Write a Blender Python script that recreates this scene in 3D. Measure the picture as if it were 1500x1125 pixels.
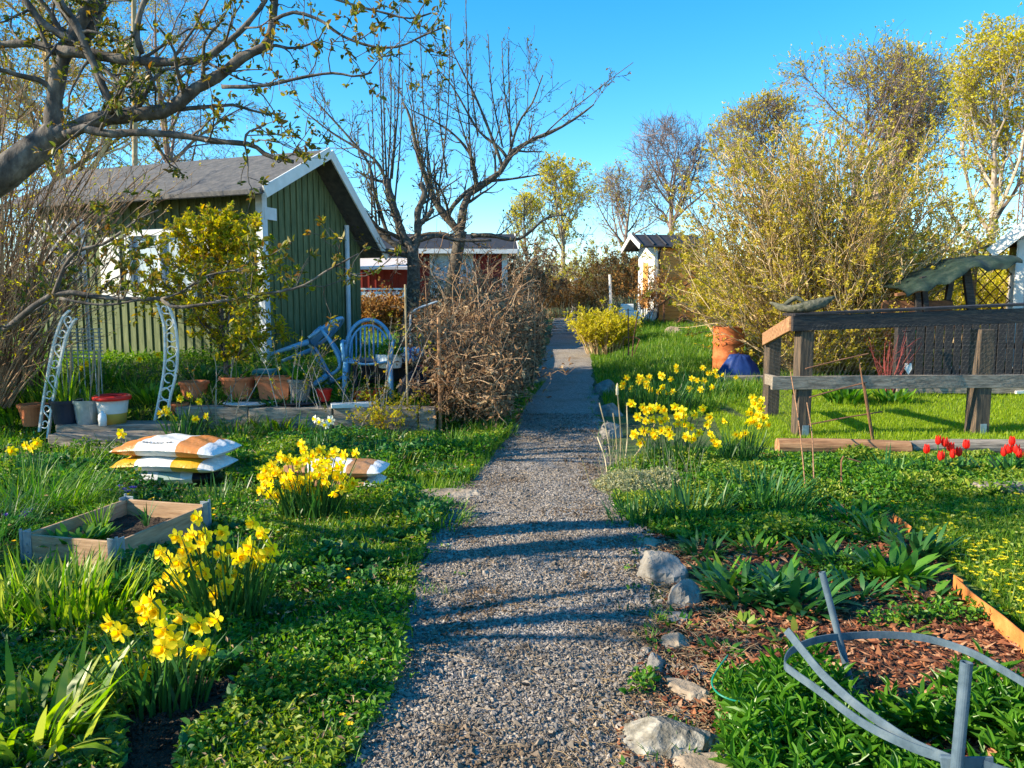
import bpy, math, random
import numpy as np
from mathutils import Vector, Matrix

random.seed(11)
rng = np.random.default_rng(11)
scene = bpy.context.scene
for o in list(bpy.data.objects):
    bpy.data.objects.remove(o)
COL = scene.collection
PI = math.pi
R = math.radians

# ------------------------------------------------------------------ camera
F = 1130.0            # focal length in pixels of the 1500 wide photograph
EYE = 1.6
PITCH = R(6.2)
cam_d = bpy.data.cameras.new('camera')
cam_d.sensor_width = 36.0
cam_d.lens = 36.0 * F / 1500.0
cam_d.clip_start = 0.05
cam_d.clip_end = 2000
cam = bpy.data.objects.new('camera', cam_d)
COL.objects.link(cam)
cam.location = (0, 0, EYE)
cam.rotation_euler = (PI / 2 - PITCH, 0, 0)
scene.camera = cam

# ------------------------------------------------------------------ light
SUN_EL = R(27)
SUN_DIR = Vector((-0.98, -0.2, 0)).normalized()      # horizontal direction towards the sun
world = bpy.data.worlds.new('World')
scene.world = world
world.use_nodes = True
wn = world.node_tree
wn.nodes.clear()
sky = wn.nodes.new('ShaderNodeTexSky')
sky.sky_type = 'NISHITA'
sky.sun_disc = False
sky.sun_elevation = SUN_EL
sky.sun_rotation = math.atan2(SUN_DIR.x, SUN_DIR.y)
sky.altitude = 100
sky.air_density = 1.0
sky.dust_density = 0.0
sky.ozone_density = 4.0
bg = wn.nodes.new('ShaderNodeBackground')
bg.inputs['Strength'].default_value = 0.115
wo = wn.nodes.new('ShaderNodeOutputWorld')
hsv = wn.nodes.new('ShaderNodeHueSaturation')
hsv.inputs['Hue'].default_value = .492
hsv.inputs['Saturation'].default_value = 1.33
hsv.inputs['Value'].default_value = 1.2
wn.links.new(sky.outputs[0], hsv.inputs['Color'])
wn.links.new(hsv.outputs[0], bg.inputs[0])
wn.links.new(bg.outputs[0], wo.inputs[0])
sun_d = bpy.data.lights.new('sun', 'SUN')
sun_d.energy = 5.0
sun_d.angle = R(0.5)
sun_d.color = (1.0, 0.86, 0.62)
sun = bpy.data.objects.new('sun', sun_d)
COL.objects.link(sun)
sv = Vector((SUN_DIR.x * math.cos(SUN_EL), SUN_DIR.y * math.cos(SUN_EL), math.sin(SUN_EL)))
sun.rotation_euler = sv.to_track_quat('Z', 'Y').to_euler()
sun.location = (-20, 0, 20)
scene.view_settings.view_transform = 'Standard'
scene.view_settings.look = 'None'
scene.view_settings.exposure = 1.2
scene.view_settings.gamma = 1.0
scene.view_settings.use_curve_mapping = False
scene.cycles.max_bounces = 6
scene.cycles.diffuse_bounces = 3
scene.cycles.transmission_bounces = 4
scene.cycles.transparent_max_bounces = 6
scene.cycles.use_denoising = True

# ------------------------------------------------------------------ pixel helpers
def ray(px, py):
    u = (px - 750.0) / F
    v = (562.5 - py) / F
    c, s = math.cos(PITCH), math.sin(PITCH)
    return np.array([u, c + v * s, -s + v * c])

def at(px, py, Y):
    d = ray(px, py)
    t = Y / d[1]
    return np.array([d[0] * t, Y, EYE + d[2] * t])

PATH_PTS = np.array([[-2, -.05], [2.5, 0.0], [3.2, .08], [5, .16], [7, .23], [9, .46], [12, .75], [15, 1.0], [20, 1.45], [27, 2.0], [36, 2.6], [60, 4.5]])
def pc(y):
    return np.interp(y, PATH_PTS[:, 0], PATH_PTS[:, 1])

def sstep(a, b, x):
    t = np.clip((np.asarray(x, float) - a) / (b - a), 0, 1)
    return t * t * (3 - 2 * t)

def hgt(x, y):
    x = np.asarray(x, float); y = np.asarray(y, float)
    base = np.where(y > 18, 0.043 * (np.minimum(y, 36) - 18), 0.0) + np.maximum(y - 36, 0) * 0.035
    xr = x - pc(y)
    right = np.clip(y - 11, 0, 16) * 0.062 + np.maximum(y - 27, 0) * 0.03
    left = 0.38 * sstep(8.9, 9.35, y) + 0.30 * sstep(9.8, 11.5, y) + np.maximum(y - 12, 0) * 0.02
    wr = sstep(0.75, 2.3, xr)
    wl = sstep(-0.95, -1.75, xr)
    z = base * (1 - wr) + np.maximum(right, base) * wr
    z = z * (1 - wl) + np.maximum(left, z) * wl
    z = z + 0.02 * np.sin(x * 1.7 + 1) * np.cos(y * 1.3) * sstep(1.0, 1.8, np.abs(xr))
    return z

def H(x, y):
    return float(hgt(x, y))

def gp(px, py):
    d = ray(px, py)
    t0 = 0.5
    t = 0.5
    while t < 120:
        p = d * t
        if EYE + p[2] < H(p[0], p[1]):
            break
        t0 = t
        t *= 1.01
    for _ in range(25):
        tm = (t0 + t) / 2
        p = d * tm
        if EYE + p[2] < H(p[0], p[1]):
            t = tm
        else:
            t0 = tm
    p = d * t
    return np.array([p[0], p[1], H(p[0], p[1])])

def wavy(x, y, s=1.0, seed=0):
    r_ = np.random.default_rng(100 + seed)
    z = np.zeros_like(np.asarray(x, float))
    for k in range(7):
        a = r_.uniform(0, 2 * PI); f = s * 1.7 ** (k * .6); ph = r_.uniform(0, 7)
        z = z + np.sin((np.cos(a) * x + np.sin(a) * y) * f + ph) / (1 + .35 * k)
    return z / 3.0

# ------------------------------------------------------------------ mesh builder
def norm(a):
    return a / np.maximum(np.linalg.norm(a, axis=-1, keepdims=True), 1e-9)

class MB:
    def __init__(self):
        self.V = []; self.Fc = []; self.n = 0; self.M = None; self.U = []
    def frame(self, o, ux, uy=None):
        ux = np.array([ux[0], ux[1], 0.0]); ux /= np.linalg.norm(ux)
        uy = np.array([-ux[1], ux[0], 0.0])
        m = np.eye(4); m[:3, 0] = ux; m[:3, 1] = uy; m[:3, 3] = o
        self.M = m
        return self
    def mat(self, m):
        self.M = np.array(m) if m is not None else None
        return self
    def add(self, V, faces):
        V = np.asarray(V, float).reshape(-1, 3)
        if self.M is not None:
            V = V @ self.M[:3, :3].T + self.M[:3, 3]
        self.V.append(V)
        if isinstance(faces, np.ndarray):
            self.Fc.append(faces + self.n)
        else:
            by = {}
            for f in faces:
                by.setdefault(len(f), []).append(f)
            for k, fs in by.items():
                self.Fc.append(np.array(fs, int) + self.n)
        self.n += len(V)
        return self
    def box(self, x0, x1, y0, y1, z0, z1, b=0.004):
        c = np.array([(x0 + x1) / 2, (y0 + y1) / 2, (z0 + z1) / 2]); h = np.array([x1 - x0, y1 - y0, z1 - z0]) / 2
        return self.obox(c, h, np.eye(3), b)
    def obox(self, c, h, A, b=0.004):
        h = np.abs(np.asarray(h, float)); b = min(b, h.min() * .45)
        V = []; idx = {}
        for sx in (-1, 1):
            for sy in (-1, 1):
                for sz in (-1, 1):
                    s = np.array([sx, sy, sz])
                    for a in range(3):
                        v = s * (h - b); v[a] = s[a] * h[a]
                        idx[(sx, sy, sz, a)] = len(V); V.append(v)
        fs = []
        for a in range(3):
            o1, o2 = [(1, 2), (2, 0), (0, 1)][a]
            for s in (-1, 1):
                q = []
                for (p, r_) in ((-1, -1), (1, -1), (1, 1), (-1, 1)):
                    t = [0, 0, 0]; t[a] = s; t[o1] = p; t[o2] = r_
                    q.append(idx[(t[0], t[1], t[2], a)])
                fs.append(q if s > 0 else q[::-1])
        for a in range(3):
            o1, o2 = [(1, 2), (2, 0), (0, 1)][a]
            for s1 in (-1, 1):
                for s2 in (-1, 1):
                    t = [0, 0, 0]; t[o1] = s1; t[o2] = s2
                    tp = list(t); tp[a] = 1; tm = list(t); tm[a] = -1
                    q = [idx[(*tm, o1)], idx[(*tp, o1)], idx[(*tp, o2)], idx[(*tm, o2)]]
                    fs.append(q if s1 * s2 < 0 else q[::-1])
        for sx in (-1, 1):
            for sy in (-1, 1):
                for sz in (-1, 1):
                    q = [idx[(sx, sy, sz, 0)], idx[(sx, sy, sz, 1)], idx[(sx, sy, sz, 2)]]
                    fs.append(q if sx * sy * sz > 0 else q[::-1])
        V = np.array(V) @ np.asarray(A, float).T + np.asarray(c, float)
        return self.add(V, fs)
    def bar(self, p, q, w, t, up=(0, 0, 1), b=0.004):
        p = np.asarray(p, float); q = np.asarray(q, float)
        d = q - p; L = np.linalg.norm(d); d /= L
        s = np.cross(np.asarray(up, float), d)
        if np.linalg.norm(s) < 1e-6:
            s = np.array([1.0, 0, 0])
        s /= np.linalg.norm(s)
        u = np.cross(d, s)
        return self.obox((p + q) / 2, (L / 2, w / 2, t / 2), np.stack([d, s, u], 1), b)
    def tube(self, pts, rad, sides=8):
        pts = np.asarray(pts, float)
        rad = np.full(len(pts), rad) if np.isscalar(rad) else np.asarray(rad, float)
        return self.tubes(pts[None], rad[None], sides, cap=True)
    def tubes(self, P, Rd, sides=4, cap=False):
        P = np.asarray(P, float); Rd = np.asarray(Rd, float)
        N, m, _ = P.shape
        T = np.gradient(P, axis=1) if m > 2 else np.repeat(P[:, 1:] - P[:, :1], 2, 1)
        T = norm(T)
        mean = norm(P[:, -1] - P[:, 0] + 1e-6)
        ref = np.where(np.abs(mean[:, 2:3]) > .8, np.array([[1.0, 0, 0]]), np.array([[0, 0, 1.0]]))[:, None, :]
        A = norm(np.cross(T, ref)); B = np.cross(T, A)
        a = np.arange(sides) * 2 * PI / sides
        V = P[:, :, None, :] + Rd[:, :, None, None] * (np.cos(a)[None, None, :, None] * A[:, :, None, :] + np.sin(a)[None, None, :, None] * B[:, :, None, :])
        V = V.reshape(-1, 3)
        i = np.arange(N)[:, None, None] * m * sides + np.arange(m - 1)[None, :, None] * sides
        k = np.arange(sides)[None, None, :]; k2 = (k + 1) % sides
        f = np.stack([i + k2, i + k, i + sides + k, i + sides + k2], -1).reshape(-1, 4)
        n0 = self.n
        self.add(V, f)
        if cap:
            e = np.arange(sides)
            c0 = np.arange(N)[:, None] * m * sides + e[None, :]
            c1 = np.arange(N)[:, None] * m * sides + (m - 1) * sides + e[::-1][None, :]
            self.Fc.append(c0 + n0); self.Fc.append(c1 + n0)
        return self
    def lathe(self, prof, c, n=20, wob=0.0, cap=True):
        prof = np.asarray(prof, float); c = np.asarray(c, float)
        a = np.arange(n) * 2 * PI / n
        V = np.stack([np.outer(prof[:, 0], np.cos(a)), np.outer(prof[:, 0], np.sin(a)), np.repeat(prof[:, 1:2], n, 1)], -1)
        if wob:
            V = V + rng.normal(0, wob, V.shape)
        m = len(prof)
        i = np.arange(m - 1)[:, None] * n; k = np.arange(n)[None, :]; k2 = (k + 1) % n
        f = np.stack([i + k, i + k2, i + n + k2, i + n + k], -1).reshape(-1, 4)
        n0 = self.n
        self.add(V.reshape(-1, 3) + c, f)
        if cap:
            if prof[0, 0] > 1e-4: self.Fc.append((np.arange(n)[::-1] + n0)[None])
            if prof[-1, 0] > 1e-4: self.Fc.append((np.arange(n) + (m - 1) * n + n0)[None])
        return self
    def blades(self, P, az, L, W, lean, curve, nseg=3, prof=None, twist=None, vfold=0.0):
        P = np.asarray(P, float); N = len(P)
        L = np.broadcast_to(L, N); W = np.broadcast_to(W, N); lean = np.broadcast_to(lean, N); curve = np.broadcast_to(curve, N)
        hd = np.stack([np.cos(az), np.sin(az), np.zeros(N)], -1)
        tw = az + PI / 2 + (rng.normal(0, .5, N) if twist is None else twist)
        sd = np.stack([np.cos(tw), np.sin(tw), np.zeros(N)], -1)
        if prof is None:
            prof = np.array([.8, 1, .75] if nseg == 3 else np.interp(np.arange(nseg) / nseg, [0, .4, 1], [.8, 1, .2]))
        pts = [P]
        cur = P
        for s in range(nseg):
            th = lean + curve * (s + .5) / nseg
            st = (L / nseg)[:, None] * (np.sin(th)[:, None] * hd + np.cos(th)[:, None] * np.array([0, 0, 1.0]))
            cur = cur + st
            pts.append(cur)
        V = []
        for s in range(nseg):
            w = (W * prof[s] / 2)[:, None] * sd
            V.append(pts[s] - w); V.append(pts[s] + w)
        V.append(pts[nseg])
        K = 2 * nseg + 1
        V = np.stack(V, 1).reshape(-1, 3)
        b = np.arange(N)[:, None] * K
        fq = []
        for s in range(nseg - 1):
            fq.append(b + np.array([2 * s, 2 * s + 1, 2 * s + 3, 2 * s + 2])[None])
        ft = b + np.array([2 * nseg - 2, 2 * nseg - 1, 2 * nseg])[None]
        n0 = self.n
        self.add(V, ft)
        if fq:
            self.Fc.append(np.concatenate(fq) + n0)
        return self
    def leaves(self, P, D, L, W, hint=None, fold=.25, lo=False, droop=0.15):
        P = np.asarray(P, float); N = len(P)
        if N == 0: return self
        D = norm(np.asarray(D, float))
        if hint is None:
            hint = rng.normal(0, 1, (N, 3)) * .7 + np.array([0, 0, 1.0])
        S = norm(np.cross(D, hint)); Nn = np.cross(S, D)
        L = np.broadcast_to(L, N)[:, None]; W = np.broadcast_to(W, N)[:, None]
        if lo:
            V = np.stack([P, P + D * L * .45 + S * W * .5 + Nn * W * fold, P + D * L - Nn * L * droop, P + D * L * .45 - S * W * .5 + Nn * W * fold], 1)
            b = np.arange(N)[:, None] * 4
            f = np.concatenate([b + np.array([[0, 1, 2]]), b + np.array([[0, 2, 3]])])
        else:
            V = np.stack([P, P + D * L * .28 + S * W * .46 + Nn * W * fold, P + D * L * .68 + S * W * .40 + Nn * (W * fold - L * droop * .4),
                          P + D * L - Nn * L * droop, P + D * L * .68 - S * W * .40 + Nn * (W * fold - L * droop * .4), P + D * L * .28 - S * W * .46 + Nn * W * fold], 1)
            b = np.arange(N)[:, None] * 6
            f = np.concatenate([b + np.array([[0, 1, 2, 3]]), b + np.array([[0, 3, 4, 5]])])
        return self.add(V.reshape(-1, 3), f)
    def stones(self, P, S):
        """crushed stones or chips: P (n,3) centres, S (n,3) half sizes, each turned at random"""
        N = len(P)
        base = np.array([[1, 0, 0], [-1, 0, 0], [0, 1, 0], [0, -1, 0], [0, 0, 1], [0, 0, -1.0]])
        V = base[None] * S[:, None, :] * rng.uniform(.65, 1.25, (N, 6, 1)) + rng.normal(0, .18, (N, 6, 3)) * S[:, None, :]
        a = rng.uniform(0, 2 * PI, N); t = rng.normal(0, .35, (N, 2))
        c, s = np.cos(a), np.sin(a)
        X = V[..., 0] * c[:, None] - V[..., 1] * s[:, None]; Yv = V[..., 0] * s[:, None] + V[..., 1] * c[:, None]
        Z = V[..., 2] + X * t[:, :1] + Yv * t[:, 1:]
        V = np.stack([X, Yv, Z], -1) + P[:, None, :]
        f0 = np.array([[0, 2, 4], [2, 1, 4], [1, 3, 4], [3, 0, 4], [2, 0, 5], [1, 2, 5], [3, 1, 5], [0, 3, 5]])
        f = (np.arange(N)[:, None, None] * 6 + f0[None]).reshape(-1, 3)
        return self.add(V.reshape(-1, 3), f)
    def mesh(self, name, mat, org=(0, 0, 0), smooth=False):
        me = bpy.data.meshes.new(name)
        V = np.concatenate(self.V) - np.asarray(org, float) if self.V else np.zeros((0, 3))
        loops = np.concatenate([f.ravel() for f in self.Fc])
        tot = np.concatenate([np.full(len(f), f.shape[1]) for f in self.Fc])
        me.vertices.add(len(V)); me.vertices.foreach_set('co', V.astype(np.float32).ravel())
        me.loops.add(len(loops)); me.loops.foreach_set('vertex_index', loops.astype(np.int32))
        me.polygons.add(len(tot))
        st = np.concatenate([[0], np.cumsum(tot)[:-1]])
        me.polygons.foreach_set('loop_start', st.astype(np.int32))
        me.update(calc_edges=True)
        me.polygons.foreach_set('use_smooth', np.full(len(tot), bool(smooth)))
        me.materials.append(mat)
        return me
    def build(self, name, mat, parent=None, org=None, smooth=False):
        if parent is not None:
            org = ROOTS[parent.name]
        elif org is None:
            org = (0, 0, 0)
        o = bpy.data.objects.new(name, self.mesh(name, mat, org, smooth))
        COL.objects.link(o)
        if parent is not None:
            o.parent = parent
            ROOTS[o.name] = org
        else:
            o.location = org
            ROOTS[o.name] = org
        return o

ROOTS = {}
def tag(o, label, cat, group=None, kind=None):
    o['label'] = label; o['category'] = cat
    if group: o['group'] = group
    if kind: o['kind'] = kind
    return o
def thing(name, label, cat, loc, group=None):
    o = bpy.data.objects.new(name, None)
    o.empty_display_size = .1
    COL.objects.link(o)
    o.location = [float(c) for c in loc]
    ROOTS[o.name] = np.array([float(c) for c in loc])
    return tag(o, label, cat, group)
def copy_tree(o, parent=None):
    c = o.copy(); COL.objects.link(c)
    if parent is not None:
        c.parent = parent
    for ch in list(o.children):
        copy_tree(ch, c)
    return c

# ------------------------------------------------------------------ materials
def new_mat(name):
    m = bpy.data.materials.new(name); m.use_nodes = True
    nt = m.node_tree; nt.nodes.clear()
    out = nt.nodes.new('ShaderNodeOutputMaterial')
    bs = nt.nodes.new('ShaderNodeBsdfPrincipled')
    nt.links.new(bs.outputs[0], out.inputs[0])
    return m, nt, bs, out
def ramp(nt, cols, pos=None, interp='LINEAR'):
    r_ = nt.nodes.new('ShaderNodeValToRGB'); e = r_.color_ramp.elements
    r_.color_ramp.interpolation = interp
    n = len(cols)
    pos = pos or [i / max(n - 1, 1) for i in range(n)]
    e[0].position = pos[0]; e[0].color = (*cols[0], 1)
    if n > 1:
        e[1].position = pos[-1]; e[1].color = (*cols[-1], 1)
    for i in range(1, n - 1):
        x = e.new(pos[i]); x.color = (*cols[i], 1)
    return r_
def leaf_mat(name, cols, trans=.35, rough=.45, spec=.35):
    m, nt, bs, out = new_mat(name)
    g = nt.nodes.new('ShaderNodeNewGeometry')
    r_ = ramp(nt, cols)
    nt.links.new(g.outputs['Random Per Island'], r_.inputs[0])
    nt.links.new(r_.outputs[0], bs.inputs['Base Color'])
    bs.inputs['Roughness'].default_value = rough
    bs.inputs['Specular IOR Level'].default_value = spec
    tr = nt.nodes.new('ShaderNodeBsdfTranslucent')
    hs = nt.nodes.new('ShaderNodeHueSaturation')
    hs.inputs['Saturation'].default_value = 1.1; hs.inputs['Value'].default_value = 1.6
    nt.links.new(r_.outputs[0], hs.inputs['Color']); nt.links.new(hs.outputs[0], tr.inputs[0])
    mx = nt.nodes.new('ShaderNodeMixShader'); mx.inputs[0].default_value = trans
    nt.links.new(bs.outputs[0], mx.inputs[1]); nt.links.new(tr.outputs[0], mx.inputs[2])
    nt.links.new(mx.outputs[0], out.inputs[0])
    return m
def noise_mat(name, cols, scale=8, rough=.8, bump=.3, stretch=(1, 1, 1), detail=6, spec=.3, metal=0.0, pos=None, island=0.0, bump_scale=None, dist=.02):
    m, nt, bs, out = new_mat(name)
    tc = nt.nodes.new('ShaderNodeTexCoord'); mp = nt.nodes.new('ShaderNodeMapping')
    mp.inputs['Scale'].default_value = stretch
    nt.links.new(tc.outputs['Object'], mp.inputs[0])
    no = nt.nodes.new('ShaderNodeTexNoise'); no.inputs['Scale'].default_value = scale; no.inputs['Detail'].default_value = detail
    no.inputs['Roughness'].default_value = .65
    nt.links.new(mp.outputs[0], no.inputs['Vector'])
    fac = no.outputs['Fac']
    if island:
        g = nt.nodes.new('ShaderNodeNewGeometry'); ma = nt.nodes.new('ShaderNodeMath'); ma.operation = 'MULTIPLY_ADD'
        s_ = nt.nodes.new('ShaderNodeMath'); s_.operation = 'SUBTRACT'; s_.inputs[1].default_value = .5
        nt.links.new(g.outputs['Random Per Island'], s_.inputs[0])
        nt.links.new(s_.outputs[0], ma.inputs[0]); ma.inputs[1].default_value = island
        nt.links.new(fac, ma.inputs[2]); fac = ma.outputs[0]
    r_ = ramp(nt, cols, pos or list(np.linspace(.3, .7, len(cols))))
    nt.links.new(fac, r_.inputs[0]); nt.links.new(r_.outputs[0], bs.inputs['Base Color'])
    bs.inputs['Roughness'].default_value = rough; bs.inputs['Specular IOR Level'].default_value = spec
    bs.inputs['Metallic'].default_value = metal
    if bump:
        n2 = no
        if bump_scale:
            n2 = nt.nodes.new('ShaderNodeTexNoise'); n2.inputs['Scale'].default_value = bump_scale; n2.inputs['Detail'].default_value = 5
            nt.links.new(mp.outputs[0], n2.inputs['Vector'])
        b = nt.nodes.new('ShaderNodeBump'); b.inputs['Strength'].default_value = bump; b.inputs['Distance'].default_value = dist
        nt.links.new(n2.outputs['Fac'], b.inputs['Height']); nt.links.new(b.outputs[0], bs.inputs['Normal'])
    return m

MT = {}
MT['bark'] = noise_mat('bark', [(.03, .026, .024), (.1, .085, .075), (.24, .21, .18)], 14, .9, .8, (1, 1, .5))
MT['bark_dark'] = noise_mat('bark_dark', [(.03, .026, .022), (.09, .075, .06), (.2, .17, .14)], 18, .9, .8)
MT['twig_brown'] = noise_mat('twig_brown', [(.09, .05, .03), (.27, .16, .09), (.46, .32, .2)], 3, .85, 0, island=.5)
MT['twig_grey'] = noise_mat('twig_grey', [(.12, .09, .075), (.3, .24, .19), (.5, .42, .34)], 3, .85, 0, island=.5)
MT['twig_tan'] = noise_mat('twig_tan', [(.17, .11, .055), (.42, .29, .15), (.62, .47, .28)], 3, .8, 0, island=.6)
MT['twig_purple'] = noise_mat('twig_purple', [(.13, .09, .085), (.3, .22, .19)], 2, .85, 0, island=.5)
MT['red_stem'] = noise_mat('red_stem', [(.16, .03, .03), (.34, .07, .06)], 3, .6, 0, island=.5)
MT['straw'] = noise_mat('straw', [(.3, .22, .12), (.6, .5, .33)], 5, .8, 0, island=.6)
MT['straw_dark'] = noise_mat('straw_dark', [(.14, .09, .05), (.32, .23, .13)], 5, .85, 0, island=.8)
MT['leaf_plum'] = leaf_mat('leaf_plum', [(.05, .07, .012), (.12, .15, .02), (.24, .2, .03), (.2, .09, .02)], .4)
MT['leaf_gold'] = leaf_mat('leaf_gold', [(.17, .2, .012), (.36, .35, .02), (.52, .44, .03), (.4, .23, .02)], .5)
MT['leaf_bud'] = leaf_mat('leaf_bud', [(.3, .27, .03), (.5, .42, .04), (.62, .5, .1)], .4)
MT['leaf_yellowtree'] = leaf_mat('leaf_yellowtree', [(.36, .34, .03), (.55, .48, .03), (.62, .54, .05)], .4)
MT['leaf_cover'] = leaf_mat('leaf_cover', [(.02, .085, .016), (.06, .19, .016), (.12, .27, .02), (.2, .32, .025)], .35)
MT['leaf_cover_y'] = leaf_mat('leaf_cover_y', [(.06, .14, .012), (.14, .24, .02), (.24, .32, .03), (.34, .34, .05)], .35)
MT['leaf_blue'] = leaf_mat('leaf_blue', [(.018, .085, .024), (.04, .15, .035), (.085, .22, .045)], .3)
MT['leaf_silver'] = leaf_mat('leaf_silver', [(.12, .17, .08), (.28, .31, .18), (.42, .4, .26), (.45, .4, .12)], .25)
MT['leaf_dry'] = leaf_mat('leaf_dry', [(.085, .045, .024), (.22, .12, .06), (.37, .225, .12), (.52, .37, .21)], .25, .8)
MT['leaf_rust'] = leaf_mat('leaf_rust', [(.15, .06, .02), (.32, .15, .04), (.45, .27, .08)], .25, .8)
MT['grass'] = leaf_mat('grass', [(.03, .105, .01), (.08, .2, .014), (.16, .29, .02), (.26, .34, .045)], .4)
MT['grass_lawn'] = leaf_mat('grass_lawn', [(.13, .24, .01), (.25, .37, .012), (.38, .47, .02)], .45)
MT['iris'] = leaf_mat('iris', [(.06, .16, .012), (.13, .27, .02), (.26, .38, .03), (.42, .42, .1)], .45, .35)
MT['daff_leaf'] = leaf_mat('daff_leaf', [(.018, .075, .02), (.04, .13, .028), (.09, .2, .035)], .3, .4)
MT['phlox'] = leaf_mat('phlox', [(.03, .12, .012), (.07, .2, .018), (.13, .29, .025)], .35, .35)
MT['petal'] = leaf_mat('petal', [(.8, .62, .012), (.86, .72, .02), (.9, .8, .06)], .5, .5)
MT['trumpet'] = leaf_mat('trumpet', [(.86, .54, .006), (.9, .62, .01)], .4, .5)
MT['petal_white'] = leaf_mat('petal_white', [(.75, .76, .66), (.82, .8, .7)], .3, .5)
MT['petal_red'] = leaf_mat('petal_red', [(.55, .012, .012), (.75, .025, .015)], .3, .4)
MT['petal_violet'] = leaf_mat('petal_violet', [(.1, .04, .45), (.16, .08, .6)], .3, .5)
MT['gravel'] = leaf_mat('gravel', [(.08, .072, .066), (.165, .145, .125), (.26, .225, .185), (.14, .138, .142), (.37, .32, .27), (.2, .18, .165)], 0, .85, .25)
_m = MT['gravel']; _nt = _m.node_tree
_tc = _nt.nodes.new('ShaderNodeTexCoord'); _no = _nt.nodes.new('ShaderNodeTexNoise'); _no.inputs['Scale'].default_value = 2.2; _no.inputs['Detail'].default_value = 6
_nt.links.new(_tc.outputs['Object'], _no.inputs[0])
_r = ramp(_nt, [(.55, .42, .3), (.95, .9, .84), (1, 1, 1.04)], [.36, .5, .66]); _nt.links.new(_no.outputs[0], _r.inputs[0])
_mx = _nt.nodes.new('ShaderNodeMix'); _mx.data_type = 'RGBA'; _mx.blend_type = 'MULTIPLY'; _mx.inputs[0].default_value = 1.0
_bs = next(n for n in _nt.nodes if n.type == 'BSDF_PRINCIPLED'); _src = _bs.inputs['Base Color'].links[0].from_socket
_nt.links.new(_src, _mx.inputs[6]); _nt.links.new(_r.outputs[0], _mx.inputs[7]); _nt.links.new(_mx.outputs[2], _bs.inputs['Base Color'])
MT['chips'] = leaf_mat('chips', [(.08, .025, .014), (.2, .065, .03), (.32, .125, .055), (.42, .24, .14)], 0, .85, .2)
MT['soil'] = noise_mat('soil', [(.02, .014, .01), (.05, .035, .026), (.09, .065, .045)], 12, .95, .9, bump_scale=60, dist=.03)
MT['mulch_soil'] = noise_mat('mulch_soil', [(.04, .02, .014), (.11, .05, .03), (.2, .09, .05)], 10, .95, 1.0, bump_scale=70, dist=.03)
MT['wood_bed'] = noise_mat('wood_bed', [(.28, .17, .1), (.42, .27, .16), (.55, .38, .24)], 5, .75, .25, (1, 1, 9))
MT['wood_log'] = noise_mat('wood_log', [(.13, .065, .035), (.33, .17, .085), (.5, .3, .16)], 5, .8, .5, (.6, 6, 6))
MT['wood_grey'] = noise_mat('wood_grey', [(.1, .085, .07), (.25, .21, .17), (.4, .34, .28)], 6, .85, .4, (.8, 7, 7))
MT['wood_black'] = noise_mat('wood_black', [(.010, .010, .014), (.03, .027, .03), (.075, .06, .05)], 6, .6, .4, (.7, 8, 8))
MT['post_wood'] = noise_mat('post_wood', [(.03, .026, .024), (.085, .065, .05), (.2, .13, .08)], 5, .85, .5, (7, 7, .7))
MT['white_paint'] = noise_mat('white_paint', [(.62, .62, .6), (.78, .78, .76)], 5, .55, .12)
MT['blue_white'] = noise_mat('blue_white', [(.5, .56, .62), (.68, .73, .78)], 5, .5, .1)
MT['green_wall'] = noise_mat('green_wall', [(.065, .09, .042), (.115, .145, .066), (.175, .2, .1)], 5, .75, .25, (4, 4, .6))
MT['roof_felt'] = noise_mat('roof_felt', [(.06, .06, .068), (.1, .098, .1), (.15, .14, .135)], 9, .9, .3, bump_scale=160)
MT['tile_dark'] = noise_mat('tile_dark', [(.02, .02, .024), (.045, .045, .052)], 6, .7, .2)
MT['red_wall'] = noise_mat('red_wall', [(.2, .02, .015), (.33, .04, .03)], 6, .75, .2, (5, 5, .7))
MT['orange_wall'] = noise_mat('orange_wall', [(.56, .24, .06), (.7, .32, .09), (.78, .39, .13)], 4, .7, .2, (1, 1, 6))
MT['pink_white'] = noise_mat('pink_white', [(.52, .46, .45), (.62, .56, .54)], 4, .7, .15)
MT['terracotta'] = noise_mat('terracotta', [(.42, .12, .05), (.6, .2, .08)], 7, .8, .2)
MT['zinc'] = noise_mat('zinc', [(.3, .33, .36), (.5, .53, .56)], 9, .42, .1, metal=.6)
MT['navy_plastic'] = noise_mat('navy_plastic', [(.012, .016, .03), (.03, .035, .06)], 4, .4, .05)
MT['green_plastic'] = noise_mat('green_plastic', [(.0, .17, .11), (.01, .26, .17)], 3, .5, .1)
MT['chair_blue'] = noise_mat('chair_blue', [(.09, .26, .44), (.16, .37, .55)], 3, .35, .05, spec=.5)
MT['chair_teal'] = noise_mat('chair_teal', [(.03, .2, .25), (.06, .3, .34)], 3, .4, .05)
MT['blue_tarp'] = noise_mat('blue_tarp', [(.01, .025, .11), (.02, .05, .2)], 4, .4, .5)
MT['green_tarp'] = noise_mat('green_tarp', [(.008, .016, .013), (.016, .034, .026), (.045, .06, .045)], 7, .6, .7)
MT['barrel'] = noise_mat('barrel', [(.2, .05, .018), (.42, .115, .035), (.54, .19, .07)], 7, .8, .1)
MT['rust'] = noise_mat('rust', [(.4, .12, .03), (.6, .2, .05), (.72, .3, .09)], 7, .85, .25)
MT['rust_dark'] = noise_mat('rust_dark', [(.12, .06, .035), (.28, .13, .07)], 9, .85, .2)
MT['steel_blue'] = noise_mat('steel_blue', [(.045, .075, .105), (.08, .12, .16), (.125, .165, .2)], 14, .65, .12, spec=.25)
MT['galv'] = noise_mat('galv', [(.22, .28, .33), (.42, .5, .56)], 18, .45, .1, metal=.5)
MT['wire'] = noise_mat('wire', [(.06, .06, .06), (.13, .13, .13)], 9, .6, 0)
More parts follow.
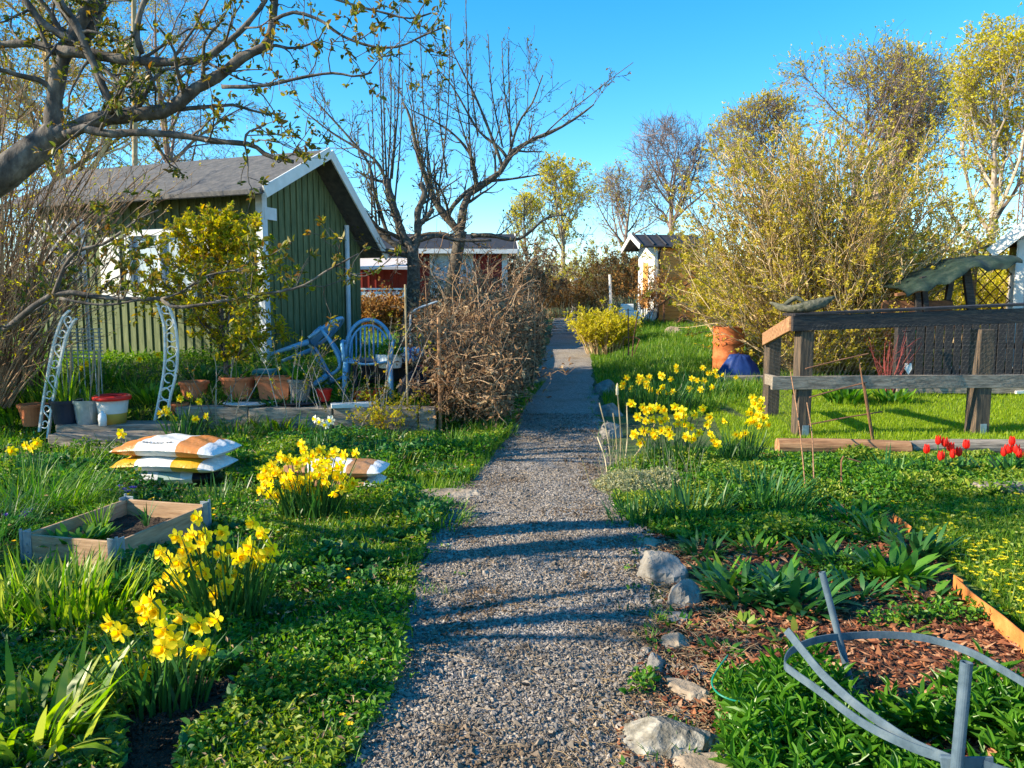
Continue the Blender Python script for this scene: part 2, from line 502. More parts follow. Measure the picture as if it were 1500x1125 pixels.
MT['stone'] = noise_mat('stone', [(.11, .1, .09), (.24, .22, .195), (.4, .365, .32)], 7, .9, .9, bump_scale=26)
MT['stone_tan'] = noise_mat('stone_tan', [(.18, .135, .095), (.32, .25, .18), (.45, .37, .28)], 7, .9, .8, bump_scale=26)
MT['stone_lichen'] = noise_mat('stone_lichen', [(.07, .062, .045), (.22, .2, .165), (.46, .43, .37)], 16, .95, .9, bump_scale=30)
MT['moss'] = noise_mat('moss', [(.03, .04, .02), (.1, .1, .07), (.2, .18, .13)], 18, .95, .9)
MT['white_plastic'] = noise_mat('white_plastic', [(.68, .69, .7), (.8, .8, .8)], 4, .4, .05)
MT['bag_white'] = noise_mat('bag_white', [(.6, .61, .62), (.76, .76, .76)], 3, .33, .7, bump_scale=13, dist=.02, spec=.5)
MT['bag_orange'] = noise_mat('bag_orange', [(.5, .17, .035), (.62, .24, .06)], 3, .36, .7, bump_scale=13, dist=.02, spec=.5)
MT['bag_yellow'] = noise_mat('bag_yellow', [(.58, .31, .012), (.72, .42, .03)], 3, .36, .7, bump_scale=13, dist=.02, spec=.5)
MT['bag_brown'] = noise_mat('bag_brown', [(.3, .14, .05), (.42, .22, .1)], 3, .36, .7, bump_scale=13, dist=.02, spec=.5)
MT['bag_green'] = noise_mat('bag_green', [(.3, .42, .38), (.42, .55, .5)], 3, .36, .3, bump_scale=7, dist=.02)
MT['red_plastic'] = noise_mat('red_plastic', [(.62, .02, .015), (.75, .035, .02)], 4, .4, .05)
MT['orange_plastic'] = noise_mat('orange_plastic', [(.7, .1, .015), (.8, .15, .03)], 4, .45, .05)
MT['milky'] = noise_mat('milky', [(.6, .54, .46), (.72, .66, .6)], 4, .4, .05)
MT['ochre'] = noise_mat('ochre', [(.42, .28, .04), (.55, .38, .08)], 4, .4, .05)
MT['black_bag'] = noise_mat('black_bag', [(.008, .009, .014), (.03, .03, .045)], 7, .3, .8)
MT['ink'] = noise_mat('ink', [(.06, .06, .07), (.12, .12, .13)], 4, .5, 0)
MT['dark_opening'] = noise_mat('dark_opening', [(.012, .012, .012), (.02, .02, .02)], 4, .8, 0)
MT['curtain'] = noise_mat('curtain', [(.38, .5, .58), (.6, .7, .76)], 4, .8, .3, (9, 9, .4))
m, nt, bs, out = new_mat('window_glass'); MT['glass'] = m
bs.inputs['Base Color'].default_value = (.55, .66, .78, 1); bs.inputs['Roughness'].default_value = .06
bs.inputs['Specular IOR Level'].default_value = .9
tp = nt.nodes.new('ShaderNodeBsdfTransparent'); mx = nt.nodes.new('ShaderNodeMixShader'); mx.inputs[0].default_value = .45
nt.links.new(tp.outputs[0], mx.inputs[1]); nt.links.new(bs.outputs[0], mx.inputs[2]); nt.links.new(mx.outputs[0], out.inputs[0])
m, nt, bs, out = new_mat('checked_cloth'); MT['checked'] = m
tc = nt.nodes.new('ShaderNodeTexCoord'); wv = nt.nodes.new('ShaderNodeTexWave'); wv.inputs['Scale'].default_value = 5.5; wv.bands_direction = 'X'
r_ = ramp(nt, [(.7, .72, .75), (.7, .72, .75), (.06, .13, .4)], [0, .55, .62])
nt.links.new(tc.outputs['Object'], wv.inputs[0]); nt.links.new(wv.outputs[1], r_.inputs[0]); nt.links.new(r_.outputs[0], bs.inputs['Base Color'])
bs.inputs['Roughness'].default_value = .8
# ------------------------------------------------------------------ scatter helpers
def pip(poly, x, y):
    poly = np.asarray(poly)[:, :2]; inside = np.zeros(len(x), bool)
    j = len(poly) - 1
    for i in range(len(poly)):
        xi, yi = poly[i]; xj, yj = poly[j]
        c = ((yi > y) != (yj > y)) & (x < (xj - xi) * (y - yi) / (yj - yi + 1e-12) + xi)
        inside ^= c
        j = i
    return inside
def gpoly(px):
    return np.array([gp(*p) for p in px])
def sample(poly, n, near=1.0, excl=(), y0=2.4):
    """random ground points inside a polygon, denser towards the near side"""
    poly = np.asarray(poly)[:, :2]; lo = poly.min(0); hi = poly.max(0)
    out = []; tot = 0
    while tot < n:
        x = rng.uniform(lo[0], hi[0], 60000); y = rng.uniform(lo[1], hi[1], 60000)
        k = pip(poly, x, y) & (rng.random(60000) < (max(y0, lo[1]) / np.maximum(y, y0)) ** near)
        for e in excl:
            k &= ~pip(e, x, y)
        out.append(np.stack([x[k], y[k]], 1)); tot += k.sum()
    P = np.concatenate(out)[:n]
    return np.column_stack([P, hgt(P[:, 0], P[:, 1])])
def overlay(name, poly, mat, dz, res=.05, rough=.01, seed=3):
    poly = np.asarray(poly)[:, :2]; lo = poly.min(0) - res; hi = poly.max(0) + res
    xs = np.arange(lo[0], hi[0], res); ys = np.arange(lo[1], hi[1], res)
    X, Y = np.meshgrid(xs, ys)
    Z = hgt(X, Y) + dz + rough * wavy(X, Y, 9, seed)
    c = pip(poly, (X[:-1, :-1] + res / 2).ravel(), (Y[:-1, :-1] + res / 2).ravel())
    w = X.shape[1]
    i = (np.arange(X.shape[0] - 1)[:, None] * w + np.arange(w - 1)[None]).ravel()[c]
    mb = MB().add(np.stack([X, Y, Z], -1).reshape(-1, 3), np.stack([i, i + 1, i + w + 1, i + w], 1))
    o = mb.build(name, mat, smooth=True); o['kind'] = 'structure'
    return o
def up_leaves(mb, P, L, spread=.9, W=.6, hi=0.0, lo=False, fold=.2):
    """small leaves lying and standing over points P, raised by hi"""
    N = len(P)
    a = rng.uniform(0, 2 * PI, N); e = rng.normal(.35, .45, N)
    D = np.stack([np.cos(a) * np.cos(e), np.sin(a) * np.cos(e), np.sin(e)], -1)
    Q = P.copy(); Q[:, 2] += hi
    Ls = L * rng.uniform(.6, 1.3, N)
    mb.leaves(Q, D, Ls, Ls * W, fold=fold, lo=lo)

# ------------------------------------------------------------------ the setting
def nonuni(a, b, n, p):
    t = np.linspace(-1, 1, n); s = np.sign(t) * np.abs(t) ** p
    return (a + b) / 2 + s * (b - a) / 2
xs = nonuni(-420, 420, 190, 3.2); ys = np.concatenate([np.linspace(-6, 20, 150), np.linspace(20, 60, 60)[1:], np.geomspace(60, 420, 25)[1:]])
X, Y = np.meshgrid(xs, ys); Z = hgt(X, np.minimum(Y, 70)) - np.maximum(Y - 90, 0) * .03
w = X.shape[1]; i = (np.arange(X.shape[0] - 1)[:, None] * w + np.arange(w - 1)[None]).ravel()
m, nt, bs, out = new_mat('ground_turf')
tc = nt.nodes.new('ShaderNodeTexCoord'); n1 = nt.nodes.new('ShaderNodeTexNoise'); n1.inputs['Scale'].default_value = 1.1; n1.inputs['Detail'].default_value = 8
n2 = nt.nodes.new('ShaderNodeTexNoise'); n2.inputs['Scale'].default_value = 45; n2.inputs['Detail'].default_value = 4
nt.links.new(tc.outputs['Object'], n1.inputs[0]); nt.links.new(tc.outputs['Object'], n2.inputs[0])
ad = nt.nodes.new('ShaderNodeMath'); ad.operation = 'MULTIPLY_ADD'; ad.inputs[1].default_value = .5
nt.links.new(n2.outputs[0], ad.inputs[0]); nt.links.new(n1.outputs[0], ad.inputs[2])
r_ = ramp(nt, [(.035, .03, .018), (.05, .075, .018), (.075, .13, .02), (.11, .17, .03)], [.55, .68, .8, .95])
nt.links.new(ad.outputs[0], r_.inputs[0]); nt.links.new(r_.outputs[0], bs.inputs['Base Color']); bs.inputs['Roughness'].default_value = .95
bp = nt.nodes.new('ShaderNodeBump'); bp.inputs['Strength'].default_value = .8; bp.inputs['Distance'].default_value = .04
nt.links.new(n2.outputs[0], bp.inputs['Height']); nt.links.new(bp.outputs[0], bs.inputs['Normal'])
g_ = MB().add(np.stack([X, Y, Z], -1).reshape(-1, 3), np.stack([i, i + 1, i + w + 1, i + w], 1)).build('ground', m, smooth=True)
tag(g_, 'green and brown garden ground under the plants', 'ground', kind='structure')

# gravel path: a slightly crowned sheet and loose crushed stones on it
HW = np.array([[-2, .6], [2.6, .62], [3.2, .6], [5, .74], [7, .66], [9, .62], [15, .6], [20, .63], [36, .62]])
def path_hw(y):
    return np.interp(y, HW[:, 0], HW[:, 1])
py_ = np.concatenate([np.linspace(-2, 9, 180), np.linspace(9, 36, 150)[1:]])
pu = np.linspace(-1, 1, 33)
Yp = np.repeat(py_[:, None], 33, 1)
Xp = pc(Yp) + pu[None] * path_hw(Yp) + .07 * wavy(Yp * .6, Yp + pu[None] * 3, 2.2, 5) * np.abs(pu[None]) ** 2
Zp = hgt(Xp, Yp) + .014 + .02 * (1 - pu[None] ** 2) + .012 * wavy(Xp, Yp, 3, 6) * (1 - pu[None] ** 6)
m, nt, bs, out = new_mat('gravel_ground')
tc = nt.nodes.new('ShaderNodeTexCoord'); vo = nt.nodes.new('ShaderNodeTexVoronoi'); vo.inputs['Scale'].default_value = 75
nt.links.new(tc.outputs['Object'], vo.inputs['Vector'])
r_ = ramp(nt, [(.12, .105, .095), (.23, .2, .175), (.33, .285, .245), (.44, .39, .33)])
sp = nt.nodes.new('ShaderNodeSeparateColor'); nt.links.new(vo.outputs['Color'], sp.inputs[0]); nt.links.new(sp.outputs[0], r_.inputs[0])
n1 = nt.nodes.new('ShaderNodeTexNoise'); n1.inputs['Scale'].default_value = 1.6; n1.inputs['Detail'].default_value = 6
nt.links.new(tc.outputs['Object'], n1.inputs[0])
mxc = nt.nodes.new('ShaderNodeMix'); mxc.data_type = 'RGBA'
rr = ramp(nt, [(0, 0, 0), (.75, .75, .75)], [.5, .68]); nt.links.new(n1.outputs[0], rr.inputs[0]); nt.links.new(rr.outputs[0], mxc.inputs[0])
nt.links.new(r_.outputs[0], mxc.inputs[6]); mxc.inputs[7].default_value = (.2, .15, .105, 1)
nt.links.new(mxc.outputs[2], bs.inputs['Base Color']); bs.inputs['Roughness'].default_value = .95
bp = nt.nodes.new('ShaderNodeBump'); bp.inputs['Strength'].default_value = .9; bp.inputs['Distance'].default_value = .012; bp.invert = True
nt.links.new(vo.outputs['Distance'], bp.inputs['Height']); nt.links.new(bp.outputs[0], bs.inputs['Normal'])
i = (np.arange(len(py_) - 1)[:, None] * 33 + np.arange(32)[None]).ravel()
po = MB().add(np.stack([Xp, Yp, Zp], -1).reshape(-1, 3), np.stack([i, i + 1, i + 34, i + 33], 1)).build('path', m, smooth=True)
tag(po, 'grey gravel path running straight back between the garden plots', 'path', kind='structure')
n = 80000
gy = 2.2 + (rng.random(n) ** 1.9) * 8.5; gu = rng.uniform(-1.06, 1.06, n)
gu = np.where(np.abs(gu) > .9, gu * rng.uniform(.93, 1.18, n), gu)
gx = pc(gy) + gu * path_hw(gy)
k_ = (wavy(gx, gy * .5, 2.6, 91) > -.28 + .5 * rng.normal(0, .5, n)) | (rng.random(n) < .45)
gx, gy, gu = gx[k_], gy[k_], gu[k_]; n = len(gx)
gz = hgt(gx, gy) + .018 + .02 * (1 - np.minimum(gu ** 2, 1)) + .012 * wavy(gx, gy, 3, 6)
S = (rng.lognormal(0, .5, n) * .0056)[:, None] * np.array([1, .8, .6]) * rng.uniform(.7, 1.3, (n, 3))
tag(MB().stones(np.stack([gx, gy, gz], 1), np.minimum(S, .02)).build('gravel', MT['gravel']), 'loose grey and brown crushed stones scattered over the path', 'gravel', kind='stuff')

# far stone steps at the end of the path
mb = MB()
for k in range(7):
    y = 27.0 + k * 1.25
    for j in range(3):
        x = pc(y) - .62 + j * .42
        z = H(pc(y), y)
        mb.box(x, x + .40, y, y + .42 + rng.uniform(-.03, .03), z - .1, z + .07 + rng.uniform(-.01, .01), .01)
tag(mb.build('steps', MT['stone']), 'low grey stone steps climbing at the far end of the path', 'steps', kind='structure')

# beds
soil_poly = gpoly([(150, 1190), (185, 1120), (178, 1060), (205, 1035), (200, 1000), (260, 992), (320, 1002), (372, 980), (430, 985), (405, 1012), (352, 1030), (330, 1066), (280, 1090), (262, 1130), (275, 1200)])
so = overlay('soil', soil_poly, MT['soil'], .012, .03, .012); tag(so, 'dark bare soil in front of the nearest daffodils', 'soil')
bed_px = [(905, 1150), (905, 1060), (940, 960), (985, 860), (960, 790), (905, 720), (930, 690), (1120, 668), (1420, 672), (1390, 720), (1290, 750), (1340, 800), (1400, 850), (1520, 960), (1640, 1010), (1560, 1200)]
bed_poly = gpoly(bed_px)
bo = overlay('mulch_bed', bed_poly, MT['mulch_soil'], .012, .04, .02); tag(bo, 'flower bed covered with reddish bark mulch right of the path', 'bed')

P = sample(soil_poly, 2600, .5); P[:, 2] += .015
S = rng.lognormal(0, .55, len(P))[:, None] * np.array([.007, .006, .005])
tag(MB().stones(P, np.minimum(S, .025)).build('soil_clods', MT['soil']), 'crumbs and clods of dark soil in front of the nearest daffodils', 'soil', kind='stuff')
# loose bark chips
P = sample(bed_poly, 16000, 1.5)
P[:, 2] += .02 + rng.uniform(0, .014, len(P))
S = rng.lognormal(0, .4, len(P))[:, None] * np.array([.016, .0065, .003])
tag(MB().stones(P, np.minimum(S, .05)).build('bark_chips', MT['chips']), 'reddish brown bark chips lying over the right flower bed', 'mulch', kind='stuff')
n = 1500
P = sample(gpoly([(800, 1150), (880, 1000), (960, 900), (960, 800), (1060, 800), (1100, 960), (1010, 1150)]), n, 1)
P[:, 2] += .03
D = rng.normal(0, 1, (n, 3)) * np.array([1, 1, .12])
D = norm(D) * rng.uniform(.02, .09, n)[:, None]
tag(MB().tubes(np.stack([P, P + D * .5 + [0, 0, .008], P + D], 1), np.full((n, 3), .0018), 3).build('straw_litter', MT['straw_dark']), 'dry straw stalks littering the edge of the bed', 'litter', kind='stuff')

# ------------------------------------------------------------------ ground cover, left of the path
bed_rect = np.array([[-2.28, 4.34], [-2.94, 4.5], [-2.74, 5.36], [-2.08, 5.2]])
def prect(px0, py0, px1, py1):
    return gpoly([(px0, py0), (px1, py0), (px1, py1), (px0, py1)])[:, :2]
EXL = [soil_poly[:, :2], bed_rect, prect(160, 672, 330, 722), prect(440, 690, 560, 732), prect(608, 708, 692, 742), prect(556, 706, 612, 728)]
left_near = gpoly([(440, 1200), (520, 1110), (590, 1000), (600, 880), (625, 800), (672, 735), (600, 735), (300, 715), (60, 790), (-120, 900), (-150, 1200)])
left_far = gpoly([(672, 735), (690, 700), (735, 650), (772, 590), (700, 610), (560, 640), (400, 636), (150, 660), (-150, 680), (-150, 800), (60, 790), (300, 715)])
right_edge_shift = 0
def mound(P, s, seed, amp):
    return np.maximum(0, wavy(P[:, 0], P[:, 1], s, seed) + .35) * amp
mb = MB()
P = sample(left_near, 46000, 1.4, EXL)
hh = mound(P, 3.5, 21, .14) + .02
P[:, 2] += hh * np.sqrt(rng.random(len(P))) * 1.0
up_leaves(mb, P, .028, W=.62)
P = sample(left_far, 52000, .6, EXL); hh = mound(P, 2.5, 22, .16) + .03
P[:, 2] += hh * np.sqrt(rng.random(len(P)))
up_leaves(mb, P, .04, W=.6, lo=True)
tag(mb.build('ground_cover', MT['leaf_cover']), 'dense low green leaves covering the ground left of the path', 'ground cover', kind='stuff')
mb = MB()
P = sample(left_near, 60000, 1.2, EXL)
P = P[wavy(P[:, 0], P[:, 1], 2.3, 31) > .12][:14000]; P[:, 2] += .05 + mound(P, 3.5, 21, .1) * rng.random(len(P))
up_leaves(mb, P, .03, W=.6)
P = sample(left_far, 60000, .6, EXL)
P = P[wavy(P[:, 0], P[:, 1], 2.0, 32) > .15][:13000]; P[:, 2] += .06 + mound(P, 2.5, 22, .18) * rng.random(len(P))
up_leaves(mb, P, .038, W=.6, lo=True)
tag(mb.build('yellow_cover', MT['leaf_cover_y']), 'yellow green young leaves in patches left of the path', 'ground cover', kind='stuff')
# grass, left
mb = MB()
edge = gpoly([(530, 800), (600, 740), (690, 712), (740, 650), (775, 590), (800, 560), (740, 580), (690, 640), (560, 720), (420, 790), (430, 840), (600, 830)])
def grass(mb, P, L, W, lean=.25, curve=.7, nseg=3):
    N = len(P)
    mb.blades(P, rng.uniform(0, 2 * PI, N), L * rng.lognormal(0, .3, N), W * rng.uniform(.7, 1.3, N), np.abs(rng.normal(0, lean, N)), np.abs(rng.normal(curve, .4, N)), nseg)
grass(mb, sample(edge, 12000, .8), .09, .006)
grass(mb, sample(left_near, 6000, 1.0, EXL), .08, .005)
grass(mb, sample(left_far, 7000, .6, EXL), .13, .007)
tag(mb.build('grass', MT['grass']), 'green grass tufts growing along the left edge of the path', 'grass', kind='stuff')

mb = MB()
P = sample(left_near, 60000, 1.2, EXL); P = P[wavy(P[:, 0], P[:, 1], 2.9, 37) > .18][:7000]
P[:, 2] += .04 + mound(P, 3.5, 21, .15) * rng.random(len(P))
up_leaves(mb, P, .042, W=.85, fold=.1)
P = sample(left_far, 30000, .6, EXL); P = P[wavy(P[:, 0], P[:, 1], 2.2, 38) > .12][:7000]; P[:, 2] += .06 + mound(P, 2.5, 22, .2) * rng.random(len(P))
up_leaves(mb, P, .055, W=.7, lo=True)
tag(mb.build('columbine_leaves', MT['leaf_blue']), 'rounded blue green leaves in loose patches left of the path', 'ground cover', kind='stuff')
# dead leaves, thatch and twigs in the left cover, and weeds and litter on the gravel
mb = MB()
P = sample(left_near, 2600, 1.0, EXL); P[:, 2] += rng.uniform(.03, .1, len(P)); up_leaves(mb, P, .03, W=.35, lo=True)
P = sample(left_far, 3400, .5, EXL); P[:, 2] += rng.uniform(.04, .14, len(P)); up_leaves(mb, P, .04, W=.3, lo=True)
n = 520; y = 2.4 + rng.random(n) ** 1.6 * 8; u = np.clip(rng.normal(0, .75, n), -1.15, 1.15); x = pc(y) + u * path_hw(y)
P = np.column_stack([x, y, hgt(x, y) + .045]); a = rng.uniform(0, 6.28, n)
mb.leaves(P, np.stack([np.cos(a), np.sin(a), rng.normal(0, .12, n)], 1), rng.uniform(.008, .028, n), rng.uniform(.004, .012, n), hint=np.tile([0, 0, 1.0], (n, 1)) + rng.normal(0, .2, (n, 3)), lo=True)
n = 260; y = 2.4 + rng.random(n) ** 1.6 * 6; x = pc(y) + rng.uniform(-1.05, 1.1, n) * path_hw(y); P = np.column_stack([x, y, hgt(x, y) + .046])
D = norm(rng.normal(0, 1, (n, 3)) * [1, 1, .05]) * rng.uniform(.02, .12, n)[:, None]
mb.tubes(np.stack([P, P + D * .5 + rng.normal(0, .004, (n, 3)), P + D], 1), np.full((n, 3), .0013), 3)
tag(mb.build('plant_litter', MT['straw_dark']), 'dead leaves, straw and twigs lying among the plants and on the gravel', 'litter', kind='stuff')
mb = MB()
n = 170; y = 2.5 + rng.random(n) ** 1.5 * 12; sgn = np.where(rng.random(n) < .62, -1, 1); x = pc(y) + sgn * path_hw(y) * (1.04 - np.abs(rng.normal(0, .13, n)))
for xx_, yy_ in zip(x, y):
    k = rng.integers(4, 16); P = np.column_stack([xx_ + rng.normal(0, .025, k), yy_ + rng.normal(0, .025, k), np.full(k, H(xx_, yy_) + .02)])
    if rng.random() < .5: up_leaves(mb, P + [0, 0, .02], .024, W=.55)
    else: grass(mb, P, .06, .005, .5, .7)
tag(mb.build('path_weeds', MT['leaf_cover']), 'small weeds creeping in along both edges of the gravel', 'weeds', kind='stuff')

# ------------------------------------------------------------------ right of the path
lawn_poly = gpoly([(1040, 596), (1062, 650), (1130, 658), (1600, 652), (1600, 640), (1620, 552), (1400, 556), (1050, 552), (1060, 590), (1110, 620)])
slope_poly = np.array([[pc(11.5) + .7, 11.5], [pc(17) + .62, 17], [pc(26) + .62, 26], [9, 27], [9, 15.2], [4.2, 12.8], [2.6, 10.5]])
mb = MB()
grass(mb, sample(lawn_poly, 90000, .5), .05, .006, .3, .4, 2)
tag(mb.build('lawn', MT['grass_lawn']), 'bright sunlit mown lawn behind the black timber frame', 'lawn', kind='stuff')
mb = MB()
grass(mb, sample(slope_poly, 60000, .7), .13, .012, .3, .5, 2)
tag(mb.build('rough_grass', MT['grass']), 'rough green grass on the rise below the orange shed', 'grass', kind='stuff')
mb = MB()
grass(mb, sample(np.array([[-1.2, 9.5], [-12, 9.5], [-12, 22], [0.4, 22], [0.2, 15]]), 20000, .8), .12, .013, .3, .6, 2)
P = sample(np.array([[-1.3, 9.3], [-8, 9.3], [-8, 13], [-1.6, 13]]), 22000, .6); P[:, 2] += (.04 + mound(P, 2.2, 55, .16)) * rng.random(len(P)); up_leaves(mb, P, .05, W=.5, lo=True)
q_ = np.array([[-8, 7.6], [-3.4, 7.6], [-3.3, 9.5], [-8, 9.6]])
P = sample(q_, 9000, .2, [np.array([[-5.35, 7.9], [-3.6, 7.9], [-3.6, 8.98], [-5.4, 8.98]])]); grass(mb, P, .12, .012, .4, .7, 2)
up_leaves(mb, sample(q_, 5000, .2, [np.array([[-5.35, 7.9], [-3.6, 7.9], [-3.6, 8.98], [-5.4, 8.98]])]) + [0, 0, .05], .045, lo=True)
tag(mb.build('terrace_grass', MT['grass']), 'rough grass around the green cottage', 'grass', kind='stuff')
ROCKR = [gpoly([(a_, b_), (c_, b_), (c_, d_), (a_, d_)])[:, :2] for a_, b_, c_, d_ in [(890, 1030, 1050, 1150), (960, 970, 1045, 1045), (930, 900, 1025, 1000), (930, 790, 1035, 905)]]
def near_rock(P):
    k = np.zeros(len(P), bool)
    for r_ in ROCKR: k |= pip(r_, P[:, 0], P[:, 1])
    return k
# cover in the right bed
bedcov = gpoly([(905, 760), (890, 690), (1000, 660), (1130, 664), (1420, 668), (1500, 672), (1520, 730), (1300, 745), (1280, 800), (1000, 800)])
mb = MB()
P = sample(bedcov, 46000, .6); hh = mound(P, 2.6, 41, .13) + .02
P[:, 2] += hh * np.sqrt(rng.random(len(P)))
up_leaves(mb, P, .04, W=.6, lo=True)
sparse = sample(bed_poly, 60000, 1.0)
sparse = sparse[wavy(sparse[:, 0], sparse[:, 1], 3.1, 45) > .42][:7000]; sparse = sparse[~near_rock(sparse)]; sparse = sparse[:4200]; sparse[:, 2] += .02 + rng.uniform(0, .06, len(sparse))
up_leaves(mb, sparse, .03, W=.6)
tag(mb.build('bed_cover', MT['leaf_cover']), 'mixed low green leaves filling the right flower bed', 'ground cover', kind='stuff')
mb = MB()
P = sample(bedcov, 46000, .6)
P = P[wavy(P[:, 0], P[:, 1], 2.4, 47) > .1][:16000]; P[:, 2] += .05 + mound(P, 2.6, 41, .14) * rng.random(len(P))
up_leaves(mb, P, .038, W=.6, lo=True)
tag(mb.build('strawberry_leaves', MT['leaf_cover_y']), 'sunlit yellow green leaves in front of the timber sleeper', 'ground cover', kind='stuff')
# small lawn with yellow flowers
sm_lawn = gpoly([(1300, 745), (1400, 715), (1640, 735), (1700, 1010), (1600, 1000), (1510, 935), (1410, 845), (1350, 790)])
mb = MB()
grass(mb, sample(sm_lawn, 30000, 1.0), .06, .005, .35, .5, 2)
tag(mb.build('small_lawn', MT['grass']), 'short grass beside the rusty steel edging', 'grass', kind='stuff')
mb = MB()
P = sample(sm_lawn, 9000, .8); P[:, 2] += rng.uniform(.01, .05, len(P)); up_leaves(mb, P, .03, W=.75, lo=True)
tag(mb.build('celandine_leaves', MT['leaf_cover_y']), 'round young leaves in the grass beside the steel edging', 'ground cover', kind='stuff')
mb = MB()
P = sample(sm_lawn, 4000, .6)
P = P[wavy(P[:, 0], P[:, 1], 2.6, 49) > .05][:330]; P[:, 2] += .055
for k in range(6):
    a = k * PI / 3 + rng.uniform(0, .3, len(P)); D = np.stack([np.cos(a), np.sin(a), np.full(len(P), .35)], -1)
    mb.leaves(P, D, .017, .011, lo=True)
tag(mb.build('celandine_flowers', MT['petal']), 'tiny yellow flowers dotted over the small lawn', 'flowers', kind='stuff')
mb = MB()
P = np.concatenate([sample(left_near, 46, .4, EXL), sample(left_far, 20, .4, EXL)]); P[:, 2] += .1
for k in range(6):
    a = k * PI / 3 + rng.uniform(0, .3, len(P)); D = np.stack([np.cos(a), np.sin(a), np.full(len(P), .35)], -1)
    mb.leaves(P, D, .016, .011, lo=True)
tag(mb.build('small_flowers', MT['trumpet']), 'tiny orange yellow flowers in the left ground cover', 'flowers', kind='stuff')
# lush lance-leaved shoots, bottom right
ph = gpoly([(1085, 1250), (1085, 1110), (1095, 1045), (1120, 1010), (1180, 1000), (1215, 1060), (1330, 1085), (1400, 1050), (1480, 1035), (1700, 1060), (1750, 1260)])
n = 620
P = sample(ph, n, .8)
P = P[~near_rock(P)]
P = P[~((np.abs(P[:, 0] - 1.48) < .22) & (np.abs(P[:, 1] - 2.45) < .16))]
n = len(P)
hs = rng.uniform(.08, .2, n)
mb = MB()
K = 15
t = np.tile(np.linspace(.15, 1, K), n)
bp_ = np.repeat(P, K, 0); lean = np.repeat(rng.normal(0, .12, (n, 2)), K, 0); hk = np.repeat(hs, K)
bp_[:, 0] += lean[:, 0] * t * .6; bp_[:, 1] += lean[:, 1] * t * .6; bp_[:, 2] += hk * t
az = np.tile(np.arange(K) * 2.4, n) + np.repeat(rng.uniform(0, 6, n), K)
el = np.interp(t, [0, 1], [.1, 1.1]) + rng.normal(0, .2, n * K)
D = np.stack([np.cos(az) * np.cos(el), np.sin(az) * np.cos(el), np.sin(el)], -1)
LL = np.interp(t, [0, .5, 1], [.075, .095, .06]) * rng.uniform(.7, 1.25, n * K)
mb.leaves(bp_, D, LL, LL * .24, hint=np.tile([0, 0, 1.0], (n * K, 1)) + rng.normal(0, .25, (n * K, 3)), fold=.25, droop=.3)
tp_ = P.copy(); tp_[:, :2] += lean[::K] * .6; tp_[:, 2] += hs
mb.tubes(np.stack([P, (P + tp_) / 2, tp_], 1), np.full((n, 3), .0028), 4)
tag(mb.build('leafy_shoots', MT['phlox']), 'dense bright green lance leaved shoots around the metal support ring', 'shoots', kind='stuff')
# silvery cushion right at the path edge
# ------------------------------------------------------------------ buildings
def window(parent, mb_frame, x0, x1, z0, z1, y, frame=.07, mull=1, mat_f='blue_white', depth=.04, cols=2):
    """window set in a wall whose outer face lies at local y; outward is -y"""
    f = MB().mat(mb_frame)
    f.box(x0 - frame, x1 + frame, y - depth, y + .02, z1, z1 + frame); f.box(x0 - frame, x1 + frame, y - depth - .015, y + .02, z0 - frame, z0)
    f.box(x0 - frame, x0, y - depth + .003, y + .02, z0, z1); f.box(x1, x1 + frame, y - depth + .003, y + .02, z0, z1)
    for k in range(1, cols):
        xm = x0 + (x1 - x0) * k / cols
        f.box(xm - .03, xm + .03, y - depth + .006, y + .02, z0, z1)
    fo = f.build('window', MT[mat_f], parent)
    c = MB().mat(mb_frame)
    n = 24; u = np.linspace(x0, x1, n); yy = y + .006 + .004 * np.sin(np.arange(n) * 1.9)
    c.add(np.concatenate([np.stack([u, yy, np.full(n, z0)], 1), np.stack([u, yy, np.full(n, z1)], 1)]), np.stack([np.arange(n - 1), np.arange(1, n), np.arange(1, n) + n, np.arange(n - 1) + n], 1))
    c.build('curtain', MT['curtain'], fo)
    g = MB().mat(mb_frame)
    for k in range(cols):
        a = x0 + (x1 - x0) * k / cols + (.03 if k else 0); b_ = x0 + (x1 - x0) * (k + 1) / cols - (.03 if k < cols - 1 else 0)
        g.box(a, b_, y - .012, y - .006, z0, z1, .001)
    g.build('pane', MT['glass'], fo)
    return fo
def board_wall(mb, L, z0, z1, y0, y1, step=.16, holes=(), top=None):
    """vertical board-and-batten wall from x=0..L, outer face y0; holes = (x0,x1,z0,z1)"""
    edges = sorted({0, L, *[h[0] for h in holes], *[h[1] for h in holes]})
    for a, b in zip(edges[:-1], edges[1:]):
        hs = [h for h in holes if h[0] < (a + b) / 2 < h[1]]
        if not hs:
            mb.box(a, b, y0, y1, z0, z1, .001)
        else:
            mb.box(a, b, y0, y1, z0, hs[0][2], .001); mb.box(a, b, y0, y1, hs[0][3], z1, .001)
    x = .04
    while x < L:
        hs = [h for h in holes if h[0] - .09 < x < h[1] + .06]
        zt = z1 if top is None else top(x)
        if hs:
            mb.box(x, x + .045, y0 - .022, y0 - .0005, z0, hs[0][2] - .09); mb.box(x, x + .045, y0 - .022, y0 - .0005, hs[0][3] + .09, zt)
        else:
            mb.box(x, x + .045, y0 - .022, y0 - .0005, z0, zt)
        x += step

def mframe(o, ux):
    m = np.eye(4); ux = np.array([ux[0], ux[1], 0.0]); ux /= np.linalg.norm(ux)
    m[:3, 0] = ux; m[:3, 1] = [-ux[1], ux[0], 0]; m[:3, 3] = o
    return m

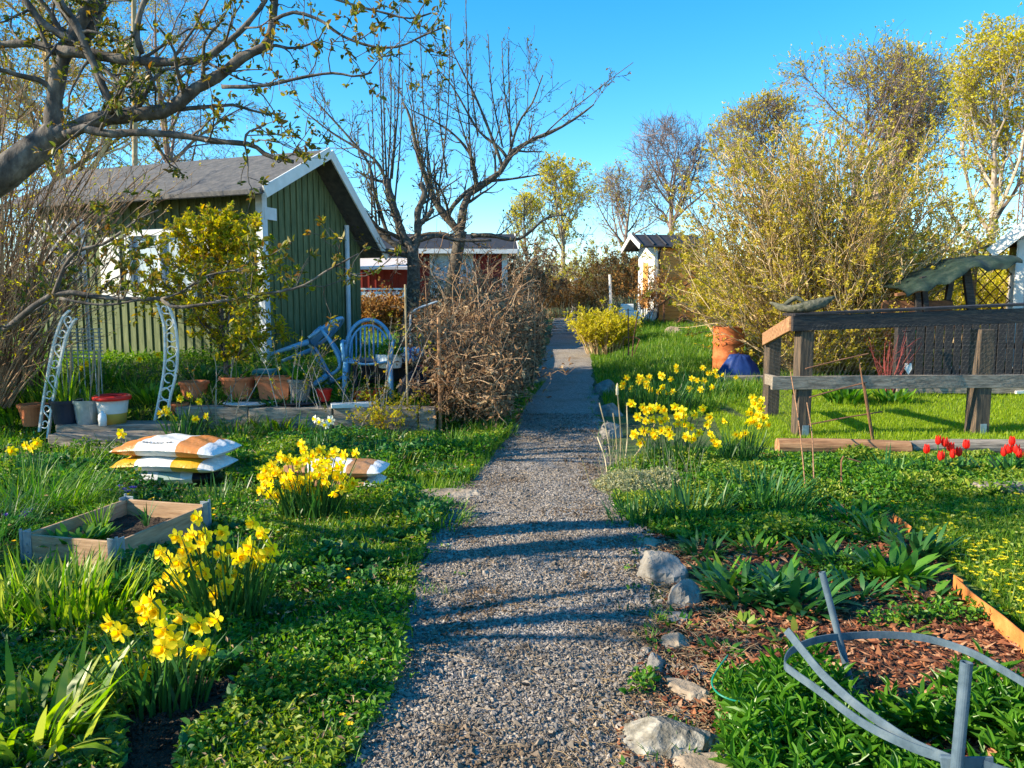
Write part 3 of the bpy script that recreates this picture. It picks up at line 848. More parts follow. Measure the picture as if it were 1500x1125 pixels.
# --- green cottage
A = np.array([-3.66, 11.5, .5])
gdir = np.array([.36, .93]); gdir /= np.linalg.norm(gdir)
ldir = np.array([-gdir[1], gdir[0]])
LEN = 4.6
house = thing('cottage', 'dark green board cottage with grey felt roof and white verge boards', 'cottage', A)
B0 = A + np.array([*(ldir * LEN), 0])
mf = mframe(B0, -ldir)          # front wall: x from far left corner to the near corner, outward = -y local
W_ = 2.6; RID = 1.2; ZE = 2.86; ZR = 3.46; TFAR = 2.78; ZF = 1.98
mb = MB().mat(mf)
holes = [(LEN - 2.55, LEN - 1.35, 1.25, 2.1), (LEN - .95, LEN - .35, 1.3, 2.1)]
board_wall(mb, LEN, 0, ZE - .04, 0, .1, .165, holes)
# gable wall, local frame of the gable: x along gdir, outward = -y
mg = mframe(A, gdir)
def gz_(x):
    return ZE - .1 + (ZR - ZE) * x / RID if x < RID else ZR - .1 - (ZR - ZF) * (x - RID) / (TFAR - RID)
mb.mat(mg)
V = [(.0, 0, 0), (2.62, 0, 0), (2.62, 0, gz_(2.62)), (RID, 0, gz_(RID)), (0, 0, gz_(0))]
V2 = [(x, .1, z) for x, _, z in V]
mb.add(V + V2, [[0, 1, 2, 3, 4], [9, 8, 7, 6, 5], [0, 5, 6, 1], [1, 6, 7, 2]])
x = .06
while x < 2.6:
    mb.box(x, x + .045, -.022, -.0005, 0, gz_(x + .02) - .03)
    x += .15
mb.build('wall', MT['green_wall'], house)
mb = MB().mat(mg)
OV = .38
def slab(mb, x0, z0, x1, z1, ya, yb, t):
    V = [(x0, ya, z0), (x1, ya, z1), (x1, yb, z1), (x0, yb, z0), (x0, ya, z0 - t), (x1, ya, z1 - t), (x1, yb, z1 - t), (x0, yb, z0 - t)]
    mb.add(V, [[0, 1, 2, 3], [7, 6, 5, 4], [0, 4, 5, 1], [1, 5, 6, 2], [2, 6, 7, 3], [3, 7, 4, 0]])
sl1 = (ZR - ZE) / RID
xe = -.4
slab(mb, xe, ZE + xe * sl1, RID, ZR, -OV, LEN + .3, .07)
slab(mb, RID, ZR - .001, TFAR + .1, ZF - .05, -OV, LEN + .3, .07)
roof = mb.build('roof', MT['roof_felt'], house)
mb = MB().mat(mg)
mb.bar((xe - .02, -OV - .015, ZE + xe * sl1 - .06), (RID, -OV - .015, ZR - .05), .03, .17, (0, 0, 1))
mb.bar((RID, -OV - .017, ZR - .05), (TFAR + .12, -OV - .017, ZF - .11), .03, .15, (0, 0, 1))
mb.build('verge_board', MT['white_paint'], roof)
mb = MB().mat(mg)
mb.box(xe - .07, xe - .005, -OV + .02, LEN + .3, ZE + xe * sl1 - .09, ZE + xe * sl1 - .01, .01)
mb.build('gutter', MT['roof_felt'], roof)
mb = MB().mat(mg)
mb.box(-.03, .075, -.035, -.024, .02, gz_(0) - .08); mb.box(-.035, -.024, -.03, .09, .02, ZE - .1)
mb.build('corner_board', MT['blue_white'], house)
mb = MB().mat(mg)
mb.tube([(2.12, -.06, .1), (2.12, -.06, gz_(2.12) - .12)], .04, 10)
mb.build('downspout', MT['blue_white'], house)
mb = MB().mat(mg)
for z, w2 in ((2.28, .2),):
    mb.box(.0, .0 + w2 + .08, -.045, -.037, z, z + .18)
mb.build('sign_board', MT['blue_white'], house)
for hx0, hx1, hz0, hz1 in holes:
    window(house, mf, hx0, hx1, hz0, hz1, .03, .1, depth=.09)
mb = MB().mat(mf)
mb.box(LEN - 3.2, LEN - 2.78, -.05, -.025, 1.15, 2.1)
mb.build('shutter', MT['white_paint'], house)
mb = MB().mat(mf)
mb.lathe([(0.0, 0), (.07, 0), (.09, .04), (.09, .1), (.05, .14), (0, .15)], (LEN - .72, -.12, 2.28), 14)
mb.box(LEN - .75, LEN - .69, -.12, -.0, 2.40, 2.44)
mb.build('porch_lamp', MT['white_plastic'], house)
mb = MB().mat(mf); mb.box(-.02, LEN + .02, .02, W_, -.5, -.002, .01); mb.build('foundation', MT['stone'], house)

# --- white lattice leaning at the cottage's left end
p0 = at(45, 415, 10.6); p1 = at(128, 415, 10.3); top = at(128, 308, 10.3)
lat = MB()
ux = p1 - p0; wd = np.linalg.norm(ux); ux /= wd; hz = top[2] - p1[2] - .12
def latticed(mb, o, ux, wd, hz, step, t, w):
    c = -hz
    while c < wd:
        a0 = max(c, 0); a1 = min(c + hz, wd)
        if a1 - a0 > .03:
            mb.bar(o + ux * a0 + np.array([0, 0, a0 - c]), o + ux * a1 + np.array([0, 0, a1 - c]), t, w, (0, 0, 1))
            yv = np.cross(ux, [0, 0, 1.0]) * t * 1.3
            mb.bar(o + ux * (wd - a0) + yv + np.array([0, 0, a0 - c]), o + ux * (wd - a1) + yv + np.array([0, 0, a1 - c]), t, w, (0, 0, 1))
        c += step
latticed(lat, p0, ux, wd, hz, .16, .012, .026)
yb = np.cross(ux, [0, 0, 1.0]) * .03
lat.bar(p0 - [0, 0, .9] + yb, p0 + [0, 0, hz] + yb, .03, .04, (1, 0, 0)); lat.bar(p1 - [0, 0, .9] + yb, p1 + [0, 0, hz] + yb, .03, .04, (1, 0, 0))
tag(lat.build('lattice_screen', MT['white_paint'], None, p0 - [0, 0, .9]), 'white diamond lattice screen at the left end of the green cottage', 'lattice')

# --- red cottage behind
RC = np.array([-4.6, 22.5, H(-3, 22.5)])
red = thing('cottage', 'red board cottage with white window frames behind the bare apple trees', 'cottage', RC)
mr = mframe(RC, (1, .05))
mb = MB().mat(mr)
WL = 4.45
zt = 2.2
rh = [(1.5, 2.0, .9, 1.9), (2.35, 2.9, .75, 1.95), (2.98, 3.35, .75, 1.95), (3.85, 4.12, .8, 1.9)]
board_wall(mb, WL, 0, zt, 0, .12, .2, [(2.3, 3.4, .7, 2.0)])
mb.box(0, .12, .12, 3.0, 0, zt, .001); mb.box(WL - .12, WL, .12, 3.0, 0, zt, .001); mb.box(.12, WL - .12, 2.9, 3.0, 0, zt, .001)
mb.build('wall', MT['red_wall'], red)
mb = MB().mat(mr)
slab2 = lambda y0, z0, y1, z1: mb.add([(-.3, y0, z0), (WL + .3, y0, z0), (WL + .3, y1, z1), (-.3, y1, z1), (-.3, y0, z0 - .08), (WL + .3, y0, z0 - .08), (WL + .3, y1, z1 - .08), (-.3, y1, z1 - .08)], [[0, 1, 2, 3], [7, 6, 5, 4], [0, 4, 5, 1], [1, 5, 6, 2], [2, 6, 7, 3], [3, 7, 4, 0]])
slab2(-.4, zt - .02, 1.5, zt + .55); slab2(3.4, zt - .02, 1.5, zt + .552)
rr_ = mb.build('roof', MT['tile_dark'], red)
mb = MB().mat(mr); mb.box(-.3, WL + .3, -.45, -.405, zt - .16, zt - .03); mb.bar((WL + .32, -.42, zt - .1), (WL + .32, 1.5, zt + .5), .03, .16); mb.bar((WL + .32, 3.42, zt - .1), (WL + .32, 1.5, zt + .5), .03, .16)
mb.build('fascia', MT['white_paint'], rr_)
mb = MB().mat(mr); mb.box(WL - .14, WL + .02, -.045, -.024, 0, zt - .05); mb.build('corner_board', MT['white_paint'], red)
window(red, mr, 2.3, 2.82, .7, 2.0, .03, .08, mat_f='white_paint', cols=1); window(red, mr, 2.9, 3.4, .7, 2.0, .032, .08, mat_f='white_paint', cols=1)
mb = MB().mat(mr); mb.box(-.2, 1.7, -1.2, -1.1, .55, .95); mb.box(-.2, 1.7, -1.22, -1.08, 1.0, 1.05); mb.box(-.2, -.12, -1.2, -1.1, 0, 1.0); mb.box(1.62, 1.7, -1.2, -1.1, 0, 1.0)
for k in range(10):
    mb.box(-.1 + k * .18, -.04 + k * .18, -1.16, -1.13, .1, 1.0)
mb.build('porch_rail', MT['white_paint'], red)
mb = MB().mat(mr); mb.add([(-.5, -1.4, 1.62), (1.9, -1.4, 1.62), (1.9, -.02, 2.02), (-.5, -.02, 2.02), (-.5, -1.4, 1.55), (1.9, -1.4, 1.55), (1.9, -.02, 1.95), (-.5, -.02, 1.95)], [[0, 1, 2, 3], [7, 6, 5, 4], [0, 4, 5, 1], [1, 5, 6, 2], [2, 6, 7, 3], [3, 7, 4, 0]])
mb.box(-.3, -.22, -1.3, -1.22, 0, 1.56); mb.box(1.7, 1.78, -1.3, -1.22, 0, 1.56)
mb.build('porch', MT['pink_white'], red)

# --- orange shed
SC = at(958, 474, 25.0); SC[2] = H(SC[0] - .5, SC[1]) - .05
shed = thing('shed', 'small orange board shed with white gable and dark tiled roof', 'shed', SC)
ms = mframe(SC, (1, .1))
SW = 1.42; SG = 2.0; SE = 2.52; SR = 2.86
mb = MB().mat(ms)
z = 0
while z < SE - .02:
    mb.box(0, SW, -.02 - .012 * ((z * 100) % 2), .08, z, min(z + .133, SE), .006); z += .136
mb.box(SW - .02, SW + .08, .1, SG, 0, SE, .002)
mb.build('wall', MT['orange_wall'], shed)
mb = MB().mat(ms)
V = [(-.015, .0, 0), (-.015, SG, 0), (-.015, SG, SE), (-.015, SG / 2, SR), (-.015, 0, SE)]
mb.add(V + [(x + .09, y + (.001 if y < 1 else 0), z) for x, y, z in V], [[4, 3, 2, 1, 0], [5, 6, 7, 8, 9], [0, 1, 6, 5], [1, 2, 7, 6], [2, 3, 8, 7], [3, 4, 9, 8], [4, 0, 5, 9]])
mb.box(-.04, .07, -.06, -.034, 0, SE - .02)
mb.build('gable', MT['white_paint'], shed)
mb = MB().mat(ms)
mb.box(-.03, -.016, .75, 1.35, .5, 2.0); mb.build('door', MT['orange_wall'], shed)
mb = MB().mat(ms)
def slab3(mb, y0, z0, y1, z1, x0, x1, t):
    mb.add([(x0, y0, z0), (x1, y0, z0), (x1, y1, z1), (x0, y1, z1), (x0, y0, z0 - t), (x1, y0, z0 - t), (x1, y1, z1 - t), (x0, y1, z1 - t)], [[0, 1, 2, 3], [7, 6, 5, 4], [0, 4, 5, 1], [1, 5, 6, 2], [2, 6, 7, 3], [3, 7, 4, 0]])
slab3(mb, -.2, SE - .02, SG / 2, SR + .08, -.55, SW + .25, .05); slab3(mb, SG + .2, SE - .02, SG / 2, SR + .081, -.55, SW + .25, .05)
for k in range(6):
    x = -.5 + k * .4
    mb.tube([(x, -.2, SE + .01), (x, SG / 2, SR + .11)], .03, 6)
rf = mb.build('roof', MT['tile_dark'], shed)
mb = MB().mat(ms)
mb.bar((-.57, -.22, SE - .06), (-.57, SG / 2, SR + .03), .03, .16); mb.bar((-.57, SG + .22, SE - .06), (-.57, SG / 2, SR + .03), .03, .16)
mb.build('verge_board', MT['white_paint'], rf)
mb = MB().mat(ms); mb.tube([(-.5, -.24, SE - .06), (SW + .2, -.24, SE - .06)], .035, 8); mb.tube([(.12, -.22, SE - .08), (.1, -.08, SE - .25), (.1, -.08, .25), (.0, -.14, .12)], .03, 8)
mb.build('downspout', MT['tile_dark'], shed)
mb = MB().mat(ms); mb.box(-.05, SW + .1, -.07, .02, -.4, -.002); mb.box(SW - .12, SW - .02, -.08, -.035, 0, 1.4)
mb.build('base', MT['wood_log'], shed)
# dark lean-to right of it
DC = at(1018, 470, 25.3); DC[2] = H(DC[0], DC[1]) - .05
md = mframe(DC, (1, .1))
mb = MB().mat(md)
z = 0
while z < 1.5:
    mb.box(.12, .95, .0 + .01 * ((z * 100) % 2), .1, z, z + .14, .006); z += .143
mb.box(.12, .95, .1, 1.4, 0, 1.45); mb.add([(.06, -.15, 1.3), (1.0, -.15, 1.3), (1.0, 1.5, 1.95), (.06, 1.5, 1.95), (.06, -.15, 1.25), (1.0, -.15, 1.25), (1.0, 1.5, 1.9), (.06, 1.5, 1.9)], [[0, 1, 2, 3], [7, 6, 5, 4], [0, 4, 5, 1], [1, 5, 6, 2], [2, 6, 7, 3], [3, 7, 4, 0]])
tag(mb.build('shed', MT['wood_black'], None, DC), 'low black board lean-to beside the orange shed', 'shed')
# railing in front
mb = MB()
a = at(962, 450, 24.2); b = at(1012, 412, 24.6)
mb.bar(a, b, .05, .06); mb.bar((a + b) / 2 - [.3, 0, 1.2], (a + b) / 2 - [.3, 0, .2], .06, .06, (1, 0, 0))
a2 = at(968, 480, 24.2); b2 = at(1003, 455, 24.5); mb.bar(a2 - [0, 0, .2], b2 - [0, 0, .2], .3, .08)
mb.bar(b2 - [0, 0, .9], b2, .06, .06, (1, 0, 0))
tag(mb.build('stair_railing', MT['rust_dark'], None, a - [0, 0, .9]), 'brown sloping handrail against the orange shed wall', 'railing')

# --- pale cottage, far right
WC = np.array([9.1, 14.0, H(9, 14) + .3])
pw = thing('cottage', 'pale pinkish cottage corner with white verge at the right edge', 'cottage', WC)
mw = mframe(WC, (.86, -.5))
mb = MB().mat(mw)
V = [(0, 0, -.6), (3.6, 0, -.6), (3.6, 0, 2.3), (1.8, 0, 3.9), (0, 0, 2.3)]
mb.add(V + [(x, .12, z) for x, _, z in V], [[0, 1, 2, 3, 4], [9, 8, 7, 6, 5], [0, 5, 6, 1], [0, 4, 9, 5]])
mb.box(0.001, .12, .12, 4, -.6, 2.3, .001)
x = .15
while x < 3.5:
    mb.box(x, x + .03, -.02, -.0005, -.5, 2.25); x += .2
mb.build('wall', MT['pink_white'], pw)
mb = MB().mat(mw)
k_ = 1.6 / 1.8
mb.add([(-.42, -.35, 2.3 - .42 * k_), (1.8, -.35, 3.9), (1.8, 4.2, 3.9), (-.42, 4.2, 2.3 - .42 * k_), (-.42, -.35, 2.42 - .42 * k_), (1.8, -.35, 4.02), (1.8, 4.2, 4.02), (-.42, 4.2, 2.42 - .42 * k_)], [[3, 2, 1, 0], [4, 5, 6, 7], [0, 1, 5, 4], [1, 2, 6, 5], [2, 3, 7, 6], [3, 0, 4, 7]])
mb.add([(4.02, -.35, 2.3 - .42 * k_), (1.801, -.35, 3.9), (1.801, 4.2, 3.9), (4.02, 4.2, 2.3 - .42 * k_), (4.02, -.35, 2.42 - .42 * k_), (1.801, -.35, 4.021), (1.801, 4.2, 4.021), (4.02, 4.2, 2.42 - .42 * k_)], [[0, 1, 2, 3], [7, 6, 5, 4], [4, 5, 1, 0], [5, 6, 2, 1], [6, 7, 3, 2], [7, 4, 0, 3]])
rf = mb.build('roof', MT['tile_dark'], pw)
mb = MB().mat(mw)
mb.bar((-.46, -.375, 2.36 - .46 * k_), (1.8, -.375, 3.96), .03, .2)
mb.build('verge_board', MT['white_paint'], rf)
mb = MB().mat(mw); mb.box(-.03, .1, -.04, -.022, -.5, 2.2); mb.box(-.05, -.01, -.035, .1, -.5, 2.2); mb.build('corner_board', MT['white_paint'], pw)

# ------------------------------------------------------------------ terrace edge, left
mb = MB()
x = at(262, 598, 9.1)[0]
xe_ = at(640, 598, 9.1)[0]
while x < xe_:
    L = rng.uniform(.7, 1.1)
    mb.box(x, min(x + L, xe_) - .012, 8.98 + rng.uniform(-.02, .02), 9.25, .02, .34 + rng.uniform(-.012, .012), .012)
    x += L
tag(mb.build('terrace_kerb', MT['wood_grey'], None, (-2.5, 9.1, 0)), 'weathered grey timber edge holding up the pot terrace', 'edging')
mb = MB()
a = at(85, 632, 8.5); b = at(262, 632, 8.6)
mb.box(a[0], b[0], 8.3, 8.6, 0, .14, .01); mb.box(a[0] - .1, b[0], 8.62, 8.95, .0, .2, .01); mb.box(a[0] + .2, b[0] + .2, 7.95, 8.27, 0, .07, .01)
tag(mb.build('garden_step', MT['wood_grey'], None, ((a[0] + b[0]) / 2, 8.4, 0)), 'low dark timber step below the buckets', 'step')
# ------------------------------------------------------------------ branching
def interp_poly(P, Rd, t):
    """P (N,m,3), t (N,K) in 0..1 -> points, tangents, radii (N,K,..)"""
    N, m, _ = P.shape
    f = t * (m - 1); i = np.minimum(f.astype(int), m - 2); u = (f - i)[..., None]
    n_ = np.arange(N)[:, None]
    a = P[n_, i]; b = P[n_, i + 1]
    return a + (b - a) * u, norm(b - a), Rd[n_, i] * (1 - u[..., 0]) + Rd[n_, i + 1] * u[..., 0]
def spawn(P, Rd, K, t0, t1, ang, L, m, up=0.0, wig=.12, rk=.55, tip=.25, lt=.5, rmin=.002, jl=.3):
    N = len(P)
    t = t0 + (t1 - t0) * (np.arange(K)[None] + rng.uniform(0, 1, (N, K))) / K
    p, T, r0 = interp_poly(P, Rd, t)
    p = p.reshape(-1, 3); T = T.reshape(-1, 3); r0 = r0.reshape(-1); tt = t.reshape(-1)
    n = len(p)
    q = norm(np.cross(T, rng.normal(0, 1, (n, 3))))
    a = ang * rng.uniform(.6, 1.35, n)[:, None]
    d = T * np.cos(a) + q * np.sin(a); d[:, 2] += up; d = norm(d)
    Ls = L * (1 - lt * tt) * np.exp(rng.normal(0, jl, n))
    pts = [p]; cur = p
    for s in range(m - 1):
        d = norm(d + rng.normal(0, wig, (n, 3)) + np.array([0, 0, up * .35]))
        cur = cur + d * (Ls / (m - 1))[:, None]
        pts.append(cur)
    r1 = np.maximum(r0 * rk, rmin)
    rad = r1[:, None] * np.linspace(1, tip, m)[None]
    return np.stack(pts, 1), np.maximum(rad, rmin * .6)
def smooth_line(pts, n):
    pts = np.asarray(pts, float)
    s = np.concatenate([[0], np.cumsum(np.linalg.norm(np.diff(pts, axis=0), axis=1))]); s /= s[-1]
    u = np.linspace(0, 1, n)
    out = np.zeros((n, 3))
    # catmull-rom
    ext = np.vstack([2 * pts[0] - pts[1], pts, 2 * pts[-1] - pts[-2]])
    for j, x in enumerate(u):
        i = min(np.searchsorted(s, x, side='right') - 1, len(pts) - 2)
        t = (x - s[i]) / max(s[i + 1] - s[i], 1e-9)
        p0, p1, p2, p3 = ext[i:i + 4]
        out[j] = .5 * ((2 * p1) + (-p0 + p2) * t + (2 * p0 - 5 * p1 + 4 * p2 - p3) * t * t + (-p0 + 3 * p1 - 3 * p2 + p3) * t ** 3)
    return out
def tufts(mb, P, Rd, K, n, L, W, t0=.2, spread=1.0, lo=True, keep=1.0):
    """tufts of n small leaves at K places along each twig"""
    N = len(P)
    t = rng.uniform(t0, 1, (N, K)); t[:, 0] = 1.0
    p, T, _ = interp_poly(P, Rd, t)
    p = p.reshape(-1, 3); T = T.reshape(-1, 3)
    k = rng.random(len(p)) < keep
    p = np.repeat(p[k], n, 0); T = np.repeat(T[k], n, 0)
    D = norm(T * .6 + rng.normal(0, spread, p.shape) * .8 + [0, 0, .25])
    Ls = L * rng.uniform(.55, 1.3, len(p))
    mb.leaves(p + rng.normal(0, L * .25, p.shape), D, Ls, Ls * W, lo=lo)
def limb_px(pts, Y, r0, r1, n=14):
    """limb from photo points (px, py[, Y]) lying about Y metres away"""
    P = [at(p[0], p[1], p[2] if len(p) > 2 else Y) for p in pts]
    c = smooth_line(P, n)
    rr = np.linspace(r0, r1, n)
    return c, rr

def fit(P, Rd, c, rad, lo=None, hi=1.04):
    """scale each branch about its start so its tip ends inside (or, with lo, near) the crown ellipsoid"""
    st = P[:, :1]; tip = P[:, -1]
    n = len(P); k = np.ones(n)
    f = lambda k: np.linalg.norm((st[:, 0] + (tip - st[:, 0]) * k[:, None] - c) / rad, axis=1)
    tgt = rng.uniform(lo or .9, hi, n)
    a = np.full(n, .12); b = np.full(n, 3.0 if lo else 1.0)
    for _ in range(14):
        m_ = (a + b) / 2; o_ = f(m_) > tgt
        b = np.where(o_, m_, b); a = np.where(o_, a, m_)
    k = (a + b) / 2
    return st + (P - st) * k[:, None, None], Rd

def whole_tree(base, label, cat, height, spread, r, mats, group=None, levels=(11, 8, 6, 4), leaf=None, trunk_frac=.35, lean=(0, 0), up=.25, ang=.7, name='tree', keep=1.0, hang=False, leaf_n=3, leaf_k=3, limb_t0=.28, thin=.012, crown0=.25):
    """branching tree: trunk (with all its limbs and twigs) and crown"""
    base = np.asarray(base, float)
    t = thing(name, label, cat, base, group)
    m = 9
    z = np.linspace(0, 1, m)
    P = base + np.stack([lean[0] * z + .03 * height * np.sin(z * 4 + rng.uniform(0, 6)) * z, lean[1] * z + .03 * height * np.sin(z * 3 + rng.uniform(0, 6)) * z, height * .8 * z], 1)
    Rd = r * np.linspace(1.15, .12, m)
    P = P[None]; Rd = Rd[None]
    mb = MB(); mb.tubes(P, Rd, 9)
    L1, R1 = spawn(P, Rd, levels[0], limb_t0, .97, ang, spread, 8, up, .10, .6, .2, .55, thin)
    cz = height * (1 + crown0) / 2; cc = base + [lean[0] * .6, lean[1] * .6, cz]; cr = np.array([spread, spread, height * (1 - crown0) / 2])
    L1, R1 = fit(L1, R1, cc, cr, .62, .95)
    mb.tubes(L1, R1, 6)
    L2, R2 = spawn(L1, R1, levels[1], .15, .97, ang, spread * .5, 6, up * .7, .14, .6, .3, .45, thin * .75)
    L2, R2 = fit(L2, R2, cc, cr)
    mb.tubes(L2, R2, 4)
    L3, R3 = spawn(L2, R2, levels[2], .15, 1, ang * .95, spread * .27, 5, -.25 if hang else up * .4, .16, .6, .4, .4, thin * .5)
    L3, R3 = fit(L3, R3, cc, cr * 1.03)
    mb.tubes(L3, R3, 3)
    last = (L3, R3)
    if levels[3]:
        L4, R4 = spawn(L3, R3, levels[3], .2, 1, ang, spread * .15, 4, -.5 if hang else .1, .2, .6, .5, .3, thin * .38)
        mb.tubes(L4, R4, 3)
        last = (L4, R4)
    mb.build('trunk', mats[0], t)
    if leaf:
        mb = MB()
        tufts(mb, last[0], last[1], leaf_k, leaf_n, leaf[1], leaf[2], .2, 1.0, True, keep)
        mb.build('crown', mats[1], t)
    return t

# ------------------------------------------------------------------ plum tree, upper left
tb = np.array([-4.5, 4.25, H(-4.5, 4.25)])
plum = thing('fruit_tree', 'old leaning fruit tree with gnarled grey limbs and sparse young leaves in the upper left', 'tree', tb)
Yp_ = 4.6
c = at(-90, 300, 4.7)
c1, r1_ = limb_px([(-60, 290, 4.5), (0, 258, 4.52), (40, 228, 4.56), (70, 205, 4.6), (92, 190, 4.6)], Yp_, .105, .075, 12)
lowt = smooth_line([tb + [0, 0, -.1], tb + [.15, -.05, .9], at(-220, 370, 4.42), at(-60, 290, 4.5)], 12)
mb = MB()
limbs = []
def limb(pts, Y, r0, r1, n=14, s=10):
    c, rr = limb_px(pts, Y, r0 * .85, r1 * .85, n)
    rr = rr * (1 + .10 * np.sin(np.arange(n) * 2.1 + rng.uniform(0, 6))) 
    mb.tube(c, rr, s)
    limbs.append((c, rr))
    return c
mb.tube(lowt, np.linspace(.16, .105, 12), 12)
mb.tube(np.vstack([c1]), r1_, 12)
limb([(80, 205), (78, 170), (82, 130), (88, 98), (103, 60), (128, 15), (150, -40), (170, -110)], 4.6, .06, .03, 18)
limb([(85, 200), (118, 184), (150, 174), (195, 168), (240, 163), (262, 150), (285, 131), (325, 108), (358, 82), (388, 68), (397, 45), (402, 5), (410, -60)], 4.5, .058, .018, 30)
limb([(95, 198), (120, 188), (142, 193), (165, 196), (205, 194), (260, 198), (320, 207), (368, 212), (385, 224), (405, 232), (430, 237)], 4.35, .03, .012, 24, 8)
limb([(88, 80), (60, 66), (20, 64), (-40, 70), (-90, 60)], 4.6, .032, .015, 14, 8)
limb([(88, 75), (125, 78), (165, 85), (200, 89), (250, 91), (295, 87), (325, 68), (350, 48), (368, 28), (388, 2), (400, -30)], 4.5, .04, .012, 24, 8)
limb([(70, -30), (88, 5), (112, 38), (130, 80), (143, 105), (160, 145), (180, 172)], 4.4, .03, .022, 18, 8)
limb([(30, -10), (58, 28), (85, 48), (110, 60)], 4.5, .022, .02, 10, 8)
limb([(222, -20), (205, 20), (201, 55), (208, 78)], 4.5, .016, .02, 10, 7)
limb([(150, -20), (140, 30), (120, 60)], 4.7, .04, .045, 8, 8)
limb([(325, 127), (365, 127), (400, 123), (450, 112), (490, 107), (520, 112), (545, 106)], 4.3, .014, .006, 16, 6)
limb([(400, 30), (430, 18), (470, 30), (500, 52), (545, 68), (585, 68), (620, 52), (655, 38)], 4.3, .012, .005, 18, 6)
limb([(395, 0), (450, -12), (520, 8), (560, 18), (600, 27), (632, 19)], 4.3, .012, .005, 16, 6)
limb([(358, 215), (362, 195), (382, 186)], 4.3, .009, .005, 6, 6)
limb([(190, 175), (170, 160), (152, 140), (135, 100)], 4.6, .012, .008, 8, 6)
# low bough
limb([(-200, 520, 4.9), (-90, 520, 4.4), (0, 486, 4.1), (45, 452, 4.0), (75, 432, 4.0), (100, 428, 4.0), (130, 433, 4.0), (180, 438, 4.0), (235, 438, 4.0)], 4.0, .036, .012, 24, 8)
limb([(235, 438), (255, 450), (290, 447), (330, 440), (390, 430), (440, 420), (480, 396), (525, 372)], 4.0, .012, .005, 18, 6)
limb([(80, 430), (90, 402), (100, 382), (118, 366), (150, 358), (175, 342), (205, 320), (232, 308)], 4.0, .015, .005, 16, 6)
limb([(88, 437), (130, 445), (165, 446), (200, 440)], 3.95, .01, .006, 10, 6)
limb([(235, 438), (265, 428), (300, 405), (345, 395)], 4.0, .008, .004, 10, 6)
TW = []
for c_, rr in limbs:
    Ln = np.linalg.norm(np.diff(c_, axis=0), axis=1).sum()
    K = max(3, int(Ln * 6.5))
    a, b = spawn(c_[None], rr[None], K, .12, 1.0, 1.0, .46, 7, .12, .22, .42, .35, .3, .0036)
    mb.tubes(a, b, 5)
    a2, b2 = spawn(a, b, 3, .2, .95, .85, .18, 5, .1, .25, .6, .5, .3, .0025)
    mb.tubes(a2, b2, 4)
    TW.append((a, b)); TW.append((a2, b2))
mb.build('trunk', MT['bark'], plum, smooth=True)
lf = MB()
for a, b in TW:
    tufts(lf, a, b, 4 if a.shape[1] == 7 else 2, 6, .036, .5, .12, 1.0, False, .8)
lf.build('crown', MT['leaf_plum'], plum)

# ------------------------------------------------------------------ bare apple trees, centre
def apple(base, label, trunk, limbs_px, Y, shoots, r):
    t = thing('apple_tree', label, 'tree', base, 'old pruned apple trees in the middle')
    mb = MB()
    c = smooth_line(trunk, 12); mb.tube(c, np.linspace(r * 1.2, r * .9, 12), 10)
    ls = []
    for pts, r0, r1 in limbs_px:
        c, rr = limb_px(pts, Y, r0, r1, 16); rr = rr * (1 + .13 * np.sin(np.arange(16) * 2 + rng.uniform(0, 6)))
        mb.tube(c, rr, 8); ls.append((c, rr))
    tw = []
    for c, rr in ls:
        Ln = np.linalg.norm(np.diff(c, axis=0), axis=1).sum()
        a, b = spawn(c[None], rr[None], max(3, int(Ln * 2.6)), .1, 1, .9, .9, 7, .2, .1, .45, .35, .2, .0085)
        mb.tubes(a, b, 4); tw.append((a, b))
        a2, b2 = spawn(a, b, 5, .12, .97, .8, .42, 5, .15, .14, .6, .5, .3, .006); mb.tubes(a2, b2, 3); tw.append((a2, b2))
        a3, b3 = spawn(a2, b2, 3, .2, .97, .8, .18, 3, .1, .2, .6, .6, .3, .0055); mb.tubes(a3, b3, 3); tw.append((a3, b3))
    for (x0, y0, x1, y1) in shoots:
        p = at(x0, y0, Y); q = at(x1, y1, Y + rng.uniform(-.4, .4))
        m_ = (p + q) / 2 + np.array([(p[0] - q[0]) * .25 * -1, 0, .0])
        c = smooth_line([p, m_, q], 10); rr = np.linspace(.019, .007, 10)
        mb.tube(c, rr, 5)
        a, b = spawn(c[None], rr[None], 16, .1, .98, .75, .32, 4, .35, .1, .5, .5, .4, .0065); mb.tubes(a, b, 3); tw.append((a, b))
    mb.build('trunk', MT['bark_dark'], t, smooth=True)
    lf = MB()
    for a, b in tw:
        tufts(lf, a, b, 2, 2, .05, .55, .3, 1, True, .3)
    lf.build('buds', MT['leaf_plum'], t)
    return t
Y2 = 15.0
b2_ = np.array([at(664, 470, Y2)[0], Y2, H(-1.15, Y2)])
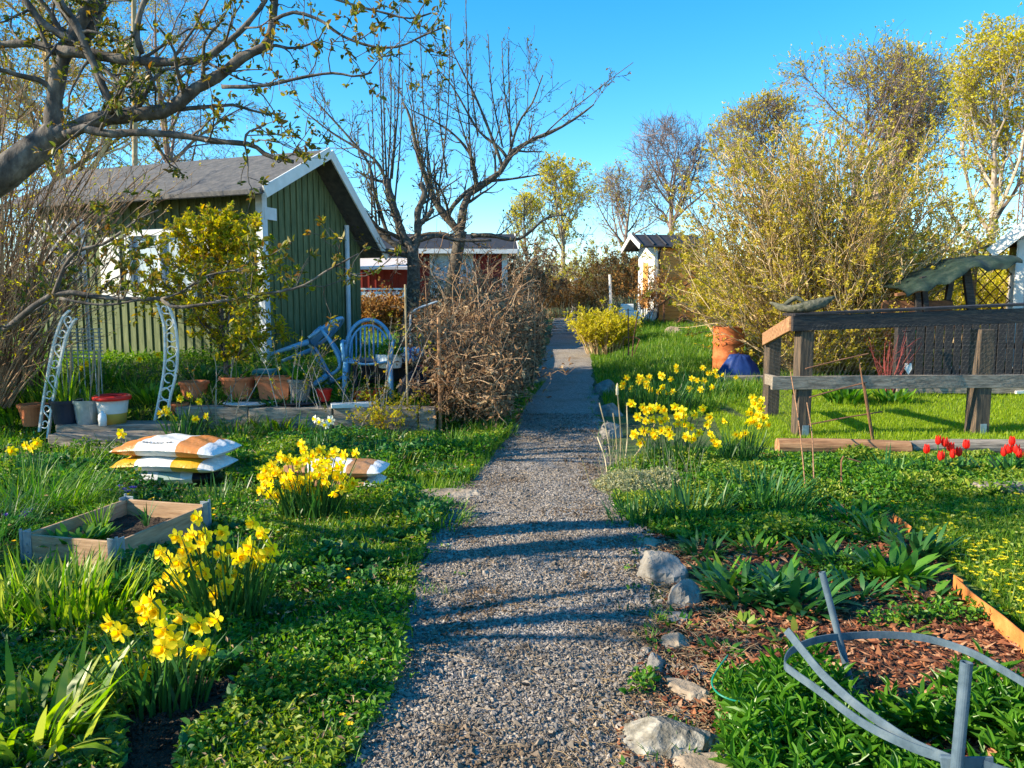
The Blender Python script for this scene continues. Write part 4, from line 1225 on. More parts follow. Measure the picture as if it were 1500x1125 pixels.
apple(b2_, 'bare apple tree with one long limb reaching right over the bramble hedge', [b2_ - [0, 0, .1], at(660, 440, Y2), at(668, 380, Y2), at(676, 338, Y2)],
      [([(676, 345), (660, 325), (640, 300), (628, 272), (612, 225), (600, 170), (590, 150)], .085, .02),
       ([(674, 342), (680, 300), (690, 280), (700, 275), (735, 250), (748, 225), (780, 205), (815, 190), (845, 172), (870, 153)], .085, .014),
       ([(738, 248), (720, 200), (700, 150), (680, 110), (660, 70)], .035, .01),
       ([(745, 228), (760, 180), (780, 150), (795, 110)], .03, .01),
       ([(655, 320), (665, 300), (700, 270), (750, 262), (790, 256)], .05, .012),
       ([(690, 345), (720, 345), (760, 350), (800, 320), (830, 315)], .05, .012),
       ([(700, 276), (690, 230), (668, 200), (640, 180), (600, 160)], .035, .01),
       ([(672, 350), (640, 342), (600, 350), (575, 372)], .05, .02),
       ([(742, 230), (730, 215), (700, 190), (665, 130), (640, 100)], .03, .008)],
      Y2, [(635, 290, 615, 30), (640, 300, 660, 20), (690, 250, 682, -10), (700, 200, 688, 60), (736, 215, 715, 50), (750, 200, 735, 60), (748, 215, 745, 60), (700, 260, 660, 60), (655, 260, 640, 90), (620, 250, 600, 80)], .125)
Y1 = 14.0
b1_ = np.array([at(592, 520, Y1)[0], Y1, H(-2, Y1)])
apple(b1_, 'bare apple tree with thick pollarded knuckles and tall upright shoots beside the cottage', [b1_ - [0, 0, .1], at(600, 470, Y1), at(606, 410, Y1), at(604, 360, Y1)],
      [([(604, 365), (590, 345), (580, 315), (570, 280), (566, 262)], .085, .06),
       ([(606, 370), (612, 340), (612, 310), (622, 285), (616, 268)], .075, .05),
       ([(604, 372), (570, 352), (545, 325), (530, 305)], .065, .04),
       ([(600, 375), (560, 365), (520, 350), (495, 330)], .05, .02),
       ([(570, 350), (560, 320), (548, 280), (540, 240), (510, 200), (455, 140)], .04, .01),
       ([(614, 330), (630, 312), (634, 305)], .05, .045),
       ([(566, 265), (550, 235), (520, 215), (480, 190), (430, 150)], .03, .008),
       ([(605, 355), (640, 345), (670, 352), (720, 352)], .05, .02)],
      Y1, [(568, 265, 572, 60), (566, 260, 560, 80), (574, 262, 585, 10), (556, 330, 545, 130), (545, 320, 540, 180), (562, 262, 555, 60), (615, 275, 628, 160), (578, 300, 590, 100), (571, 270, 578, 120)], .12)

# ------------------------------------------------------------------ many-stemmed shrubs
def stems(base, N, rad, hgt_, spread, r, m=9, tw=(5, 3), tl=(.5, .25), curve=.25, up=.2, mb=None, fan=1.0, ay=1.0):
    """fan of stems from a stool; returns mesh builder and twig sets"""
    mb = mb or MB()
    a = rng.uniform(0, 2 * PI, N); q = np.sqrt(rng.random(N))
    p = np.asarray(base) + np.stack([np.cos(a) * q * rad, np.sin(a) * q * rad * ay, np.zeros(N) - .05], 1)
    d = np.stack([np.cos(a) * q * spread * fan, np.sin(a) * q * spread * ay, np.full(N, 1.0)], 1) + rng.normal(0, .10, (N, 3))
    d = norm(d)
    L = hgt_ * rng.uniform(.62, 1.05, N) / np.maximum(d[:, 2] ** .5, .5)
    pts = [p]; cur = p
    for s in range(m - 1):
        out_ = np.stack([np.cos(a), np.sin(a) * ay, np.zeros(N)], 1) * (curve * q * s / m * .5)[:, None]
        d = norm(d + out_ + rng.normal(0, .07, (N, 3)))
        cur = cur + d * (L / (m - 1))[:, None]; pts.append(cur)
    P = np.stack(pts, 1); Rd = r * rng.uniform(.6, 1.3, N)[:, None] * np.linspace(1, .25, m)[None]
    mb.tubes(P, Rd, 5)
    sets = [(P, Rd)]
    A, B = spawn(P, Rd, tw[0], .25, .98, .55, tl[0], 6, up, .12, .5, .4, .25, r * .3); mb.tubes(A, B, 3); sets.append((A, B))
    A2, B2 = spawn(A, B, tw[1], .15, .98, .6, tl[1], 4, up * .6, .15, .6, .5, .3, r * .2); mb.tubes(A2, B2, 3); sets.append((A2, B2))
    return mb, sets
# the big tan-stemmed shrub on the right
sb = np.array([5.95, 14.7, H(5.95, 14.7)])
shr = thing('shrub', 'huge many stemmed tan shrub with yellow green buds behind the black timber frame', 'shrub', sb)
mb = MB()
cc = sb + [-.05, 0, 2.3]; cr = np.array([3.55, 1.75, 2.6])
N = 230
a = rng.uniform(0, 2 * PI, N); q = np.sqrt(rng.random(N))
p = sb + np.stack([np.cos(a) * q * .95, np.sin(a) * q * .7, np.full(N, -.05)], 1)
sp_ = rng.uniform(.02, 1.15, N) * q
d = norm(np.stack([np.cos(a) * sp_, np.sin(a) * sp_ * .7, np.ones(N)], 1) + rng.normal(0, .1, (N, 3)))
pts = [p]; cur = p
for s_ in range(10):
    d = norm(d + np.stack([np.cos(a), np.sin(a) * .7, np.zeros(N)], 1) * (.05 * q * (s_ / 5))[:, None] + rng.normal(0, .09, (N, 3)))
    cur = cur + d * .4; pts.append(cur)
P = np.stack(pts, 1); Rd = .022 * rng.uniform(.6, 1.25, N)[:, None] * np.linspace(1, .3, 11)[None]
P, Rd = fit(P, Rd, cc, cr, .55, .98)
mb.tubes(P, Rd, 5)
A1, B1 = spawn(P, Rd, 9, .2, .98, .6, 1.0, 7, .14, .13, .5, .4, .3, .0075); A1, B1 = fit(A1, B1, cc, cr); mb.tubes(A1, B1, 4)
A2, B2 = spawn(A1, B1, 5, .12, .98, .7, .45, 5, .1, .16, .6, .5, .3, .0055); A2, B2 = fit(A2, B2, cc, cr * 1.04); mb.tubes(A2, B2, 3)
mb.build('stems', MT['twig_tan'], shr)
lf = MB()
tufts(lf, A2, B2, 3, 3, .05, .6, .2, 1.0, True, .45); tufts(lf, A1, B1, 3, 3, .05, .6, .3, 1.0, True, .45); tufts(lf, A2[::4], B2[::4], 3, 8, .055, .6, .5, 1.2, True, .8)
lf.build('crown', MT['leaf_bud'], shr)
# brown shrub at the left edge
lb = np.array([-6.55, 9.8, H(-6.55, 9.8)])
sh2 = thing('shrub', 'tall bare brown shrub of crowded stems at the left edge of the garden', 'shrub', lb)
mb, sets = stems(lb + [-.25, 0, 0], 170, .7, 4.1, .26, .017, 9, (6, 3), (.65, .28), .5, .15)
mb2, s2 = stems(lb + [.15, -.9, 0], 130, .5, 2.1, .55, .011, 8, (5, 3), (.4, .2), .6, .1, mb=mb)
sets += s2
mb.build('stems', MT['twig_brown'], sh2)
lf = MB()
for a, b in sets[1:]:
    tufts(lf, a, b, 1, 3, .04, .55, .2, 1.0, True, .28)
lf.build('crown', MT['leaf_gold'], sh2)
# young golden-leaved tree in front of the cottage
gb = np.array([at(330, 560, 9.7)[0], 9.7, H(-3.6, 9.7)])
gt = thing('young_tree', 'young bushy tree with dense golden green leaves in front of the green cottage', 'tree', gb)
mb = MB()
mb.tube(smooth_line([gb - [0, 0, .1], gb + [.02, 0, .5], gb + [-.03, .05, 1.1], gb + [.03, 0, 2.1]], 10), np.linspace(.035, .012, 10), 7)
cc = gb + [-.12, 0, 1.28]; cr = np.array([1.38, .9, 1.06])
a, b = spawn(smooth_line([gb + [0, 0, .1], gb + [-.03, .05, 1.1], gb + [.03, 0, 2.1]], 10)[None], np.linspace(.03, .012, 10)[None], 40, .1, .98, 1.0, .98, 8, .06, .14, .6, .3, .42, .006)
a, b = fit(a, b, cc, cr, .6, .98); mb.tubes(a, b, 5)
a2, b2 = spawn(a, b, 9, .15, .98, .8, .36, 5, .08, .18, .6, .5, .4, .004); a2, b2 = fit(a2, b2, cc, cr * 1.05); mb.tubes(a2, b2, 3)
mb.build('trunk', MT['bark'], gt)
lf = MB(); tufts(lf, a2, b2, 7, 5, .068, .5, .05, 1.0, False, .8); tufts(lf, a, b, 7, 4, .068, .5, .25, 1.0, False, .9)
lf.build('crown', MT['leaf_gold'], gt)
# arching canes and young roses in front of the terrace
def bush(name, label, cat, base, N, rad, h, spread, r, stem_m, leaf_m=None, leaf=(.04, .55), keep=.5, tw=(4, 3), tl=(.25, .12), n=3, group=None, k=2, curve=.3, up=.15):
    base = np.asarray(base, float)
    t = thing(name, label, cat, base, group)
    mb, sets = stems(base, N, rad, h, spread, r, 8, tw, tl, curve, up)
    mb.build('stems', MT[stem_m], t)
    if leaf_m:
        lf = MB()
        for a, b in sets[1:]:
            tufts(lf, a, b, k, n, leaf[0], leaf[1], .2, 1.0, True, keep)
        lf.build('foliage', MT[leaf_m], t)
    return t
bush('rose_bush', 'thin leafing rose bush of tall bare canes standing in front of the blue chairs', 'shrub', gp(495, 640), 9, .2, 1.1, .35, .009, 'twig_grey', 'leaf_plum', (.035, .55), .5, (3, 2), (.2, .1))
bush('small_shrub', 'low yellow green leafing shrub in front of the bramble hedge', 'shrub', gp(580, 640), 22, .12, .42, .9, .005, 'twig_brown', 'leaf_gold', (.035, .6), .9)
for k_, (px, py, h_, lab) in enumerate([(645, 632, 1.35, 'tall pale wooden stake leaning among the bramble canes'), (598, 628, 1.7, 'thin bamboo cane standing upright beside the white planter')]):
    p = gp(px, py); mb = MB(); mb.tube([p - [0, 0, .1], p + [rng.uniform(-.03, .06), .0, h_]], .022 if k_ == 0 else .012, 7)
    tag(mb.build('garden_stake', MT['straw' if k_ else 'wood_log'], None, p), lab, 'stake')

# ------------------------------------------------------------------ dead bramble hedge
hb = np.array([-.75, 10.6, H(-.8, 10.6)])
hedge = thing('bramble_hedge', 'tangled dead bramble hedge with curled brown leaves beside the path', 'hedge', hb)
mb = MB(); lf = MB()
n = 1150
ty = rng.random(n) ** 1.2; yy = 9.3 + ty * 8.2; xx = np.interp(yy, [9.3, 12, 17.5], [-.78, -.5, .15]) + rng.normal(0, .38, n)
xx = np.minimum(xx, pc(yy) - path_hw(yy) - .12)
P0 = np.column_stack([xx, yy, hgt(xx, yy)])
az = rng.uniform(0, 2 * PI, n)
hd = np.stack([np.cos(az), np.sin(az), np.zeros(n)], 1)
Lh = rng.uniform(.7, 2.1, n); Lh[::9] *= 1.5; hh = rng.uniform(.6, 1.75, n) * np.where(np.arange(n) % 14 == 0, 1.3, 1.0) * np.interp(yy, [9.3, 10.2, 13, 17.5], [.55, .82, 1.02, 1.15]) * (1 + .3 * wavy(xx, yy, 2.4, 77)) * np.interp(xx - (pc(yy) - path_hw(yy)), [-1.6, -.3], [.75, 1.0])
m_ = 9; s = np.linspace(0, 1, m_)
P = P0[:, None] + hd[:, None] * (Lh[:, None, None] * .62 * (s ** 1.2)[None, :, None]) + np.array([0, 0, 1.0]) * (hh[:, None, None] * (1.55 * s - .85 * s ** 2.4)[None, :, None]) + rng.normal(0, .035, (n, m_, 3)) * s[None, :, None]
lim = pc(P[..., 1]) - path_hw(P[..., 1]) + .04
P[..., 0] = np.where(P[..., 0] > lim, lim - (P[..., 0] - lim) * .5, P[..., 0])
P[..., 2] = np.maximum(P[..., 2], hgt(P[..., 0], P[..., 1]) - .04)
liml = -.113 * P[..., 1] + .05 + rng.normal(0, .22, (n, 1))
P[..., 0] = np.where(P[..., 0] < liml, liml + (liml - P[..., 0]) * .6, P[..., 0])
Rd = rng.uniform(.005, .012, n)[:, None] * np.linspace(1, .4, m_)[None]
mb.tubes(P, Rd, 4)
n2_ = 90
y2 = rng.uniform(9.4, 17, n2_); x2 = np.interp(y2, [9.3, 12, 17.5], [-.75, -.5, .15]) + rng.normal(0, .3, n2_); Q0 = np.column_stack([x2, y2, hgt(x2, y2)])
a2_ = rng.uniform(0, 2 * PI, n2_); s2 = np.linspace(0, 1, 12); L2_ = rng.uniform(.5, 1.1, n2_); h2_ = rng.uniform(1.5, 2.3, n2_) * np.interp(y2, [9.3, 11, 17], [.7, .95, 1.05])
Q = Q0[:, None] + np.stack([np.cos(a2_), np.sin(a2_), np.zeros(n2_)], 1)[:, None] * (L2_[:, None, None] * (s2 ** 2)[None, :, None]) + np.array([0, 0, 1.0]) * (h2_[:, None, None] * (1.5 * s2 - .55 * s2 ** 3)[None, :, None]) + rng.normal(0, .015, (n2_, 12, 3))
Q[..., 0] = np.minimum(Q[..., 0], pc(Q[..., 1]) - path_hw(Q[..., 1]) + .12)
mb.tubes(Q, np.full((n2_, 1), .009) * np.linspace(1, .35, 12)[None], 4)
qa, qb = spawn(Q, np.full((n2_, 12), .007), 6, .3, .98, .7, .35, 5, .1, .15, .6, .5, .3, .0032); mb.tubes(qa, qb, 3)
tufts(lf, qa, qb, 1, 2, .05, .5, .2, 1.0, False, .4)
a, b = spawn(P, Rd, 7, .2, .98, .9, .32, 5, -.02, .3, .6, .5, .2, .0032); mb.tubes(a, b, 3)
mb.build('stems', MT['twig_brown'], hedge)
tufts(lf, a, b, 2, 2, .068, .5, .1, 1.0, False, .5); tufts(lf, P, Rd, 5, 2, .072, .5, .15, 1.0, False, .7)
lf.build('foliage', MT['leaf_dry'], hedge)

# ------------------------------------------------------------------ middle distance shrubs and hedges
bush('shrub', 'bright yellow green upright shrub at the far bend of the path', 'shrub', [2.42, 20.5, H(2.75, 20.5)], 110, .45, .95, .28, .012, 'twig_tan', 'leaf_yellowtree', (.09, .45), .8, (5, 3), (.3, .16))
for px, py, Yv, N, rad, h, sp, sm_, lm, lab in [
    (822, 440, 37, 190, 1.9, 1.7, .4, 'twig_tan', 'leaf_rust', 'reddish brown beech hedge closing the far end of the path'),
    (870, 430, 38, 120, 1.6, 3.4, .5, 'twig_grey', 'leaf_bud', 'pale loose shrub left of the orange shed, farthest back'),
    (762, 440, 27, 90, .8, 2.5, .5, 'twig_tan', 'leaf_dry', 'brown twiggy shrub right of the red cottage'),
    (925, 440, 30, 120, 1.0, 2.6, .5, 'twig_tan', 'leaf_rust', 'rusty leaved shrub against the white shed gable'),
    (560, 470, 19, 80, .8, .55, .6, 'twig_brown', 'leaf_rust', 'low reddish shrub in front of the red cottage'),
    (1085, 470, 20, 80, .5, 1.6, .6, 'twig_tan', 'leaf_bud', 'small budding shrub right of the dark lean-to'),
    (1410, 440, 19, 140, 1.5, 2.1, .6, 'twig_tan', 'leaf_yellowtree', 'yellow flowering shrub behind the covered garden swing'),
    (1160, 440, 24, 150, 2.0, 3.2, .6, 'twig_tan', 'leaf_bud', 'tan budding thicket behind the huge shrub, left half'),
    (1330, 440, 25, 150, 2.2, 3.4, .6, 'twig_tan', 'leaf_gold', 'tan thicket behind the huge shrub, right half')]:
    d = ray(px, 440); x = d[0] / d[1] * Yv
    bush('shrub', lab, 'shrub', [x, Yv, H(x, Yv)], N, rad, h, sp, .014, sm_, lm, (.09, .6), .75, (5, 4), (.45, .24), n=3)

# ------------------------------------------------------------------ trees behind
def treepx(px, Y, **k):
    d = ray(px, 440); x = d[0] / d[1] * Y
    return whole_tree([x, Y, H(x, Y) - .2], **k)
V_ = dict(cat='tree')
treepx(1245, 46, label='tall rounded tree with purple grey twigs and yellow green tips behind the huge shrub', height=14.3, spread=6.8, r=.34, mats=(MT['twig_purple'], MT['leaf_bud']), levels=(17, 10, 7, 4), leaf=(None, .15, .6), up=.2, ang=.8, keep=.42, leaf_k=2, leaf_n=3, limb_t0=.22, thin=.026, crown0=.3, **V_)
treepx(1130, 50, label='dark limbed tree with pale buds left of the tall rounded tree', height=12.6, spread=5.2, r=.28, mats=(MT['twig_purple'], MT['leaf_bud']), levels=(14, 9, 7, 4), leaf=(None, .17, .6), up=.2, ang=.8, keep=.25, leaf_k=2, leaf_n=3, limb_t0=.2, thin=.026, crown0=.25, **V_)
treepx(1445, 34, label='slender tree with bright yellow flower clusters at the upper right', height=12.6, spread=3.0, r=.2, mats=(MT['twig_grey'], MT['leaf_yellowtree']), levels=(20, 9, 6, 4), leaf=(None, .12, .65), up=.25, ang=.7, keep=.42, leaf_k=3, leaf_n=3, limb_t0=.2, thin=.018, crown0=.2, **V_)
treepx(1540, 32, label='slender tree with sparse yellow buds cut by the right edge', height=11.8, spread=3.0, r=.2, mats=(MT['twig_grey'], MT['leaf_bud']), levels=(15, 9, 6, 3), leaf=(None, .13, .65), up=.35, ang=.6, keep=.25, leaf_k=2, leaf_n=3, limb_t0=.3, thin=.02, crown0=.25, **V_)
treepx(985, 58, label='bare purple grey tree with a broad crown behind the orange shed', height=13.4, spread=4.6, r=.3, mats=(MT['twig_purple'], MT['leaf_bud']), levels=(14, 9, 7, 3), leaf=None, up=.15, ang=.85, limb_t0=.4, thin=.03, crown0=.42, **V_)
treepx(915, 60, label='lower bare tree with a few yellow tips left of the purple grey tree', height=10.2, spread=3.4, r=.24, mats=(MT['twig_purple'], MT['leaf_bud']), levels=(13, 8, 6, 3), leaf=(None, .18, .6), up=.15, ang=.85, keep=.16, leaf_k=2, leaf_n=2, limb_t0=.4, thin=.028, crown0=.42, **V_)
treepx(822, 54, label='yellow flowering maple with a rounded crown at the end of the path', height=10.2, spread=2.7, r=.2, mats=(MT['twig_grey'], MT['leaf_yellowtree']), levels=(14, 8, 6, 3), leaf=(None, .17, .7), up=.2, ang=.75, keep=.34, leaf_k=2, leaf_n=3, limb_t0=.4, thin=.024, crown0=.38, **V_)
treepx(772, 50, label='thin yellow budded tree just left of the rounded yellow maple', height=7.4, spread=1.7, r=.14, mats=(MT['twig_grey'], MT['leaf_yellowtree']), levels=(13, 7, 6, 3), leaf=(None, .15, .6), up=.3, ang=.65, keep=.25, leaf_k=2, leaf_n=3, limb_t0=.3, thin=.022, crown0=.3, **V_)
treepx(105, 27, label='tall birch with hanging golden twigs behind the green cottage', height=17, spread=3.6, r=.2, mats=(MT['twig_tan'], MT['leaf_bud']), levels=(22, 10, 7, 4), leaf=(None, .085, .6), up=.1, ang=.9, keep=.55, leaf_k=3, leaf_n=3, hang=True, limb_t0=.2, thin=.013, crown0=.12, **V_)
treepx(262, 31, label='birch with fine purplish hanging twigs above the cottage roof', height=15.0, spread=3.4, r=.2, mats=(MT['twig_purple'], MT['leaf_gold']), levels=(18, 9, 7, 4), leaf=(None, .08, .6), up=.1, ang=.9, keep=.25, leaf_k=2, leaf_n=2, hang=True, limb_t0=.2, thin=.012, crown0=.12, **V_)
treepx(-80, 24, label='golden leafing tree cut by the left edge behind the brown shrub', height=13, spread=4.2, r=.2, mats=(MT['twig_brown'], MT['leaf_gold']), levels=(16, 9, 7, 4), leaf=(None, .09, .6), up=.1, ang=.9, keep=.6, leaf_k=2, leaf_n=3, hang=True, limb_t0=.15, thin=.014, crown0=.08, **V_)
# far wood along the horizon
mb = MB()
n = 9000
xx = rng.uniform(-110, 130, n); yy = rng.uniform(82, 110, n)
top_ = 3.2 + 2.2 * np.abs(wavy(xx, yy, .13, 61)) + rng.uniform(-.5, .8, n)
P = np.column_stack([xx, yy, hgt(xx, np.minimum(yy, 70)) - 1])
D = rng.normal(0, .22, (n, 3)) + [0, 0, 1.0]
mb.tubes(np.stack([P, P + D * (top_ * .55)[:, None], P + D * (top_)[:, None] + rng.normal(0, .3, (n, 3))], 1), np.tile([.1, .06, .02], (n, 1)), 3)
tag(mb.build('far_wood', MT['twig_tan']), 'brown leafless thicket along the skyline', 'wood', kind='stuff')
mb = MB()
n = 9000
xx = rng.uniform(-110, 130, n); yy = rng.uniform(80, 110, n)
top_ = 3.0 + 2.2 * np.abs(wavy(xx, yy, .13, 61))
P = np.column_stack([xx, yy, hgt(xx, np.minimum(yy, 70)) - .5 + rng.uniform(.3, 1, n) * top_])
up_leaves(mb, P, .45, lo=True)
tag(mb.build('far_foliage', MT['leaf_gold']), 'dull golden foliage along the skyline', 'wood', kind='stuff')
# ------------------------------------------------------------------ flowers
def daff_meshes(petal_m, trump_m):
    out = []
    for v in range(4):
        mb = MB()
        n = 6; a = np.arange(n) * PI / 3 + rng.uniform(0, .2, n)
        bend = rng.uniform(-.25, .35, n)
        D = np.stack([bend, np.cos(a), np.sin(a)], 1)
        L = .044 * rng.uniform(.9, 1.1, n)
        hint = np.tile([1.0, 0, 0], (n, 1)) + rng.normal(0, .15, (n, 3))
        P = np.stack([np.where(np.arange(n) % 2, .002, -.001), np.cos(a) * .006, np.sin(a) * .006], 1)
        S = norm(np.cross(D, hint)); Nn = np.cross(S, norm(D)); D = norm(D)
        W = .030
        Vs = [P]
        for f, w_, lift in ((.3, .42, .1), (.62, .5, .12), (.86, .28, .05)):
            Vs += [P + D * (L * f)[:, None] + S * W * w_ + Nn * W * lift, P + D * (L * f)[:, None] + Nn * W * (lift - .12), P + D * (L * f)[:, None] - S * W * w_ + Nn * W * lift]
        Vs.append(P + D * L[:, None] + Nn * .001)
        V = np.stack(Vs, 1).reshape(-1, 3); b = np.arange(n)[:, None] * 11
        q = []
        for k in (1, 4):
            q += [b + np.array([[k, k + 1, k + 4, k + 3]]), b + np.array([[k + 1, k + 2, k + 5, k + 4]])]
        t3 = [b + np.array([[0, 2, 1]]), b + np.array([[0, 3, 2]]), b + np.array([[7, 8, 10]]), b + np.array([[8, 9, 10]])]
        mb.add(V, np.concatenate(q)); n0 = mb.n - len(V); mb.Fc.append(np.concatenate(t3) + n0)
        pm = mb.mesh('daffodil_petals', MT[petal_m], smooth=True)
        mb = MB()
        k = 12
        prof = [(.000, .007), (.008, .010), (.018, .0125), (.027, .0155), (.032, .021)]
        V = []
        for x, r_ in prof:
            for j in range(k):
                aa = j * 2 * PI / k; rr = r_ * (1 + (.12 * math.cos(j * PI) if x > .03 else 0))
                V.append((x, math.cos(aa) * rr, math.sin(aa) * rr))
        f = [[i * k + j, i * k + (j + 1) % k, (i + 1) * k + (j + 1) % k, (i + 1) * k + j] for i in range(4) for j in range(k)]
        f.append([j + k for j in range(k)])
        mb.add(V, f)
        tm = mb.mesh('daffodil_trumpet', MT[trump_m], smooth=True)
        out.append((pm, tm))
    return out
DM = daff_meshes('petal', 'trumpet'); DW = daff_meshes('petal_white', 'petal')
def daffodils(label, base, nf, sx, sy, z0, z1, nl=90, meshes=None, group='daffodil clumps', pts=None, sc=1.0, drift=(0, 0), leafm='daff_leaf', lw=.013, ll=None):
    base = np.asarray(base, float); meshes = meshes or DM
    t = thing('daffodil_clump', label, 'daffodils', base, group)
    mb = MB()
    a = rng.uniform(0, 2 * PI, nl); q = np.sqrt(rng.random(nl)) * .75
    P = base + np.stack([np.cos(a) * q * sx, np.sin(a) * q * sy, np.zeros(nl)], 1)
    P[:, 2] = hgt(P[:, 0], P[:, 1]) - .02
    mb.blades(P, np.where(rng.random(nl) < .8, a, a + PI) + rng.normal(0, .6, nl), (ll or (z1 * .95)) * rng.uniform(.6, 1.1, nl), lw * rng.uniform(.7, 1.2, nl), np.abs(rng.normal(.12, .12, nl)), rng.uniform(.1, .9, nl), 5, np.array([.85, 1, 1, .9, .6]))
    if pts is None or nf:
        pts = list(pts or [])
        tries = 0
        n_in = len(pts)
        while len(pts) < nf + n_in and tries < 4000:
            tries += 1
            an = rng.uniform(0, 2 * PI); rq = math.sqrt(rng.random())
            p = base + np.array([math.cos(an) * rq * sx + drift[0], math.sin(an) * rq * sy + drift[1], 0])
            p[2] = H(p[0], p[1]) + rng.uniform(z0, z1) * (1 - .12 * rq)
            if all(np.linalg.norm(p - o_) > .055 * sc for o_ in pts):
                pts.append(p)
    ST = []; fl = []
    for p in pts:
        d = np.array([rng.normal(-.4, .5), -1 + rng.normal(0, .45), rng.normal(-.05, .2)])
        d /= np.linalg.norm(d)
        g = base + (p - base) * np.array([.55, .55, 0]); g[2] = H(g[0], g[1])
        neck = p - d * .03 + np.array([0, 0, .012])
        ST.append(smooth_line([g, g + (neck - g) * [.4, .4, .55], neck, p - d * .004], 7))
        fl.append((p, d))
    mb.tubes(np.array(ST), np.tile(np.array([.0045, .004, .004, .0035, .0032, .004, .005]), (len(ST), 1)), 5)
    mb.build('foliage', MT[leafm], t)
    for p, d in fl:
        pm, tm = meshes[rng.integers(len(meshes))]
        o = bpy.data.objects.new('flower', pm); COL.objects.link(o); o.parent = t
        o.location = p - base
        qn = Vector(d).to_track_quat('X', 'Z'); o.rotation_mode = 'QUATERNION'
        o.rotation_quaternion = qn @ Matrix.Rotation(rng.uniform(0, 6), 3, 'X').to_quaternion()
        s = sc * rng.uniform(.86, 1.14); o.scale = (s, s, s)
        c = bpy.data.objects.new('trumpet', tm); COL.objects.link(c); c.parent = o
    return t
def zpts(px, Y):
    return [at(x, y, Y + rng.uniform(-.12, .12)) for x, y in px]
bA = gp(238, 1038)
daffodils('nearest daffodil clump, lowest in the picture beside the bare soil', bA, 5, .22, .15, .16, .4, 100, ll=.36, pts=zpts([(176, 925), (172, 962), (211, 985), (240, 950), (300, 950), (241, 921), (210, 888), (222, 880), (318, 908), (294, 915), (266, 900), (228, 893)], bA[1] - .02))
bB = gp(335, 915)
daffodils('daffodil clump beside the corner of the wooden raised bed', bB, 12, .24, .18, .25, .52, 120, ll=.5, pts=zpts([(236, 810), (250, 818), (262, 826), (285, 830), (300, 838), (250, 843), (236, 858), (262, 852), (275, 873), (315, 858), (318, 870), (300, 884), (316, 888), (277, 795), (284, 783), (290, 758), (260, 786), (272, 806), (300, 803), (326, 780), (324, 836), (352, 816), (368, 800), (371, 765), (385, 780), (400, 802), (338, 806), (388, 815), (310, 875), (322, 810)], bB[1] + .02))
bC = gp(458, 765)
daffodils('dense daffodil clump in front of the single pair of soil sacks', bC, 14, .32, .22, .22, .5, 150, ll=.47, pts=zpts([(x + rng.uniform(-3, 3), y + rng.uniform(-3, 3)) for x, y in [(440, 652), (450, 660), (410, 668), (420, 672), (436, 674), (448, 672), (470, 662), (482, 668), (492, 660), (505, 664), (523, 663), (478, 678), (488, 688), (500, 685), (392, 690), (405, 694), (386, 702), (398, 710), (415, 704), (430, 700), (444, 704), (428, 712), (436, 716), (380, 718), (395, 722), (408, 726), (384, 698), (470, 694), (480, 705), (494, 700), (505, 702), (512, 712), (500, 716), (468, 725), (412, 690), (456, 668), (462, 683), (400, 680), (389, 712), (476, 712), (490, 722)]], bC[1] - .05))
bD = gp(268, 652)
daffodils('small daffodil clump behind the stack of soil sacks', bD, 0, .25, .2, .3, .55, 60, ll=.5, pts=zpts([(235, 606), (246, 604), (254, 614), (286, 614), (303, 610), (264, 584), (278, 578), (243, 600), (292, 588)], bD[1]))
bE = gp(40, 720)
daffodils('few daffodils above the arching grass mound at the left edge', bE, 0, .3, .2, .3, .5, 30, ll=.42, pts=zpts([(18, 660), (38, 652), (55, 648), (47, 656), (62, 708), (178, 635)], bE[1]))
p = gp(215, 560)
daffodils('faded daffodils in the shade below the green cottage wall', p, 0, .5, .3, .3, .5, 30, ll=.4, pts=zpts([(204, 526), (232, 520), (120, 540), (127, 533)], p[1] - .2))
p = gp(470, 672)
daffodils('pale white narcissus clump between the pot terrace and the yellow daffodils', p, 0, .15, .12, .3, .5, 40, DW, ll=.38, pts=zpts([(462, 614), (469, 618), (478, 622), (484, 616)], p[1]))
p = gp(232, 575)
bF = gp(960, 604)
daffodils('farthest daffodil row by the path below the rough grass rise', bF, 26, .78, .28, .3, .55, 240, drift=(.1, .1), sc=1.15, lw=.016)
bG = gp(990, 692)
daffodils('big leaning daffodil clump at the path edge right of the gravel', bG, 0, .34, .25, .3, .5, 130, ll=.42, pts=zpts([(x + rng.uniform(-4, 4), y + rng.uniform(-4, 4)) for x, y in [(928, 592), (940, 598), (952, 600), (960, 594), (934, 612), (946, 616), (958, 612), (968, 618), (978, 612), (986, 596), (996, 600), (1006, 608), (1014, 604), (930, 632), (942, 628), (955, 630), (966, 634), (976, 628), (988, 620), (1000, 622), (1010, 628), (1004, 638), (1014, 640), (938, 645), (926, 634), (1030, 600), (1034, 622), (1038, 632), (1042, 640), (1036, 612), (1052, 652), (970, 604), (948, 606), (992, 612), (1024, 634), (961, 642), (984, 636)]], bG[1] - .05))
bH = gp(1085, 680)
daffodils('daffodil clump against the left post of the black timber frame', bH, 0, .3, .2, .3, .5, 90, ll=.42, pts=zpts([(1062, 616), (1085, 638), (1092, 634), (1078, 636), (1098, 604), (1106, 592), (1114, 598), (1110, 610), (1116, 586), (1106, 618), (1120, 612), (1102, 582), (1124, 622), (1112, 624), (1097, 617)], bH[1]))
p = gp(1010, 585)
daffodils('scattered pale daffodils on the grass left of the orange barrel', np.array([p[0] + .2, p[1] + .4, H(p[0] + .2, p[1] + .4)]), 9, .7, .35, .3, .5, 110, sc=1.0)

